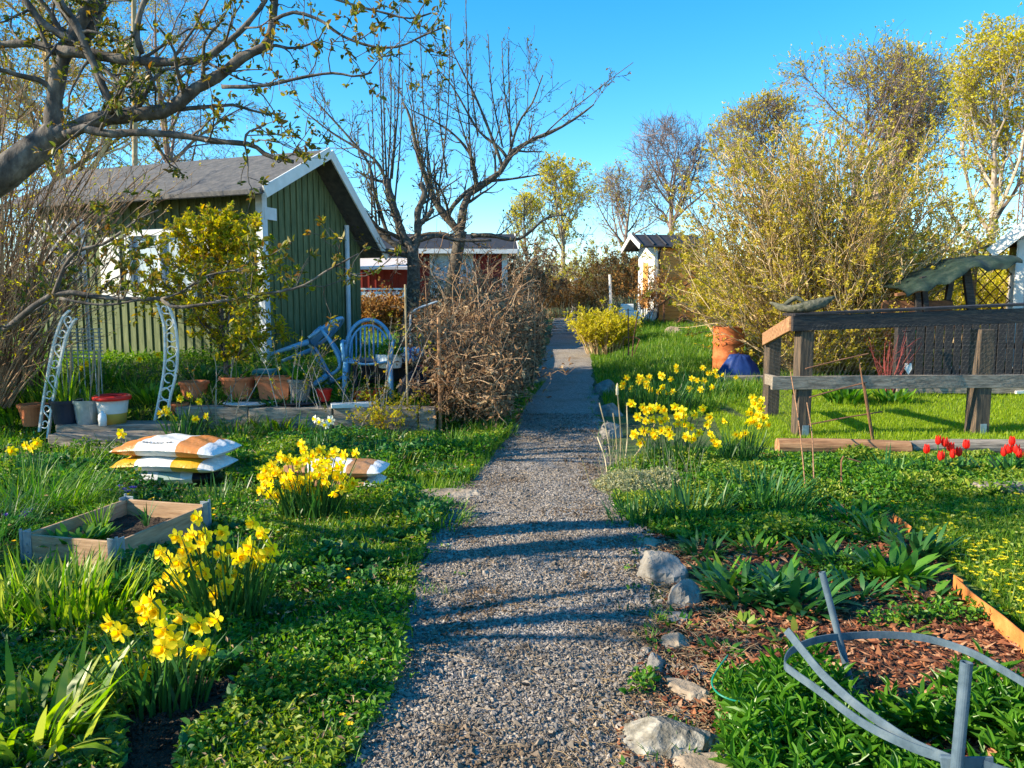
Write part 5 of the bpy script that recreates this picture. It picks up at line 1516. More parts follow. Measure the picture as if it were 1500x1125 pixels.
# violets
for k_, (px, py, lab) in enumerate([(192, 735, 'violet crocus cluster behind the wooden raised bed'), (40, 778, 'violet flowers left of the wooden raised bed')]):
    b = gp(px, py); t = thing('crocus_clump', lab, 'crocus', b, 'violet flowers')
    mb = MB(); n = 30
    P = b + np.column_stack([rng.normal(0, .06, (n, 2)), np.zeros(n)]); mb.blades(P, rng.uniform(0, 6, n), .11, .004, .2, .4, 3)
    mb.build('foliage', MT['daff_leaf'], t)
    for j in range(6):
        mb = MB(); q = b + np.array([*rng.normal(0, .05, 2), .11 + rng.uniform(-.02, .02)])
        a = np.arange(6) * PI / 3; D = np.stack([np.cos(a), np.sin(a), np.full(6, .9)], 1); mb.leaves(np.tile(q, (6, 1)), D, .034, .02, hint=np.column_stack([-np.cos(a), -np.sin(a), np.full(6, .6)]))
        mb.tube([q - [0, 0, .11], q], .002, 4)
        mb.build('flower', MT['petal_violet'], t)
# tulips
def tulips(label, px, base_px):
    b = gp(*base_px); t = thing('tulip_clump', label, 'tulips', b, 'red tulips')
    mb = MB(); pts = [at(x, y, b[1] + rng.uniform(-.12, .12)) for x, y in px]
    for p in pts:
        g = np.array([p[0] + rng.uniform(-.04, .04), p[1], H(p[0], p[1])])
        mb.tube(smooth_line([g, (g + p) / 2 + [.01, 0, 0], p], 6), .005, 5)
        n = 4; mb.blades(np.tile(g, (n, 1)), rng.uniform(0, 6, n), rng.uniform(.2, .3, n), .05, .25, .7, 5, np.array([.5, .95, 1, .8, .45]))
    mb.build('foliage', MT['leaf_blue'], t)
    for p in pts:
        mb = MB()
        tul = rng.uniform(.85, 1.25); n = 6; a = np.arange(n) * PI / 3 + rng.uniform(0, 1)
        for f0, z0, f1, z1 in ((.3, 0, 1, .028), (1, .028, .62, .068)):
            pass
        Vs = []
        ring = []
        for (r_, z_, w_) in ((.006, -.004, .35), (.024, .01, .55), (.029, .034, .6), (.025, .064, .42), (.023, .086, .03)):
            ring.append((r_, z_, w_))
        for j in range(n):
            V = []
            for r_, z_, w_ in ring:
                rr = r_ * (1.0 if j % 2 else .86) * tul
                for s in (-1, 0, 1):
                    aa = a[j] + s * w_
                    V.append(p + np.array([math.cos(aa) * rr * (1.05 if s == 0 else 1), math.sin(aa) * rr * (1.05 if s == 0 else 1), z_]))
            f = [[k * 3 + s, k * 3 + s + 1, k * 3 + s + 4, k * 3 + s + 3] for k in range(4) for s in range(2)]
            mb.add(V, f)
        mb.build('flower', MT['petal_red'], t, smooth=True)
tulips('larger group of red tulips right of the middle of the timber sleeper', [(1357, 664), (1374, 651), (1384, 654), (1392, 661), (1378, 674), (1415, 657), (1395, 671), (1404, 668)], (1385, 705))
tulips('red tulips close to the right edge of the picture', [(1482, 652), (1476, 664), (1488, 664), (1493, 670), (1470, 668)], (1482, 700))

# ------------------------------------------------------------------ leaf clumps
def clump(name, label, b, n, L, W, mat, rad=.1, lean=.3, curve=.7, nseg=5, prof=(.85, 1, .95, .8, .5), cat='plant', group=None, sy=1.0):
    b = np.asarray(b, float); mb = MB()
    a = rng.uniform(0, 2 * PI, n); q = np.sqrt(rng.random(n)) * rad
    P = b + np.stack([np.cos(a) * q, np.sin(a) * q * sy, np.zeros(n)], 1); P[:, 2] = hgt(P[:, 0], P[:, 1]) - .01
    mb.blades(P, a + rng.normal(0, .5, n), L * rng.uniform(.55, 1.15, n), W * rng.uniform(.7, 1.2, n), np.abs(rng.normal(lean, .18, n)), curve * rng.uniform(.3, 1.5, n), nseg, np.array(prof), rng.normal(0, .3, n))
    return tag(mb.build(name, MT[mat], None, b, smooth=True), label, cat, group)
LEAFP = (.2, .45, .92, 1.05, .72)
b = gp(40, 1095); 
clump('daylily_clump', 'large clump of broad light green strap leaves in the bottom left corner', b, 110, .35, .034, 'iris', .22, .35, .9, 6, (.8, 1, 1, .9, .75, .4), group='strap leaved clumps')
b = gp(85, 905)
clump('iris_clump', 'upright bright green blades in front of the wooden raised bed', b, 420, .34, .016, 'iris', .42, .15, .6, 5, group='strap leaved clumps', sy=.6)
b = gp(-30, 930)
clump('iris_clump', 'green blades at the left edge above the broad strap leaves', b, 160, .32, .014, 'grass', .3, .2, .7, 5, group='strap leaved clumps')
b = gp(55, 755)
clump('grass_mound', 'arching mound of thin dark green grass left of the raised bed', b, 900, .55, .007, 'leaf_cover', .5, .35, 1.6, 6, (1, 1, 1, .9, .7, .4), 'grass', None, .5)
b = gp(-40, 800)
clump('grass_mound', 'smaller grass mound cut by the left edge below the arching one', b, 350, .45, .008, 'daff_leaf', .35, .3, 1.3, 6, (1, 1, 1, .9, .7, .4), 'grass')
for px, py, n, L, W, rad, mat_, lab, pr in [
    (1085, 880, 87, 0.228, 0.036, .13, 'leaf_blue', 'leafy rosette of broad dark leaves right of the path boulders', LEAFP),
    (1165, 890, 98, 0.247, 0.040, .14, 'leaf_blue', 'wide leafy rosette just left of the short leaning pipe', LEAFP),
    (1030, 815, 76, 0.180, 0.026, .12, 'daff_leaf', 'small pale leafed plant behind the blue grey boulder', LEAFP),
    (1310, 850, 83, 0.257, 0.043, .12, 'phlox', 'tall broad leaved plant in the middle of the mulch bed', LEAFP),
    (1255, 875, 57, 0.171, 0.026, .1, 'leaf_blue', 'low leafy plant right of the leaning pipe', LEAFP),
    (1255, 765, 57, 0.190, 0.030, .12, 'phlox', 'light leafed plant near the front of the strawberry leaves', LEAFP),
    (1345, 815, 64, 0.247, 0.033, .12, 'daff_leaf', 'dark leafed plant by the upper piece of rusty edging', LEAFP),
    (1300, 700, 60, .3, .018, .16, 'leaf_blue', 'narrow dark leaf tuft left of the red tulips', None),
    (1120, 740, 190, .33, .016, .34, 'leaf_blue', 'broad tuft of narrow dark blue green leaves in the right bed', None),
    (1010, 760, 150, .3, .016, .3, 'daff_leaf', 'rounded tuft of dark narrow leaves at the path edge', None),
    (935, 765, 120, .22, .014, .22, 'daff_leaf', 'low dark tuft next to the gravel right of the path', None),
    (1400, 700, 95, 0.209, 0.033, .2, 'phlox', 'leafy green plant around the stems of the tulips', LEAFP),
    (1450, 700, 95, 0.247, 0.033, .22, 'phlox', 'dense leafy plant between the two groups of tulips', LEAFP),
    (1200, 690, 90, .2, .02, .3, 'phlox', 'light green leafy plant in front of the timber sleeper', None),
    (1090, 925, 30, 0.114, 0.033, .06, 'leaf_cover_y', 'small bright lime green seedling in the mulch, the left one', LEAFP),
    (1165, 945, 34, 0.114, 0.033, .08, 'leaf_cover_y', 'small bright lime green seedling beside the flat metal strip', LEAFP),
    (995, 920, 57, 0.095, 0.017, .08, 'leaf_cover', 'small green plant behind the round pale stone', LEAFP),
    (955, 940, 49, 0.076, 0.013, .06, 'phlox', 'tiny bright plant at the gravel edge beside the round pale stone', LEAFP),
    (345, 648, 130, .3, .014, .3, 'daff_leaf', 'dark leaf tuft behind the dense daffodil clump, left one', None),
    (420, 640, 120, .34, .016, .3, 'leaf_cover', 'green leaf tuft in front of the terracotta planter', None),
    (560, 690, 120, .26, .014, .3, 'leaf_cover_y', 'yellow green leaf tuft behind the doorstep slab', None),
    (650, 668, 150, .3, .012, .35, 'grass', 'long grass tuft below the bramble hedge', None),
    (720, 640, 150, .26, .012, .3, 'grass', 'grass tuft at the path edge below the bramble hedge', None),
    (560, 655, 110, .24, .02, .3, 'daff_leaf', 'dark leafy tuft in front of the low leafing shrub', None),
    (320, 735, 120, .2, .012, .3, 'daff_leaf', 'dark tuft right of the raised bed back corner', None),
    (640, 770, 140, .2, .008, .25, 'grass', 'bright grass tuft at the path edge right of the dense daffodils', None),
    (1200, 820, 50, .2, .03, .12, 'phlox', 'leafy plant between the two dark rosettes and the light leafed plant', LEAFP),
    (1110, 810, 46, .18, .03, .12, 'leaf_cover', 'leafy plant behind the dark rosette by the boulders', LEAFP),
    (1225, 835, 60, .22, .03, .13, 'leaf_blue', 'dark leafy plant behind the leaning pipe', LEAFP),
    (1130, 865, 60, .22, .034, .13, 'phlox', 'fresh green rosette between the two dark rosettes', LEAFP),
    (1360, 880, 40, .15, .03, .12, 'leaf_cover', 'small leafy plant left of the bent end of the edging', LEAFP),
    (1060, 860, 50, .2, .03, .11, 'leaf_cover', 'small fresh rosette closest to the boulders', LEAFP),
    (1290, 790, 50, .2, .03, .12, 'leaf_cover', 'leafy plant left of the short rusty edging', LEAFP),
    (1050, 960, 24, .1, .03, .07, 'phlox', 'little seedling in the mulch right of the flat tan stone', LEAFP),
    (1320, 930, 20, .1, .03, .08, 'leaf_cover_y', 'little lime seedling in the mulch behind the ring', LEAFP),
    (1445, 890, 76, 0.095, 0.023, .12, 'leaf_cover_y', 'low yellow green plant beside the long rusty edging', LEAFP)]:
    b = gp(px, py)
    clump('leafy_plant' if pr else 'leaf_tuft', lab, b, n, L, W, mat_, rad, .5 if pr else .3, 1.0 if pr else .7, 5, pr or (.9, 1, .95, .8, .5), 'plant', 'leafy garden plants')
# silvery cushion
b = gp(945, 715); mb = MB(); n = 9000
a = rng.uniform(0, 2 * PI, n); q = np.sqrt(rng.random(n))
P = np.stack([b[0] + np.cos(a) * q * .48, b[1] + np.sin(a) * q * .42, np.zeros(n)], 1)
hh = .24 * (1 - q ** 2) * (.7 + .3 * wavy(P[:, 0], P[:, 1], 9, 71)); P[:, 2] = hgt(P[:, 0], P[:, 1]) + hh * rng.uniform(.3, 1, n)
up_leaves(mb, P, .028, W=.4)
N = 90; Q = P[:N].copy(); Q[:, 2] = hgt(Q[:, 0], Q[:, 1]); D = rng.normal(0, .3, (N, 3)) + [0, 0, 1]
mb.tubes(np.stack([Q, Q + D * .15, Q + D * .3 * rng.uniform(.6, 1.2, (N, 1))], 1), np.full((N, 3), .002), 3)
tag(mb.build('silver_cushion', MT['leaf_silver'], None, b), 'silvery grey cushion plant bulging onto the gravel', 'plant')
# dry stalks beside it
b = gp(900, 690); mb = MB()
for x0, y0, x1, y1 in [(908, 690, 904, 572), (914, 690, 918, 590), (896, 690, 878, 590), (890, 700, 875, 640), (902, 690, 898, 605), (920, 680, 960, 620)]:
    mb.tube(smooth_line([gp(x0, y0), (gp(x0, y0) + at(x1, y1, b[1])) / 2 + [.02, 0, 0], at(x1, y1, b[1])], 8), .0055, 5)
mb.lathe([(0, 0), (.012, .01), (.014, .06), (.004, .12)], at(904, 580, b[1]), 8)
tag(mb.build('dry_stalks', MT['straw'], None, b), 'dry pale seed stalks standing above the silvery cushion', 'stalks')

# ------------------------------------------------------------------ stones along the path
def rock(label, px, py, w, d, h, mat_, seed, yaw=0.0, group='stones edging the path', flat=.0, name='boulder'):
    b = gp(px, py); r_ = np.random.default_rng(seed); w *= 1.3; d *= 1.25; h *= 1.15
    nu, nv = 26, 16
    u = np.arange(nu) * 2 * PI / nu; v = np.linspace(-.5, 1, nv) * PI / 2
    U, Vv = np.meshgrid(u, v)
    N3 = np.stack([np.cos(U) * np.cos(Vv), np.sin(U) * np.cos(Vv), np.sin(Vv)], -1)
    rr = np.ones_like(U) * 1.25
    for k in range(13):       # chop with random planes for facets
        nrm = r_.normal(0, 1, 3); nrm[2] = abs(nrm[2]) * .8; nrm /= np.linalg.norm(nrm)
        dd = r_.uniform(.72, 1.0); c_ = N3 @ nrm
        rr = np.where(c_ > .05, np.minimum(rr, dd / np.maximum(c_, .05)), rr)
    rr = rr + .02 * r_.normal(0, 1, rr.shape) * np.cos(Vv)
    rr[-1] = rr[-1].mean()
    V = N3 * rr[..., None] * np.array([w / 2, d / 2, h])
    if flat: V[..., 2] = np.minimum(V[..., 2], h * flat)
    c, s = math.cos(yaw), math.sin(yaw)
    V = np.stack([V[..., 0] * c - V[..., 1] * s, V[..., 0] * s + V[..., 1] * c, V[..., 2]], -1) + b
    i = np.arange(nv - 1)[:, None] * nu; k = np.arange(nu)[None]; k2 = (k + 1) % nu
    mb = MB().add(V.reshape(-1, 3), np.stack([i + k, i + k2, i + nu + k2, i + nu + k], -1).reshape(-1, 4))
    return tag(mb.build(name, MT[mat_], None, b), label, 'stone', group)
rock('pointed grey boulder half in blue shade at the right path edge', 965, 848, .22, .22, .15, 'stone', 1)
rock('grey boulder just in front of the pointed one', 1003, 885, .17, .17, .11, 'stone', 2, .4)
rock('small round pale stone at the gravel edge', 988, 948, .115, .1, .06, 'stone_tan', 3)
rock('narrow upright grey stone sunk beside the round pale one', 958, 985, .075, .17, .06, 'stone', 4, -.3)
rock('flat tan stone with a pointed end', 1006, 1022, .14, .2, .06, 'stone_tan', 5, .5, flat=.7)
rock('large crumbly lichen covered stone low in the picture', 975, 1095, .3, .22, .09, 'stone_lichen', 6, -.2)
rock('flat tan slab cut by the bottom edge of the picture', 1050, 1140, .3, .22, .07, 'stone_tan', 7, .1, flat=.6)
rock('flat grey stone half buried between the boulders and the round pale stone', 990, 912, .15, .12, .035, 'stone', 41)
rock('flat grey stone half buried just below the flat tan one', 985, 1050, .16, .13, .03, 'stone', 42)
rock('flat brown stone behind the pointed boulder at the gravel edge', 945, 800, .2, .14, .035, 'stone_tan', 43)
for k_, (px_, py_, w_) in enumerate([(968, 905, .1), (948, 962, .09), (1022, 985, .11), (950, 1045, .1)]):
    rock(['flat grey chip of stone just left of the second boulder', 'flat grey chip of stone left of the round pale stone', 'flat grey stone in the mulch right of the narrow upright one', 'flat grey stone at the gravel edge above the lichen stone'][k_], px_, py_, w_, w_ * .8, .03, 'stone', 60 + k_, k_)
rock('small grey stone half buried left of the lichen stone', 905, 1010, .08, .07, .03, 'stone', 8)
rock('grey stone by the path in front of the far daffodil row', 884, 578, .32, .3, .2, 'stone', 9)
rock('grey stone by the path nearer than the far daffodil row', 893, 608, .3, .26, .14, 'stone', 10)
rock('dark rounded stone under the dry stalks', 893, 640, .26, .22, .12, 'stone', 12)
rock('small pale stone at the lawn edge left of the black frame', 1075, 556, .35, .2, .08, 'stone_tan', 13)
rock('flat brown doorstep slab on the left path edge', 655, 728, .5, .26, .07, 'stone_tan', 14, .1, flat=.6)
rock('grey slab between the doorstep slab and the soil sacks', 590, 722, .42, .22, .035, 'stone', 15, 0, flat=.6)
rock('reddish brick like stone under the dense daffodil clump', 516, 748, .18, .1, .05, 'stone_tan', 16)
rock('brown stone left of the dense daffodil clump', 385, 742, .2, .12, .05, 'stone_tan', 17)

# ------------------------------------------------------------------ raised bed
c0 = np.array([-2.3, 4.36, 0]); fx = np.array([-.97, .235, 0]); fx /= np.linalg.norm(fx); sx_ = np.array([.235, .97, 0]); sx_ /= np.linalg.norm(sx_)
bl = c0 + fx * .66
bed = thing('raised_bed', 'wooden pallet collar raised bed with metal hinge corners', 'raised bed', (c0 + bl + sx_ * .86) / 2)
mB = np.eye(4); mB[:3, 0] = -fx; mB[:3, 1] = sx_; mB[:3, 3] = bl      # x: left front -> right front, y: to the back
LX, LY, HB = .66, .86, .2
for x0, x1, y0, y1 in ((0.022, LX - .022, 0, .02), (0.022, LX - .022, LY - .02, LY), (0, .02, .0, LY), (LX - .02, LX, .0, LY)):
    MB().mat(mB).box(x0, x1, y0, y1, -.03, HB, .003).build('board', MT['wood_bed'], bed)
for x, y in ((0, 0), (LX, 0), (0, LY), (LX, LY)):
    mb = MB().mat(mB); sxn = -1 if x == 0 else 1; syn = -1 if y == 0 else 1
    mb.box(x - .005 if sxn < 0 else x - .06, x + .06 if sxn < 0 else x + .005, y + syn * .003 - .003, y + syn * .003 + .003, -.02, HB + .02, .001)
    mb.box(x + sxn * .003 - .003, x + sxn * .003 + .003, y - .004 if syn < 0 else y - .06, y + .06 if syn < 0 else y + .004, -.02, HB + .02, .001)
    mb.tube([(x + sxn * .008, y + syn * .008, -.02), (x + sxn * .008, y + syn * .008, HB + .035)], .009, 8)
    for z in (.04, .09, .14):
        mb.lathe([(.007, 0), (.007, .006), (0, .008)], (x - sxn * .03, y + syn * .006, z), 6)
    mb.build('hinge', MT['galv'], bed)
n = 25; xs_ = np.linspace(.021, LX - .021, n); ys_ = np.linspace(.021, LY - .021, n); Xs, Ys = np.meshgrid(xs_, ys_)
Zs = .085 + .02 * wavy(Xs * 3, Ys * 3, 4, 81) + rng.normal(0, .004, Xs.shape)
i = (np.arange(n - 1)[:, None] * n + np.arange(n - 1)[None]).ravel()
MB().mat(mB).add(np.stack([Xs, Ys, Zs], -1).reshape(-1, 3), np.stack([i, i + 1, i + n + 1, i + n], 1)).build('soil', MT['soil'], bed)
def plantin(name, label, b, n, L, W, mat_, rad, lean, curve, cat='plant', group=None, lf_=True, z=0):
    b = np.asarray(b, float); mb = MB(); a = rng.uniform(0, 2 * PI, n); q = np.sqrt(rng.random(n)) * rad
    P = b + np.stack([np.cos(a) * q, np.sin(a) * q, np.zeros(n)], 1)
    mb.blades(P, a + rng.normal(0, .4, n), L * rng.uniform(.5, 1.15, n), W * rng.uniform(.7, 1.2, n), np.abs(rng.normal(lean, .15, n)), curve * rng.uniform(.4, 1.4, n), 5, np.array(LEAFP if lf_ else (.9, 1, .95, .8, .5)), rng.normal(0, .3, n))
    return tag(mb.build(name, MT[mat_], None, b, smooth=True), label, cat, group)
w_ = mB[:3, :3] @ np.array([.25, .18, .1]) + bl
plantin('leafy_plant', 'low leafy green plant growing inside the raised bed', w_, 130, .13, .035, 'leaf_cover', .15, .5, .9)
w_ = mB[:3, :3] @ np.array([.16, .42, .1]) + bl
plantin('grass_tuft', 'thin grass tuft inside the back of the raised bed', w_, 50, .25, .006, 'grass', .05, .2, .6, lf_=False)
w_ = mB[:3, :3] @ np.array([.36, .62, .1]) + bl
plantin('leek_plant', 'thin drooping leek leaves in the raised bed soil', w_, 9, .26, .012, 'leaf_blue', .02, .3, .9, lf_=False)

# ------------------------------------------------------------------ soil sacks
def sack(label, c, yaw, L, Wd, T, bands, group='sacks of soil', sag=.0, seed=0, text=None, tilt=0.0):
    """pillow sack: local x along the length; bands = [(x0, x1, slant, material)] become printed parts of one skin"""
    c = np.asarray(c, float)
    t = thing('soil_sack', label, 'sack', c, group)
    r_ = np.random.default_rng(seed)
    nu, nv = 44, 22
    M = np.eye(4); cy, sy = math.cos(yaw), math.sin(yaw)
    M[:3, 0] = [cy, sy, 0]; M[:3, 1] = [-sy, cy, 0]; M[:3, 3] = c
    u = np.linspace(-1, 1, nu); v = np.linspace(-1, 1, nv)
    U, Vv = np.meshgrid(u, v, indexing='ij')
    prof = (np.maximum(1 - np.abs(U) ** 3.2, 0)) ** .55 * (np.maximum(1 - np.abs(Vv) ** 3.0, 0)) ** .5
    wr = .010 * np.sin(U * 9 + Vv * 3 + seed) * np.cos(Vv * 5 + seed * 2) + .012 * np.sin(Vv * 11 + U * 4 + seed) * np.abs(U) ** 2
    X = U * L / 2 * (1 - .03 * Vv ** 2); Yv = Vv * Wd / 2 * (1 - .05 * U ** 4)
    Zt = T * .5 + prof * (T * .5 + wr) + sag * U * U + tilt * X
    Zb = T * .5 - prof * T * .5 + sag * U * U + tilt * X
    def skin(sel_mat, fn):
        pass
    mats = []
    for bnd in bands:
        if bnd[3] not in mats: mats.append(bnd[3])
    # face centre -> band
    Uc = (U[:-1, :-1] + U[1:, 1:]) / 2; Vc = (Vv[:-1, :-1] + Vv[1:, 1:]) / 2
    which = np.zeros(Uc.shape, int)
    for x0, x1, sl, mn in bands:
        k = (Uc > x0 + sl * (Vc)) & (Uc <= x1 + sl * (Vc) * (1 if x1 < .99 else 0) + (.01 if x1 >= .99 else 0))
        which[k] = mats.index(mn)
    V = np.concatenate([np.stack([X, Yv, Zt], -1).reshape(-1, 3), np.stack([X, Yv, Zb], -1).reshape(-1, 3)])
    i = (np.arange(nu - 1)[:, None] * nv + np.arange(nv - 1)[None])
    mb = MB().mat(M); mb.add(V, np.concatenate([np.stack([i, i + nv, i + nv + 1, i + 1], -1).reshape(-1, 4), np.stack([i, i + 1, i + nv + 1, i + nv], -1).reshape(-1, 4) + nu * nv]))
    o = mb.build('bag_skin', MT[mats[0]], t, smooth=True)
    for mn in mats[1:]: o.data.materials.append(MT[mn])
    o.data.polygons.foreach_set('material_index', np.concatenate([which.ravel(), which.ravel()]).astype(np.int32))
    if text:
        cu = bpy.data.curves.new('lettering', 'FONT'); cu.body = text; cu.size = .075; cu.align_x = 'CENTER'; cu.extrude = .0008
        tmp = bpy.data.objects.new('lettering', cu); COL.objects.link(tmp)
        dg = bpy.context.evaluated_depsgraph_get(); me = bpy.data.meshes.new_from_object(tmp.evaluated_get(dg))
        bpy.data.objects.remove(tmp)
        n_ = len(me.vertices); co = np.zeros(n_ * 3); me.vertices.foreach_get('co', co); co = co.reshape(-1, 3)
        # lay the letters over the front shoulder of the sack
        vv = -.80 + co[:, 1] / (Wd / 2) * .55; uu = -.10 + co[:, 0] / (L / 2)
        pr = (np.maximum(1 - np.abs(uu) ** 3.2, 0)) ** .55 * (np.maximum(1 - np.abs(vv) ** 3.0, 0)) ** .5
        wr2 = .010 * np.sin(uu * 9 + vv * 3 + seed) * np.cos(vv * 5 + seed * 2) + .012 * np.sin(vv * 11 + uu * 4 + seed) * np.abs(uu) ** 2
        q = np.stack([uu * L / 2, vv * Wd / 2 - .004, T * .5 + pr * (T * .5 + wr2) + sag * uu * uu + tilt * uu * L / 2 + .004 + co[:, 2]], 1)
        me.vertices.foreach_set('co', (q @ M[:3, :3].T).ravel()); me.update(); me.materials.clear(); me.materials.append(MT['ink'])
        lo_ = bpy.data.objects.new('lettering', me); COL.objects.link(lo_); lo_.parent = t
    return t
g0 = gp(245, 716)
sack('half deflated pale blue and white soil sack at the bottom of the stack of three', g0 + [-.03, .22, .0], .1, .74, .42, .15, [(-1.1, -.75, 0, 'black_bag'), (-.75, -.15, .05, 'bag_white'), (-.15, .35, .05, 'bag_green'), (.35, .62, .05, 'bag_white'), (.62, 1.1, 0, 'black_bag')], seed=3)
sack('white and yellow soil sack in the middle of the stack of three', g0 + [-.02, .22, .125], -.12, .98, .5, .15, [(-1.1, -.93, 0, 'bag_white'), (-.93, -.3, .22, 'bag_yellow'), (-.3, .2, -.2, 'bag_white'), (.2, .72, 0, 'bag_yellow'), (.72, 1.1, 0, 'bag_white')], sag=-.03, seed=5)
sack('white and orange soil sack on top of the stack of three', g0 + [.0, .23, .255], -.17, 1.0, .52, .16, [(-1.1, -.85, 0, 'bag_white'), (-.85, -.38, .12, 'bag_orange'), (-.38, .3, -.25, 'bag_white'), (.3, .72, 0, 'bag_orange'), (.72, 1.1, 0, 'bag_white')], sag=-.03, seed=8, text='teLako.se')
g1 = gp(480, 726)
sack('blue and white soil sack under the brown one behind the dense daffodils', g1 + [.0, .25, .0], -.05, .85, .4, .13, [(-1.1, .3, 0, 'bag_brown'), (.3, .72, 0, 'bag_brown'), (.72, 1.1, 0, 'bag_white')], seed=9)
sack('brown and white soil sack lying on top behind the dense daffodils', g1 + [.01, .25, .115], -.08, .88, .42, .13, [(-1.1, -.6, 0, 'bag_brown'), (-.6, .35, -.2, 'bag_white'), (.35, .76, 0, 'bag_brown'), (.76, 1.1, 0, 'bag_white')], seed=10)
# ------------------------------------------------------------------ black timber frame with chicken wire
TF = gp(1172, 645)
P1 = at(1172, 640, 9.0); P1[2] = H(P1[0], P1[1])
P2 = at(1430, 636, 9.25); P2[2] = H(P2[0], P2[1])
P0 = at(1128, 612, 10.6); P0[2] = H(P0[0], P0[1])
fd = (P2 - P1); fd[2] = 0; fd /= np.linalg.norm(fd)
fr = thing('timber_frame', 'black stained timber frame with chicken wire and thick posts beside the lawn', 'frame', P1)
def post(p, w, ztop, name='post', m_='post_wood'):
    mb = MB().frame(p, fd)
    mb.box(-w / 2, w / 2, -w / 2, w / 2, -.1, ztop, .008)
    return mb.build(name, MT[m_], fr)
z1 = at(1172, 485, 9.0)[2]; z2 = at(1430, 482, 9.25)[2]
post(P1, .165, z1 - P1[2]); post(P2, .19, z2 - P2[2] - .002); post(P0, .17, at(1128, 492, 10.6)[2] - P0[2])
P3 = P2 + fd * 1.9
post(P3, .17, z2 - P2[2] + .03)
for P in (P1, P2):
    mb = MB().frame(P + [0, 0, 0], fd); mb.box(-.03, .05, -.105, -.1, -.01, .14, .001); mb.build('post_shoe', MT['galv'], fr)
nrm = np.array([fd[1], -fd[0], 0])
a = at(1160, 474, 8.88); b = at(1505, 462, 9.3) ; b = a + (b - a) * 1.25
mb = MB(); mb.bar(a, b, .045, .175, (0, 0, 1)); mb.build('top_rail', MT['wood_black'], fr)
mb = MB(); mb.bar(a + [0, .12, .10], b + [0, .12, .14], .30, .03, (0, 0, 1)); mb.build('top_board', MT['wood_black'], fr)
e = at(1119, 497, 10.62)
mb = MB(); mb.bar(a + [.0, .03, 0], e, .045, .17, (0, 0, 1)); mb.build('side_rail', MT['wood_log'], fr)
a2 = at(1130, 561, 8.88); b2 = at(1505, 558, 9.22); b2 = a2 + (b2 - a2) * 1.2
mb = MB(); mb.bar(a2, b2, .045, .155, (0, 0, 1)); mb.build('middle_rail', MT['wood_grey'], fr)
mb = MB(); mb.bar(at(1152, 563, 9.0), at(1122, 555, 10.5), .04, .14, (0, 0, 1)); mb.build('side_rail', MT['wood_grey'], fr)
# hexagonal chicken wire
mb = MB()
def chicken(o, ux, W, Ht, cell=.055):
    segs = []
    dx = cell; dy = cell * .87
    for r_ in range(int(Ht / dy)):
        for k in range(int(W / dx)):
            x = k * dx + (dx / 2 if r_ % 2 else 0); z = r_ * dy
            segs += [((x, z), (x, z + dy * .5)), ((x, z + dy * .5), (x + dx / 2, z + dy)), ((x, z + dy * .5), (x - dx / 2, z + dy))]
    S = np.array(segs); j = .004
    P = o + S[..., :1] * ux + S[..., 1:] * np.array([0, 0, 1.0])
    P = P + .02 * np.sin(P[..., :1] * 5 + P[..., 2:] * 3) * nrm
    mb.tubes(P, np.full(P.shape[:2], .0008), 3)
ofs = nrm * .055
chicken(P1 + ofs * 2.2 + fd * .0 + [0, 0, .55], fd, 3.6, .78)
sd_ = (P0 - P1); sd_[2] = 0; Ls = np.linalg.norm(sd_); sd_ /= Ls
chicken(P0 - sd_ * Ls + np.array([-.12, 0, .1]), sd_, Ls + .1, 1.05)
mb.build('chicken_wire', MT['wire'], fr)
# slanting brace on the ground in the corner
# mossy driftwood on the rail
dw = at(1175, 452, 9.05)
mb = MB()
def lumpy(mb, pts, rad, sides=12, sc=(1, 1, .55), seed=0):
    pts = np.asarray(pts, float); c = smooth_line(pts, 14); rr = np.interp(np.linspace(0, 1, 14), np.linspace(0, 1, len(rad)), rad)
    n0 = len(mb.V); mb.tube(c, rr, sides)
    V = mb.V[-1]; cc = np.repeat(c, sides, 0)
    V[:] = cc + (V - cc) * np.array(sc) * (1 + .14 * np.sin(V[:, :1] * 40 + seed) * np.cos(V[:, 1:2] * 50 + V[:, 2:] * 60))
lumpy(mb, [at(1162, 451, 9.0), at(1185, 449, 9.02), at(1205, 443, 9.04), at(1222, 435, 9.06)], [.04, .09, .075, .02], sc=(1, 1, .8))
lumpy(mb, [at(1128, 443, 9.2), at(1150, 452, 9.1), at(1172, 453, 9.0), at(1182, 452, 9.0)], [.015, .06, .07, .03], seed=3, sc=(1, 1, .7))
lumpy(mb, [at(1150, 446, 9.2), at(1165, 437, 9.2), at(1178, 442, 9.15)], [.03, .05, .02], seed=5, sc=(1, 1, .6))
tag(mb.build('driftwood', MT['moss'], None, dw, smooth=True), 'dark mossy piece of driftwood resting on the corner of the timber frame', 'driftwood')

# sleepers
a = gp(1138, 664); b = gp(1330, 668)
mb = MB(); mb.tube(smooth_line([a + [0, 0, .075], (a + b) / 2 + [0, .01, .08], b + [0, 0, .07]], 12), np.linspace(.085, .09, 12), 14)
tag(mb.build('sleeper_log', MT['wood_log'], None, (a + b) / 2), 'brown round log lying in front of the timber frame', 'log')
c = gp(1445, 668); b_ = gp(1335, 668)
mb = MB(); mb.tube(smooth_line([b_ + [0, .05, .07], (b_ + c) / 2 + [0, .1, .08], c + [.8, .12, .07]], 12), .08, 14)
tag(mb.build('sleeper_log', MT['wood_grey'], None, (c + b_) / 2), 'greyer log behind the red tulips', 'log')
a = gp(1425, 728); b = gp(1620, 726); mb = MB(); mb.bar(a + [0, 0, .05], b + [0, 0, .05], .14, .13, (0, 0, 1), .012)
tag(mb.build('sleeper', MT['wood_grey'], None, (a + b) / 2), 'grey squared timber sleeper at the right edge below the tulips', 'sleeper')
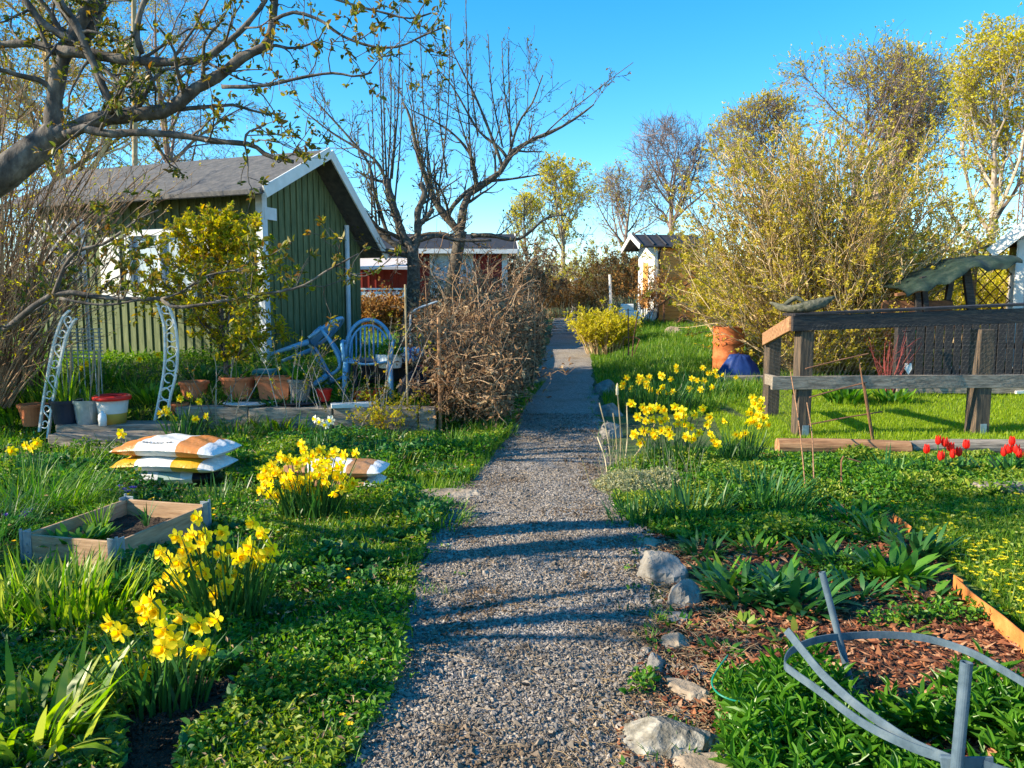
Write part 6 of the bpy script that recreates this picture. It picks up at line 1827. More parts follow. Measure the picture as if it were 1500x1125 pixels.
a = gp(1050, 560); b = gp(1125, 560); mb = MB(); mb.bar(a + [0, 0, .06], b + [0, 0, .06], .14, .12, (0, 0, 1), .012)
tag(mb.build('sleeper', MT['wood_grey'], None, (a + b) / 2), 'pale squared timber at the lawn corner left of the timber frame', 'sleeper')

# rusty rods in front of the frame
mb = MB(); Yt = 8.5
g = gp(1278, 672); Yt = g[1] + .15
for (x0, y0, x1, y1) in [(1284, 672, 1258, 525), (1287, 672, 1266, 560), (1180, 540, 1272, 518), (1186, 582, 1270, 560), (1185, 622, 1292, 603)]:
    p, q = at(x0, y0, Yt), at(x1, y1, Yt + .1)
    if y0 > 650: p[2] = H(p[0], p[1]) - .1
    mb.tube([p, (p + q) / 2 + [0, .005, .005], q], .0075, 6)
tag(mb.build('wire_trellis', MT['rust_dark'], None, g), 'thin rusty rod trellis leaning against the timber frame', 'trellis')
mb = MB(); g = gp(1182, 740)
for (x0, y0, x1, y1) in [(1182, 742, 1158, 545), (1192, 700, 1182, 590)]:
    p, q = at(x0, y0, g[1]), at(x1, y1, 8.4)
    mb.tube(smooth_line([p, (p + q) / 2 + [.02, 0, 0], q], 8), .006, 5)
tag(mb.build('dry_cane', MT['wood_log'], None, g), 'dry brown canes leaning on the left post of the timber frame', 'cane')
mb = MB(); g = gp(1233, 718); q = at(1233, 672, g[1]); mb.tube(smooth_line([g, q, q + [.06, 0, .0], q + [.16, 0, -.03]], 10), .007, 6)
tag(mb.build('bent_wire', MT['rust_dark'], None, g), 'short bent dark wire stake in the strawberry leaves', 'stake')

# ------------------------------------------------------------------ behind the frame
Yb = 12.4
g = at(1312, 548, Yb); g[2] = H(g[0], Yb)
sf = thing('slat_fence', 'black vertical slat fence behind the timber frame', 'fence', g)
xr_ = at(1620, 548, Yb)[0]; zt_ = at(1400, 470, Yb)[2]
k_ = 0; x = g[0]
mb = MB()
while x < xr_:
    w = rng.uniform(.11, .135)
    mb.box(x, x + w, Yb, Yb + .025, g[2] + .28, zt_ + rng.uniform(-.03, .03), .003); x += w + .022
mb.build('slats', MT['wood_black'], sf)
for z, t in ((.3, .1), (.72, .09)):
    mb = MB(); mb.box(g[0], xr_, Yb + .026, Yb + .07, g[2] + z, g[2] + z + t); mb.build('rail', MT['wood_black'], sf)
mb = MB(); mb.box(g[0], xr_, Yb - .07, Yb - .005, g[2] + .0, g[2] + .30, .008); mb.box(g[0], xr_, Yb - .09, Yb - .0705, g[2] + .2, g[2] + .28, .004); mb.build('base_board', MT['wood_grey'], sf)
for x in (g[0] + .02, g[0] + 1.6, xr_ - .2):
    mb = MB(); mb.box(x, x + .09, Yb + .071, Yb + .16, g[2] - .1, zt_ + .06); mb.build('post', MT['wood_black'], sf)
# spade
s0 = at(1330, 545, Yb - .2); s1 = at(1328, 485, Yb - .15)
sp_ = thing('spade', 'small spade with a white blade leaning on the black slat fence', 'spade', s0)
mb = MB(); mb.tube([s0 + [0, 0, .12], s1], .014, 8); mb.tube([s1 - [.06, 0, 0], s1 + [.06, 0, 0]], .016, 8); mb.build('handle', MT['wood_black'], sp_)
mb = MB(); V = [(-.05, 0, .14), (.05, 0, .14), (.055, -.01, .05), (.0, -.02, -.04), (-.055, -.01, .05)]
V = np.array(V); mb.add(np.concatenate([V + s0, V + s0 + [0, .008, 0]]), [[0, 4, 3, 2, 1], [5, 6, 7, 8, 9], [0, 1, 6, 5], [1, 2, 7, 6], [2, 3, 8, 7], [3, 4, 9, 8], [4, 0, 5, 9]]); mb.build('blade', MT['white_plastic'], sp_)
# pale boards on the lawn
for (x0, y0, x1, y1, lab) in [(1362, 572, 1420, 572, 'white board lying on the lawn left of the second thick post'), (1375, 548, 1422, 538, 'white tilted board in front of the black slat fence'), (1478, 578, 1540, 580, 'white flat box lying on the lawn at the right edge')]:
    a, b = gp(x0, y0), gp(x1, y1 + 6); a[1] = max(a[1], 11.2); b[1] = a[1] + (.1 if y0 > 560 else .25)
    d = ray(x1, 560); b[0] = d[0] / d[1] * b[1]
    a[2] = H(a[0], a[1]); b[2] = H(b[0], b[1])
    mb = MB(); mb.bar(a + [0, 0, .05], b + [0, 0, .05 if y0 > 560 else .12], .3, .05, (0, 0, 1)); tag(mb.build('board', MT['white_paint'], None, a), lab, 'board')
# red stems and stump between
bush('dogwood', 'clump of bright red upright stems left of the black slat fence', 'shrub', [at(1302, 540, 12.1)[0], 12.1, H(5.8, 12.1)], 20, .1, 1.0, .08, .009, 'red_stem', None, tw=(2, 1), tl=(.3, .1))
for px, py, n, L, W, lab in [(1240, 560, 120, .34, .05, 'dark leafy plant under the huge shrub'), (1312, 556, 60, .26, .05, 'leafy plant at the foot of the red stems')]:
    g = at(px, py, 11.6); g[2] = H(g[0], 11.6); plantin('leafy_plant', lab, g, n, L, W, 'leaf_cover', .25, .3, .8)
# covered garden swing
Ys = 12.95
def gx(px, py, Y=None): return at(px, py, Y or Ys)
g = gx(1395, 500); g[2] = H(g[0], Ys)
sw = thing('garden_swing', 'covered garden swing with torn dark green canopy behind the timber frame', 'garden swing', g)
mb = MB(); n = 34; mcan = 14
u = np.linspace(0, 1, n); v = np.linspace(0, 1, mcan); U, Vv = np.meshgrid(u, v, indexing='ij')
x0_, x1_ = gx(1312, 400)[0], gx(1476, 400)[0]
topz = np.interp(u, [0, .25, .45, .55, .8, 1], [gx(0, 420)[2], gx(0, 402)[2], gx(0, 390)[2], gx(0, 378)[2], gx(0, 372)[2], gx(0, 372)[2]])
frz = np.interp(u, [0, .2, .45, .55, .75, 1], [gx(0, 432)[2], gx(0, 423)[2], gx(0, 408)[2], gx(0, 392)[2], gx(0, 398)[2], gx(0, 384)[2]])
Z = topz[:, None] * (1 - Vv ** 2) + frz[:, None] * Vv ** 2 + .025 * np.sin(U * 38 + Vv * 4) * Vv
Yc = Ys + .7 - 1.1 * np.sin(Vv * PI / 2) + .03 * np.sin(U * 27)
V = np.stack([x0_ + (x1_ - x0_) * U, Yc, Z], -1).reshape(-1, 3)
i = (np.arange(n - 1)[:, None] * mcan + np.arange(mcan - 1)[None]).ravel()
mb.add(V, np.stack([i, i + mcan, i + mcan + 1, i + 1], 1)); 
mb.add(V - [0, 0, .012], np.stack([i, i + 1, i + mcan + 1, i + mcan], 1))
mb.build('canopy', MT['green_tarp'], sw, smooth=True)
for (xa, ya, xb, yb) in [(1352, 405, 1362, 520), (1342, 412, 1350, 520), (1415, 395, 1432, 520), (1395, 398, 1388, 440)]:
    mb = MB(); p, q = gx(xa, ya), gx(xb, yb); mb.bar(p, q, .13 if xb > 1390 else .09, .07, (0, 1, 0)); mb.build('leg', MT['wood_black'], sw)
mb = MB(); mb.bar(gx(1312, 432), gx(1365, 422), .1, .05); mb.box(gx(1330, 0)[0], gx(1440, 0)[0], Ys - .2, Ys + .35, gx(0, 480)[2], gx(0, 468)[2], .02); mb.box(gx(1330, 0)[0], gx(1440, 0)[0], Ys + .3, Ys + .38, gx(0, 475)[2], gx(0, 440)[2], .02); mb.build('seat', MT['rust_dark'], sw)
# rusty lattice right of the swing
o = at(1408, 440, 15.9); mb = MB(); ux = np.array([1.0, 0, 0]); latticed(mb, o - [0, 0, .2], ux, 1.15, 1.1, .27, .012, .02)
tag(mb.build('lattice_screen', MT['rust_dark'], None, o - [0, 0, .6]), 'rusty brown diamond lattice between the swing and the pale cottage', 'lattice')
mb = MB(); p = at(1350, 362, 17); mb.bar([p[0], 17, H(p[0], 17)], p, .07, .07, (1, 0, 0)); mb.box(p[0] - .12, p[0] + .02, 16.95, 17.15, at(0, 383, 17)[2], at(0, 368, 17)[2], .01)
tag(mb.build('birdhouse_pole', MT['green_plastic'], None, [p[0], 17, H(p[0], 17)]), 'pole with a small green box above the garden swing', 'pole')
mb = MB(); a, b = at(1430, 362, 15), at(1500, 360, 15); mb.bar(a, b, .07, .07); mb.bar(a - [0, 0, 1.9], a, .07, .07, (1, 0, 0))
tag(mb.build('pergola_beam', MT['wood_log'], None, a - [0, 0, 1.9]), 'brown beam on a post joined to the pale cottage', 'beam')

# barrel, tarp, bin
g = at(1066, 541, 14.6); g[2] = H(g[0], g[1])
mb = MB(); hb_ = .86; prof = [(.0, 0), (.29, 0), (.30, .02), (.285, .04)]
for z in (.28, .56):
    prof += [(.285, z - .03), (.305, z), (.285, z + .03)]
prof += [(.285, hb_ - .03), (.30, hb_ - .01), (.295, hb_), (.27, hb_ - .01), (.265, hb_ - .3), (0, hb_ - .31)]
mb.lathe(prof, g, 30, cap=False)
tag(mb.build('barrel', MT['barrel'], None, g, smooth=True), 'rusty orange steel barrel standing at the end of the rough grass', 'barrel')
g = at(1082, 540, 13.9); g[2] = H(g[0], g[1]); mb = MB(); n = 26
u = np.arange(n) * 2 * PI / n; prof = np.array([(.38, -.02), (.36, .1), (.29, .22), (.22, .32), (.17, .4), (.08, .42)])
V = np.stack([np.outer(prof[:, 0], np.cos(u)) * 1.0, np.outer(prof[:, 0], np.sin(u)) * .7, np.repeat(prof[:, 1:], n, 1)], -1)
V = V * (1 + .08 * np.sin(np.arange(n) * 2.4)[None, :, None]) + rng.normal(0, .012, V.shape)
i = np.arange(5)[:, None] * n; k = np.arange(n)[None]; k2 = (k + 1) % n
mb.add(V.reshape(-1, 3) + g, np.stack([i + k, i + k2, i + n + k2, i + n + k], -1).reshape(-1, 4)); mb.Fc.append((np.arange(n) + 5 * n)[None])
tag(mb.build('tarp_heap', MT['blue_tarp'], None, g, smooth=True), 'dark blue tarpaulin draped over a heap beside the orange barrel', 'tarp')
g = at(1112, 540, 15.4); g[2] = H(g[0], g[1])
bn = thing('compost_bin', 'green plastic bin between the barrel and the timber frame', 'bin', g)
mb = MB(); mb.lathe([(0, 0), (.25, 0), (.3, .75), (.31, .77), (.27, .77)], g, 20, cap=False); mb.build('body', MT['green_plastic'], bn, smooth=True)
mb = MB(); mb.lathe([(.315, .775), (.32, .8), (.1, .86), (0, .87)], g, 20, cap=False); mb.build('lid', MT['green_plastic'], bn, smooth=True)
# forked stick stakes
g = at(922, 520, 15.6); g[2] = H(g[0], g[1])
fk = thing('garden_fork', 'dark garden forks standing upright in the rough grass', 'garden fork', g)
mb = MB()
def pxl(l, Y, r):
    mb.tube([at(x, y, Y) for x, y in l], r, 6)
pxl([(921, 520), (920, 452)], 15.6, .013); pxl([(913, 522), (913, 497), (916, 494), (930, 494), (937, 497)], 15.6, .01); pxl([(926, 522), (928, 494), (935, 455)], 15.6, .013); pxl([(929, 518), (937, 497)], 15.6, .01); pxl([(920, 520), (921, 494)], 15.6, .01)
mb.build('shaft', MT['rust_dark'], fk)
# white pillar and birch stem, far
for px, Y, y0, y1, r_, mt, nm, lab, ct in [(841, 37, 446, 408, .15, 'white_paint', 'gate_pillar', 'white pillar standing in the far beech hedge', 'pillar'), (893, 27, 462, 402, .06, 'white_paint', 'birch_stem', 'white birch stem left of the orange shed', 'tree')]:
    g = at(px, y0, Y); g[2] = H(g[0], Y); t_ = at(px, y1, Y)
    mb = MB()
    if nm == 'gate_pillar':
        hz = t_[2] - g[2]; mb.lathe([(r_, -.1), (r_, hz * .9), (r_ * 1.4, hz * .9 + .01), (r_ * 1.4, hz), (0, hz + .06)], g, 10)
    else:
        mb.tube(smooth_line([g - [0, 0, .1], (g + t_) / 2 + [.04, 0, 0], t_], 8), np.linspace(r_, r_ * .7, 8), 8)
    tag(mb.build(nm, MT[mt], None, g), lab, ct)
bush('shrub', 'climbing rusty leaved shrub on the white corner of the orange shed', 'shrub', [SC[0] - .35, SC[1] - .5, H(SC[0], SC[1])], 16, .15, 1.7, .2, .012, 'twig_brown', 'leaf_rust', (.08, .6), .7, (5, 3), (.35, .2))
g = at(952, 480, 23.5); g[2] = H(g[0], 23.5)
mb = MB(); mb.box(g[0] - .9, g[0] - .3, 23.4, 23.9, g[2], g[2] + .5, .03); mb.box(g[0] - .86, g[0] - .5, 23.45, 23.8, g[2] + .51, g[2] + .7, .02)
tag(mb.build('garden_table', MT['white_plastic'], None, [g[0] - .6, 23.6, g[2]]), 'small white table below the orange shed gable', 'table')
rock('white stone in the grass below the orange shed railing', 985, 488, .5, .3, .16, 'stone_tan', 31, name='boulder')
# lattice mast, top right
g = at(1492, 420, 90); mb = MB(); top = at(1492, -60, 90); bz = 1.0
w = .45
for dx, dy in ((-w, -w), (w, -w), (w, w), (-w, w)):
    mb.tube([[g[0] + dx, 90 + dy, bz], [g[0] + dx * .6, 90 + dy * .6, top[2]]], .07, 5)
z = bz
while z < top[2] - 1:
    f = 1 - .4 * (z - bz) / (top[2] - bz); ww = w * f
    for a_, b_ in (((-ww, -ww), (ww, -ww)), ((ww, -ww), (ww, ww)), ((ww, ww), (-ww, ww)), ((-ww, ww), (-ww, -ww))):
        mb.tube([[g[0] + a_[0], 90 + a_[1], z], [g[0] + b_[0], 90 + b_[1], z + 1]], .045, 4)
    z += 1
tag(mb.build('radio_mast', MT['rust_dark'], None, [g[0], 90, bz]), 'thin steel lattice mast far off in the upper right corner', 'mast')
g = at(196, 420, 20); mb = MB(); t_ = at(196, 0, 20); g[2] = H(g[0], 20)
mb.tube([g, [t_[0], 20, t_[2]]], [.075, .06], 10)
tag(mb.build('flag_pole', MT['straw'], None, g), 'pale straight pole rising behind the cottage roof', 'pole')

# ------------------------------------------------------------------ plant support ring, right front
rg = np.array([1.45, 2.5, 0.0])
ps = thing('plant_support', 'blue grey metal plant support ring on pipe legs in the bottom right corner', 'plant support', rg)
def strip(pts, wd, th, n=70, up=(0, 0, 1.0)):
    c = smooth_line(pts, n); T = norm(np.gradient(c, axis=0)); up = np.asarray(up)
    S = norm(np.cross(T, up)); U_ = np.cross(S, T)
    V = np.stack([c + S * th / 2 + U_ * wd / 2, c - S * th / 2 + U_ * wd / 2, c - S * th / 2 - U_ * wd / 2, c + S * th / 2 - U_ * wd / 2], 1).reshape(-1, 3)
    i = np.arange(n - 1)[:, None] * 4; k = np.arange(4)[None]; k2 = (k + 1) % 4
    mb = MB().add(V, np.stack([i + k, i + k2, i + 4 + k2, i + 4 + k], -1).reshape(-1, 4))
    mb.Fc.append(np.array([[0, 1, 2, 3]])); mb.Fc.append(np.array([[3, 2, 1, 0]]) + (n - 1) * 4)
    return mb
# the hoop: from the clamp at the front, round the left and back, out to the right and round again
hoop = [(1390, 1113, 2.12), (1330, 1092, 2.2), (1262, 1058, 2.32), (1200, 1012, 2.46), (1162, 985, 2.58), (1149, 972, 2.66), (1160, 953, 2.78), (1195, 938, 2.88), (1240, 932, 2.93), (1300, 930, 2.94), (1360, 936, 2.9), (1420, 955, 2.8), (1470, 982, 2.66), (1530, 1020, 2.48), (1580, 1062, 2.3), (1575, 1110, 2.12), (1500, 1135, 2.04), (1440, 1120, 2.06)]
strip([at(*p) for p in hoop], .029, .004, 110).build('ring', MT['steel_blue'], ps, smooth=False)
strip([at(*p) for p in [(1152, 923, 2.62), (1175, 952, 2.56), (1205, 988, 2.48), (1245, 1025, 2.4), (1290, 1058, 2.3), (1340, 1090, 2.2), (1395, 1114, 2.1)]], .03, .004, 50, up=(.0, .25, 1)).build('strip', MT['steel_blue'], ps)
def pipe(p, q, r_):
    mb = MB(); p = np.asarray(p); q = np.asarray(q); d = norm(q - p)
    mb.tubes(np.stack([p, q])[None], np.full((1, 2), r_), 18)
    mb.tubes(np.stack([q, q, q - d * .12])[None] + np.array([[0, 0, 0]]), np.array([[r_, r_ * .72, r_ * .70]]), 18) if False else None
    a_ = norm(np.cross(d, [1.0, 0, 0])); b_ = np.cross(d, a_); th = np.arange(18) * 2 * PI / 18
    c = lambda o, r: o + r * (np.cos(th)[:, None] * a_ + np.sin(th)[:, None] * b_)
    V = np.concatenate([c(q, r_), c(q, r_ * .74), c(q - d * .15, r_ * .72)])
    k = np.arange(18); k2 = (k + 1) % 18
    mb.add(V, np.concatenate([np.stack([k, k2, k2 + 18, k + 18], 1), np.stack([k + 18, k2 + 18, k2 + 36, k + 36], 1)]))
    mb.Fc.append((np.arange(18) + mb.n - 18)[None])
    return mb.build('leg', MT['steel_blue'], ps, smooth=False)
pipe(np.array([*at(1253, 1030, 2.86)[:2], -.12]) if False else at(1262, 1062, 2.86), at(1204, 838, 2.98), .0135)
lo = at(1398, 1160, 2.05); pipe(lo, at(1416, 970, 2.08), .0165)
mb = MB(); p = at(1405, 1118, 2.07); q = at(1455, 1118, 2.06); mb.bar(p, q, .006, .04); mb.bar(at(1377, 1116, 2.09), p + [-.0, .0, 0], .02, .042); mb.build('clamp', MT['steel_blue'], ps)
# green wire hoop
g = gp(1050, 1010); mb = MB()
mb.tube(smooth_line([at(*p) for p in [(1066, 960, 2.95), (1048, 985, 2.85), (1043, 1002, 2.8), (1055, 1018, 2.72), (1085, 1028, 2.68), (1125, 1026, 2.68)]], 40), .0035, 6)
tag(mb.build('wire_hoop', MT['green_plastic'], None, g), 'thin dark green wire hoop among the bright shoots left of the metal ring', 'hoop')

# rusty steel edging
def edging(pts, h, lab):
    P = [gp(*p) for p in pts]; b = P[0].copy()
    P = np.array(P); P[:, 2] += h * .42
    mb = strip(list(P), h, .006, 30)
    tag(mb.build('steel_edging', MT['rust'], None, b), lab, 'edging', 'rusty steel edging')
edging([(1398, 872), (1425, 898), (1465, 930), (1505, 965), (1570, 1010)], .11, 'long piece of rusty orange steel edging between mulch and small lawn')
edging([(1308, 765), (1322, 775), (1334, 785)], .07, 'short piece of rusty edging farther up the bed')
edging([(1396, 868), (1402, 872), (1409, 876)], .11, 'bent end of the rusty edging beside the low yellow green plant')

# ------------------------------------------------------------------ left: arch, pots, furniture
ar0 = gp(70, 640); ar0[2] = max(ar0[2], 0)
ARM = MT['white_paint']
arch = thing('garden_arch', 'white scrolled metal garden arch with open top by the buckets', 'arch', [(-5.2), 8.9, H(-5, 8.9)])
def side_panel(outer, inner, Y, flip=1):
    o = MB()
    co = smooth_line([at(x, y, Y) for x, y in outer], 30); ci = smooth_line([at(x, y, Y - .02) for x, y in inner], 30)
    for c in (co, ci):
        T = norm(np.gradient(c, axis=0)); S = norm(np.cross(T, [0, 1.0, 0])); D = np.array([0, 1.0, 0])
        w, th = .010, .02
        V = np.stack([c + S * w + D * th, c - S * w + D * th, c - S * w - D * th, c + S * w - D * th], 1).reshape(-1, 3)
        i = np.arange(29)[:, None] * 4; k = np.arange(4)[None]; k2 = (k + 1) % 4
        o.add(V, np.stack([i + k, i + k2, i + 4 + k2, i + 4 + k], -1).reshape(-1, 4)); o.Fc.append(np.array([[0, 1, 2, 3]]) + o.n - 120); o.Fc.append(np.array([[3, 2, 1, 0]]) + o.n - 4)
    o.build('rail', ARM, arch)
    s = MB()
    for j in range(8):
        t0 = 1 + j * 3.5; t1 = t0 + 3.3
        a = lambda c, t: np.array([np.interp(t, np.arange(30), c[:, m_]) for m_ in range(3)])
        p = a(co, t0); q = a(ci, t1); m_ = (p + q) / 2
        if j % 2: p = a(ci, t0); q = a(co, t1)
        e = a(ci if j % 2 == 0 else co, t0 + .6)
        r_ = np.linalg.norm(a(co, (t0 + t1) / 2) - a(ci, (t0 + t1) / 2)) * .33
        ux = norm(a(ci, (t0 + t1) / 2) - a(co, (t0 + t1) / 2)); uz = norm(np.cross(ux, [0, 1.0, 0])); uz = uz if uz[2] > 0 else -uz
        m_ = (a(co, (t0 + t1) / 2) + a(ci, (t0 + t1) / 2)) / 2
        th = np.linspace(-.5 * PI, 1.35 * PI, 18) if j % 2 == 0 else np.linspace(1.5 * PI, -.35 * PI, 18)
        rr = np.linspace(1.15, .62, 18) * r_
        C = m_ + np.cos(th)[:, None] * rr[:, None] * ux + np.sin(th)[:, None] * rr[:, None] * uz
        s.tube(np.vstack([p, C]), .0085, 6)
    s.build('scrollwork', ARM, arch)
side_panel([(58, 632), (62, 600), (70, 550), (80, 500), (92, 466), (102, 455)], [(66, 640), (74, 620), (80, 570), (90, 520), (100, 480), (107, 470)][0:0] or [(70, 642), (76, 600), (85, 548), (96, 497), (106, 474), (112, 467)], 8.7)
side_panel([(226, 620), (232, 590), (240, 545), (242, 510), (240, 475), (230, 444)], [(246, 598), (250, 580), (258, 545), (260, 505), (255, 470), (244, 442)], 8.95)
# grey lattice panel behind the arch
o = at(80, 520, 9.6); mb = MB()
for k in range(9):
    x = o[0] + .07 * k; mb.box(x, x + .012, 9.6, 9.612, H(o[0], 9.6), at(0, 482, 9.6)[2], .001)
for k in range(9):
    z = at(0, 525, 9.6)[2] + .045 * k; mb.box(o[0] - .02, o[0] + .6, 9.613, 9.625, z, z + .012, .001)
tag(mb.build('mesh_trellis', MT['galv'], None, [o[0], 9.6, H(o[0], 9.6)]), 'small grey square mesh panel behind the left side of the arch', 'mesh panel')

def pot(name, label, px, py, Y, r0, r1, h, mat_, z=None, soil=True, plant=None, group='pots on the terrace', cat='pot', rim=True, sides=26):
    g = at(px, py, Y)
    if z is None: g[2] = H(g[0], g[1])
    else: g[2] = z
    mb = MB(); prof = [(0, 0.001), (r0, 0), (r0 * .4 + r1 * .6, h * .6), (r1 * .97, h * .86)]
    prof += [(r1 * 1.06, h * .865), (r1 * 1.08, h), (r1 * .95, h)] if rim else [(r1, h), (r1 * .94, h)]
    prof += [(r1 * .9, h * .85), (0, h * .86)]
    mb.lathe(prof, g, sides, cap=False)
    o = mb.build(name, MT[mat_], None, g, smooth=False); tag(o, label, cat, group)
    if soil:
        s = MB(); s.lathe([(r1 * .93, h * .87), (0, h * .9)], g, sides, cap=False); so_ = s.build('soil', MT['soil'], o)
    if plant:
        plantin(plant[0], plant[1], g + [0, 0, h * .88], plant[2], plant[3], plant[4], plant[5], r1 * .7, plant[6], .8, lf_=plant[7])
    return o
pot('bucket', 'dark navy plastic bucket with strap leaves beside the arch', 98, 618, 8.75, .125, .16, .27, 'navy_plastic', .2, plant=('iris_plant', 'strap leaved plant in the navy bucket', 26, .55, .022, 'iris', .22, False), cat='bucket')
pot('bucket', 'grey zinc bucket with a few green blades right of the navy one', 130, 619, 8.75, .12, .15, .27, 'zinc', .2, plant=('iris_plant', 'short green blades in the zinc bucket', 14, .28, .014, 'grass', .2, False), cat='bucket')
g = at(166, 617, 8.75); g[2] = .2
tub = thing('storage_tub', 'milky plastic tub with red rim and yellow liquid on the timber step', 'tub', g)
mb = MB(); mb.lathe([(0, 0), (.135, 0), (.15, .12), (.1501, .121)], g, 26, cap=False); mb.build('liquid', MT['ochre'], tub, smooth=True)
mb = MB(); mb.lathe([(.1503, .1205), (.172, .27), (.165, .27), (.16, .25), (0, .25)], g, 26, cap=False); mb.build('body', MT['milky'], tub, smooth=True)
mb = MB(); mb.lathe([(.174, .268), (.2, .272), (.205, .31), (.18, .325), (.165, .3)], g, 26, cap=False); mb.build('rim', MT['red_plastic'], tub, smooth=True)
g = at(150, 612, 8.55); g[2] = .2; mb = MB(); mb.lathe([(0, 0), (.04, 0), (.045, .08), (.04, .13), (.015, .15), (.015, .17), (0, .17)], g, 14, cap=False)
tag(mb.build('bottle', MT['white_plastic'], None, g, smooth=True), 'small white bottle in front of the red rimmed tub', 'bottle')
for x0, y0, x1, y1, lab in [(103, 560, 104, 505, 'pale cane standing in the navy bucket'), (131, 585, 138, 512, 'left slanting cane above the zinc bucket'), (144, 580, 145, 510, 'right upright cane above the zinc bucket')]:
    p, q = at(x0, y0 + 20, 8.75), at(x1, y1, 8.8); mb = MB(); mb.tube([p, q], .011, 6); tag(mb.build('bamboo_cane', MT['straw'], None, p), lab, 'cane')
pot('pot', 'orange clay pot in the leaves at the left edge', 48, 600, 8.9, .11, .15, .25, 'terracotta', .15)
pot('pot', 'round terracotta pot in front of the young golden tree', 350, 588, 9.45, .16, .21, .27, 'terracotta', plant=('pot_plant', 'low green plant in the round terracotta pot', 30, .2, .04, 'leaf_cover', .5, True))
g = at(405, 585, 9.42); g[2] = H(g[0], g[1])
mb = MB(); V = []
for z, w_, d_ in ((0, .17, .1), (.24, .2, .12), (.245, .215, .13), (.28, .215, .13), (.28, .19, .11), (.22, .185, .105)):
    V.append([(-w_, -d_, z), (w_, -d_, z), (w_, d_, z), (-w_, d_, z)])
V = np.array(V) + g
i = np.arange(5)[:, None] * 4; k = np.arange(4)[None]; k2 = (k + 1) % 4
mb.add(V.reshape(-1, 3), np.stack([i + k, i + k2, i + 4 + k2, i + 4 + k], -1).reshape(-1, 4)); mb.Fc.append(np.array([[20, 21, 22, 23], [3, 2, 1, 0]]))
tag(mb.build('planter', MT['terracotta'], None, g), 'rectangular terracotta planter left of the grey pot', 'planter', 'pots on the terrace')
plantin('pot_plant', 'small green plant in front of the rectangular terracotta planter', at(400, 600, 9.2) * [1, 1, 0] + [0, 0, .33], 40, .16, .035, 'leaf_blue', .12, .5, .8)
pot('pot', 'pale grey pot with a leafy plant beside the tipped blue chair', 440, 588, 9.4, .11, .15, .26, 'stone', plant=('pot_plant', 'leafy plant in the pale grey pot', 40, .26, .05, 'phlox', .4, True))
pot('pot', 'small bright red pot under the blue chair', 475, 584, 9.35, .07, .095, .15, 'red_plastic')
pot('pot', 'orange red low pot under the table', 535, 584, 9.6, .17, .19, .13, 'orange_plastic')
pot('saucer', 'wide white saucer tray under the terracotta pots', 365, 596, 9.25, .22, .3, .03, 'white_plastic', .345, False, rim=False, cat='tray')
pot('saucer', 'wide dark saucer tray right of the white one', 440, 596, 9.3, .22, .28, .03, 'navy_plastic', .345, False, rim=False, cat='tray')
pot('pot', 'half hidden terracotta pot behind the right side of the arch', 285, 582, 9.4, .13, .17, .22, 'terracotta')
pot('pot', 'brown clay pot left of the hidden terracotta one', 262, 600, 9.15, .09, .11, .18, 'terracotta', .2)
a, b = at(485, 602, 9.0), at(550, 592, 9.15); a[2] = b[2] = .365
mb = MB(); mb.bar(a, b, .16, .05, (0, 0, 1)); tag(mb.build('board', MT['white_paint'], None, a), 'white painted board lying on the timber edge', 'board')
# black sack and red tin by the table
g = at(612, 596, 9.6); g[2] = H(g[0], g[1]); mb = MB(); n = 24; u = np.arange(n) * 2 * PI / n
prof = np.array([(.2, 0), (.24, .08), (.22, .2), (.15, .3), (.06, .35), (.07, .4)])
V = np.stack([np.outer(prof[:, 0], np.cos(u)), np.outer(prof[:, 0], np.sin(u)), np.repeat(prof[:, 1:], n, 1)], -1) * (1 + .1 * np.sin(np.arange(n) * 3.1)[None, :, None]) + rng.normal(0, .008, (6, n, 3))
i = np.arange(5)[:, None] * n; k = np.arange(n)[None]; k2 = (k + 1) % n
mb.add(V.reshape(-1, 3) + g, np.stack([i + k, i + k2, i + n + k2, i + n + k], -1).reshape(-1, 4)); mb.Fc.append((np.arange(n) + 5 * n)[None])
tag(mb.build('rubbish_bag', MT['black_bag'], None, g), 'black plastic bag sitting right of the table', 'bag')
g = at(618, 552, 9.75); mb = MB(); mb.lathe([(0, 0), (.075, 0), (.075, .13), (.06, .15), (0, .15)], g, 18, cap=False)
tag(mb.build('tin', MT['red_plastic'], None, g), 'red tin on top of the black plastic bag', 'tin')

# table with cloth and planter
g = at(575, 560, 10.1); zt_ = at(575, 527, 10.1)[2]; g[2] = H(g[0], g[1])
tbl = thing('garden_table', 'dark garden table between the blue chair and the bramble hedge', 'table', g)
hz = zt_ - g[2]
mb = MB(); mb.box(g[0] - .5, g[0] + .42, g[1] - .3, g[1] + .4, zt_ - .03, zt_, .006); mb.build('tabletop', MT['navy_plastic'], tbl)
for sx in (-.44, .36):
    for sy in (-.24, .34):
        mb = MB(); mb.box(g[0] + sx - .03, g[0] + sx + .03, g[1] + sy - .03, g[1] + sy + .03, g[2] - .02, zt_ - .031); mb.build('leg', MT['navy_plastic'], tbl)
mb = MB(); mb.box(g[0] - .44, g[0] + .36, g[1] + .3, g[1] + .33, g[2] + .05, zt_ - .035); mb.build('back_panel', MT['navy_plastic'], tbl)
c = at(598, 515, 10.1); n = 20
mb = MB(); prof = [(.24, .002), (.23, .09), (.19, .14), (.1, .165), (0, .17)]
mb.lathe(prof, [g[0] + .24, g[1], zt_], 26, cap=False)
tag(mb.build('cushion', MT['checked'], None, [g[0] + .24, g[1], zt_], smooth=True), 'blue and white striped cloth bundle on the right of the table', 'cloth')
p = at(571, 528, 9.72); p[2] = zt_ - .02
bx = thing('planter_box', 'white ribbed oval planter in front of the table', 'planter', p)
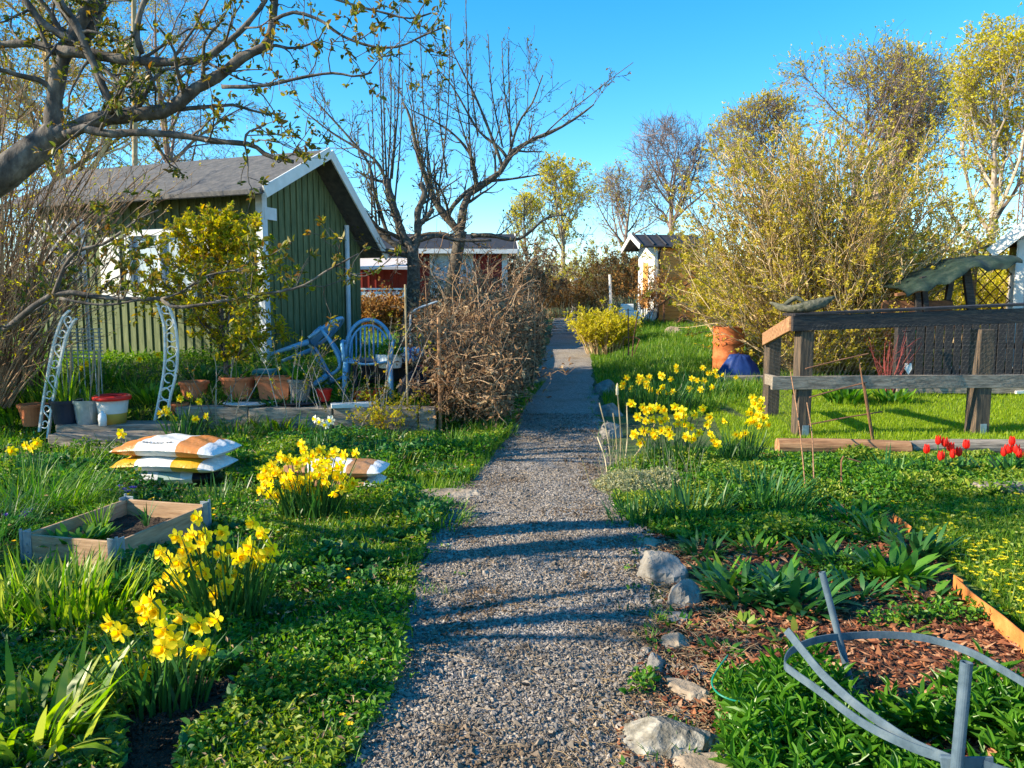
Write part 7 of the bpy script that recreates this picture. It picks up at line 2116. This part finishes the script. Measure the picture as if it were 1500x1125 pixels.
mb = MB(); n = 48; u = np.arange(n) * 2 * PI / n
prof = [(.10, -.06), (.135, -.05), (.17, .09), (.172, .12), (.155, .12), (.15, .09)]
V = np.array([[(math.cos(t_) * r_ * (1 + .03 * (k % 2)), math.sin(t_) * r_ * .7 * (1 + .03 * (k % 2)), z) for k, t_ in enumerate(u)] for r_, z in prof]) + p
i = np.arange(5)[:, None] * n; k = np.arange(n)[None]; k2 = (k + 1) % n
mb.add(V.reshape(-1, 3), np.stack([i + k, i + k2, i + n + k2, i + n + k], -1).reshape(-1, 4)); mb.Fc.append(np.arange(n)[::-1][None]); mb.Fc.append((np.arange(n) + 5 * n)[None]); mb.build('tub', MT['white_paint'], bx)
mb = MB(); mb.tube([[p[0], p[1], H(p[0], p[1])], p - [0, 0, .06]], .03, 8); mb.build('stand', MT['white_paint'], bx)
mb = MB(); n = 700; a_ = rng.uniform(0, 6.28, n); q = np.sqrt(rng.random(n)); P = np.stack([p[0] + np.cos(a_) * q * .17, p[1] + np.sin(a_) * q * .12, p[2] + .09 + rng.uniform(0, .22, n) * (1 - q ** 2 * .7)], 1); up_leaves(mb, P, .04, W=.6)
tag(mb.build('pot_plant', MT['leaf_cover'], None, p + [0, 0, .1]), 'bushy green plant growing in the white ribbed planter', 'plant')

# plastic chairs
def chair(label, M, mat_):
    o_ = M[:3, 3]
    t = thing('garden_chair', label, 'chair', o_, 'blue plastic garden chairs')
    mb = MB().mat(M); n = 9
    X, Y = np.meshgrid(np.linspace(-.24, .24, n), np.linspace(-.23, .24, n)); Z = .42 + .05 * (X / .24) ** 2 * .5 - .03 * np.cos(Y * 4) * (1 - (X / .24) ** 2)
    i = (np.arange(n - 1)[:, None] * n + np.arange(n - 1)[None]).ravel(); V = np.stack([X, Y, Z], -1).reshape(-1, 3)
    mb.add(V, np.stack([i, i + 1, i + n + 1, i + n], 1)); mb.add(V - [0, 0, .012], np.stack([i, i + n, i + n + 1, i + 1], 1))
    mb.tube(smooth_line([(-.24, -.23, .43), (0, -.26, .40), (.24, -.23, .43)], 12), .014, 6); mb.build('seat', mat_, t, smooth=True)
    mb = MB().mat(M)
    th = np.linspace(0, PI, 22); arc = np.stack([np.cos(th) * .27, .25 + .08 * np.sin(th), .45 + np.sin(th) ** .8 * .42], 1)
    for off, r_ in ((0, .022), (.0, .014)):
        sc = 1 if r_ > .02 else .84
        a2 = arc.copy(); a2[:, 0] *= sc; a2[:, 2] = .45 + (a2[:, 2] - .45) * (sc + .02); mb.tube(a2, r_, 8)
    for k in range(-4, 5):
        x = k * .05; zt2 = .45 + .84 * .42 * math.sqrt(max(0, 1 - (x / .235) ** 2)); mb.tube([(x, .245, .43), (x, .25 + .05, (.43 + zt2) / 2), (x, .32, zt2)], .011, 5)
    mb.build('backrest', mat_, t, smooth=True)
    for s in (-1, 1):
        mb = MB().mat(M); mb.tube(smooth_line([(s * .27, .27, .62), (s * .29, .1, .64), (s * .28, -.12, .63), (s * .27, -.22, .58), (s * .255, -.24, .44)], 14), .02, 8); mb.build('armrest', mat_, t, smooth=True)
        for y0, y1 in ((-.22, -.27), (.22, .29)):
            mb = MB().mat(M); mb.tube([(s * .235, y0, .43), (s * .27, y1, 0)], [.034, .02], 8); mb.build('leg', mat_, t, smooth=True)
    return t
def M4(rot, loc):
    m_ = np.eye(4); m_[:3, :3] = np.array(rot.to_3x3()) * 1.12; m_[:3, 3] = loc; return m_
pc_ = at(540, 540, 9.8); pc_[2] = H(pc_[0], pc_[1])
chair('blue plastic chair standing upright behind the white planter', M4(Matrix.Rotation(R(8), 4, 'Z'), pc_), MT['chair_blue'])
rot = Matrix.Rotation(R(12), 4, 'Z') @ Matrix.Rotation(R(62), 4, 'Y') @ Matrix.Rotation(R(75), 4, 'Z')
pc2 = at(422, 556, 9.9)
chair('blue plastic chair tipped over with its legs pointing left', M4(rot, pc2), MT['chair_blue'])
# teal stool
g = at(388, 585, 9.9); g[2] = H(g[0], g[1]); ts = thing('stool', 'small teal plastic stool beside the cottage corner', 'stool', g); zs = at(0, 541, 9.9)[2] - g[2]
mb = MB(); mb.box(g[0] - .12, g[0] + .13, g[1] - .14, g[1] + .14, g[2] + zs - .05, g[2] + zs, .015); mb.build('seat', MT['chair_teal'], ts)
for sx in (-.1, .11):
    for sy in (-.11, .11):
        mb = MB(); mb.tube([(g[0] + sx, g[1] + sy, g[2] + zs - .045), (g[0] + sx * 1.1, g[1] + sy * 1.1, g[2] - .02)], .022, 8); mb.build('leg', MT['chair_teal'], ts)
# white bench top behind the chairs
g = at(650, 486, 12.6); g[2] = H(g[0], 12.6) ; zt_ = at(0, 477, 12.6)[2]; x0_, x1_ = at(606, 0, 12.6)[0], at(702, 0, 12.6)[0]
wb = thing('bench', 'white painted bench behind the bramble hedge', 'bench', g)
mb = MB(); mb.box(x0_, x1_, 12.5, 12.54, zt_ - .2, zt_, .005); mb.box(x0_, x1_, 12.541, 12.95, zt_ - .05, zt_ - .02, .005); mb.build('seat', MT['white_paint'], wb)
for x in (x0_ + .03, x1_ - .09):
    mb = MB(); mb.box(x, x + .06, 12.56, 12.62, g[2] - .3, zt_ - .052); mb.build('leg', MT['white_paint'], wb)
g = at(603, 560, 11.2); g[2] = H(g[0], 11.2); mb = MB(); t_ = at(603, 455, 11.2)
mb.tube(smooth_line([g, [g[0], g[1], t_[2] - .05], [g[0] + .08, g[1], t_[2] + .02], at(640, 442, 11.2)], 12), .018, 8)
tag(mb.build('bent_pipe', MT['galv'], None, g), 'bent grey pipe standing left of the bramble hedge', 'pipe')
for px, py, n, L, W, mat_, lab, lf_ in [
    (150, 565, 60, .4, .03, 'leaf_cover', 'leafy green plant behind the zinc bucket', True), (195, 575, 60, .35, .012, 'grass', 'bright grass like tuft behind the red rimmed tub', False),
    (225, 590, 70, .3, .035, 'leaf_cover', 'low leafy plant left of the right arch leg', True), (300, 560, 70, .3, .03, 'daff_leaf', 'dark leafy plant under the young golden tree, left side', True),
    (380, 560, 50, .3, .03, 'leaf_cover', 'leafy plant under the young golden tree, right side', True), (60, 590, 60, .45, .014, 'iris', 'pale green blades left of the navy bucket', False),
    (20, 620, 80, .35, .04, 'leaf_cover', 'leafy plant beside the orange pot at the left edge', True), (500, 585, 50, .28, .035, 'phlox', 'light leafy plant in front of the tipped blue chair', True),
    (285, 625, 80, .26, .03, 'leaf_cover', 'leafy plant against the timber edge right of the arch', True), (345, 632, 80, .28, .012, 'grass', 'grass tuft against the timber edge below the white saucer', False),
    (400, 630, 90, .24, .03, 'leaf_cover_y', 'yellow green leafy plant against the timber edge', True), (520, 640, 80, .24, .03, 'leaf_cover', 'leafy plant at the foot of the rose canes', True)]:
    g = gp(px, py); plantin('leafy_plant' if lf_ else 'grass_tuft', lab, g, n, L, W, mat_, .2, .35, .8, lf_=lf_)
bush('rose_bush', 'thin thorny rose canes left of the chair legs', 'shrub', gp(430, 612), 8, .15, 1.25, .3, .008, 'twig_grey', 'leaf_gold', (.035, .55), .5, (3, 2), (.2, .1))
bush('rose_bush', 'leafless thorny canes in front of the round terracotta pot', 'shrub', gp(330, 622), 9, .2, 1.0, .45, .008, 'twig_grey', 'leaf_plum', (.035, .55), .25, (3, 2), (.2, .1))
bush('rose_bush', 'leafing canes left of the white planter stake', 'shrub', gp(555, 628), 9, .2, 1.35, .4, .008, 'twig_grey', 'leaf_gold', (.035, .55), .4, (3, 2), (.2, .1))
# unseen trees added left of the frame to cast shadow bands on the path
for x, y, h_, sp_, r_, lab in [(-4.9, 2.75, 4.4, 1.1, .16, 'unseen bare pruned fruit tree added outside the left edge to shade the path, nearest the camera'), (-4.7, 3.8, 4.6, 1.0, .2, 'unseen bare pruned fruit tree added outside the left edge to shade the path, second of three'), (-6.3, 6.35, 5.0, 1.6, .17, 'unseen bare pruned fruit tree added outside the left edge to shade the path, farthest of three')]:
    whole_tree([x, y, 0], lab, 'tree', h_, sp_, r_, (MT['bark'], None), levels=(8, 3, 2, 0), leaf=None, up=.2, ang=.8, limb_t0=.5, thin=.018, crown0=.4, lean=(rng.uniform(-.3, .3), rng.uniform(-.3, .3)))
bush('unseen_bush', 'unseen bush added outside the left edge for its shade, near the strap leaved clump', 'shrub', [-3.9, 2.4, 0], 60, .4, 1.3, .5, .01, 'twig_brown', 'leaf_plum', (.05, .6), .6)  # bush added out of view to shade the near ground left of the path
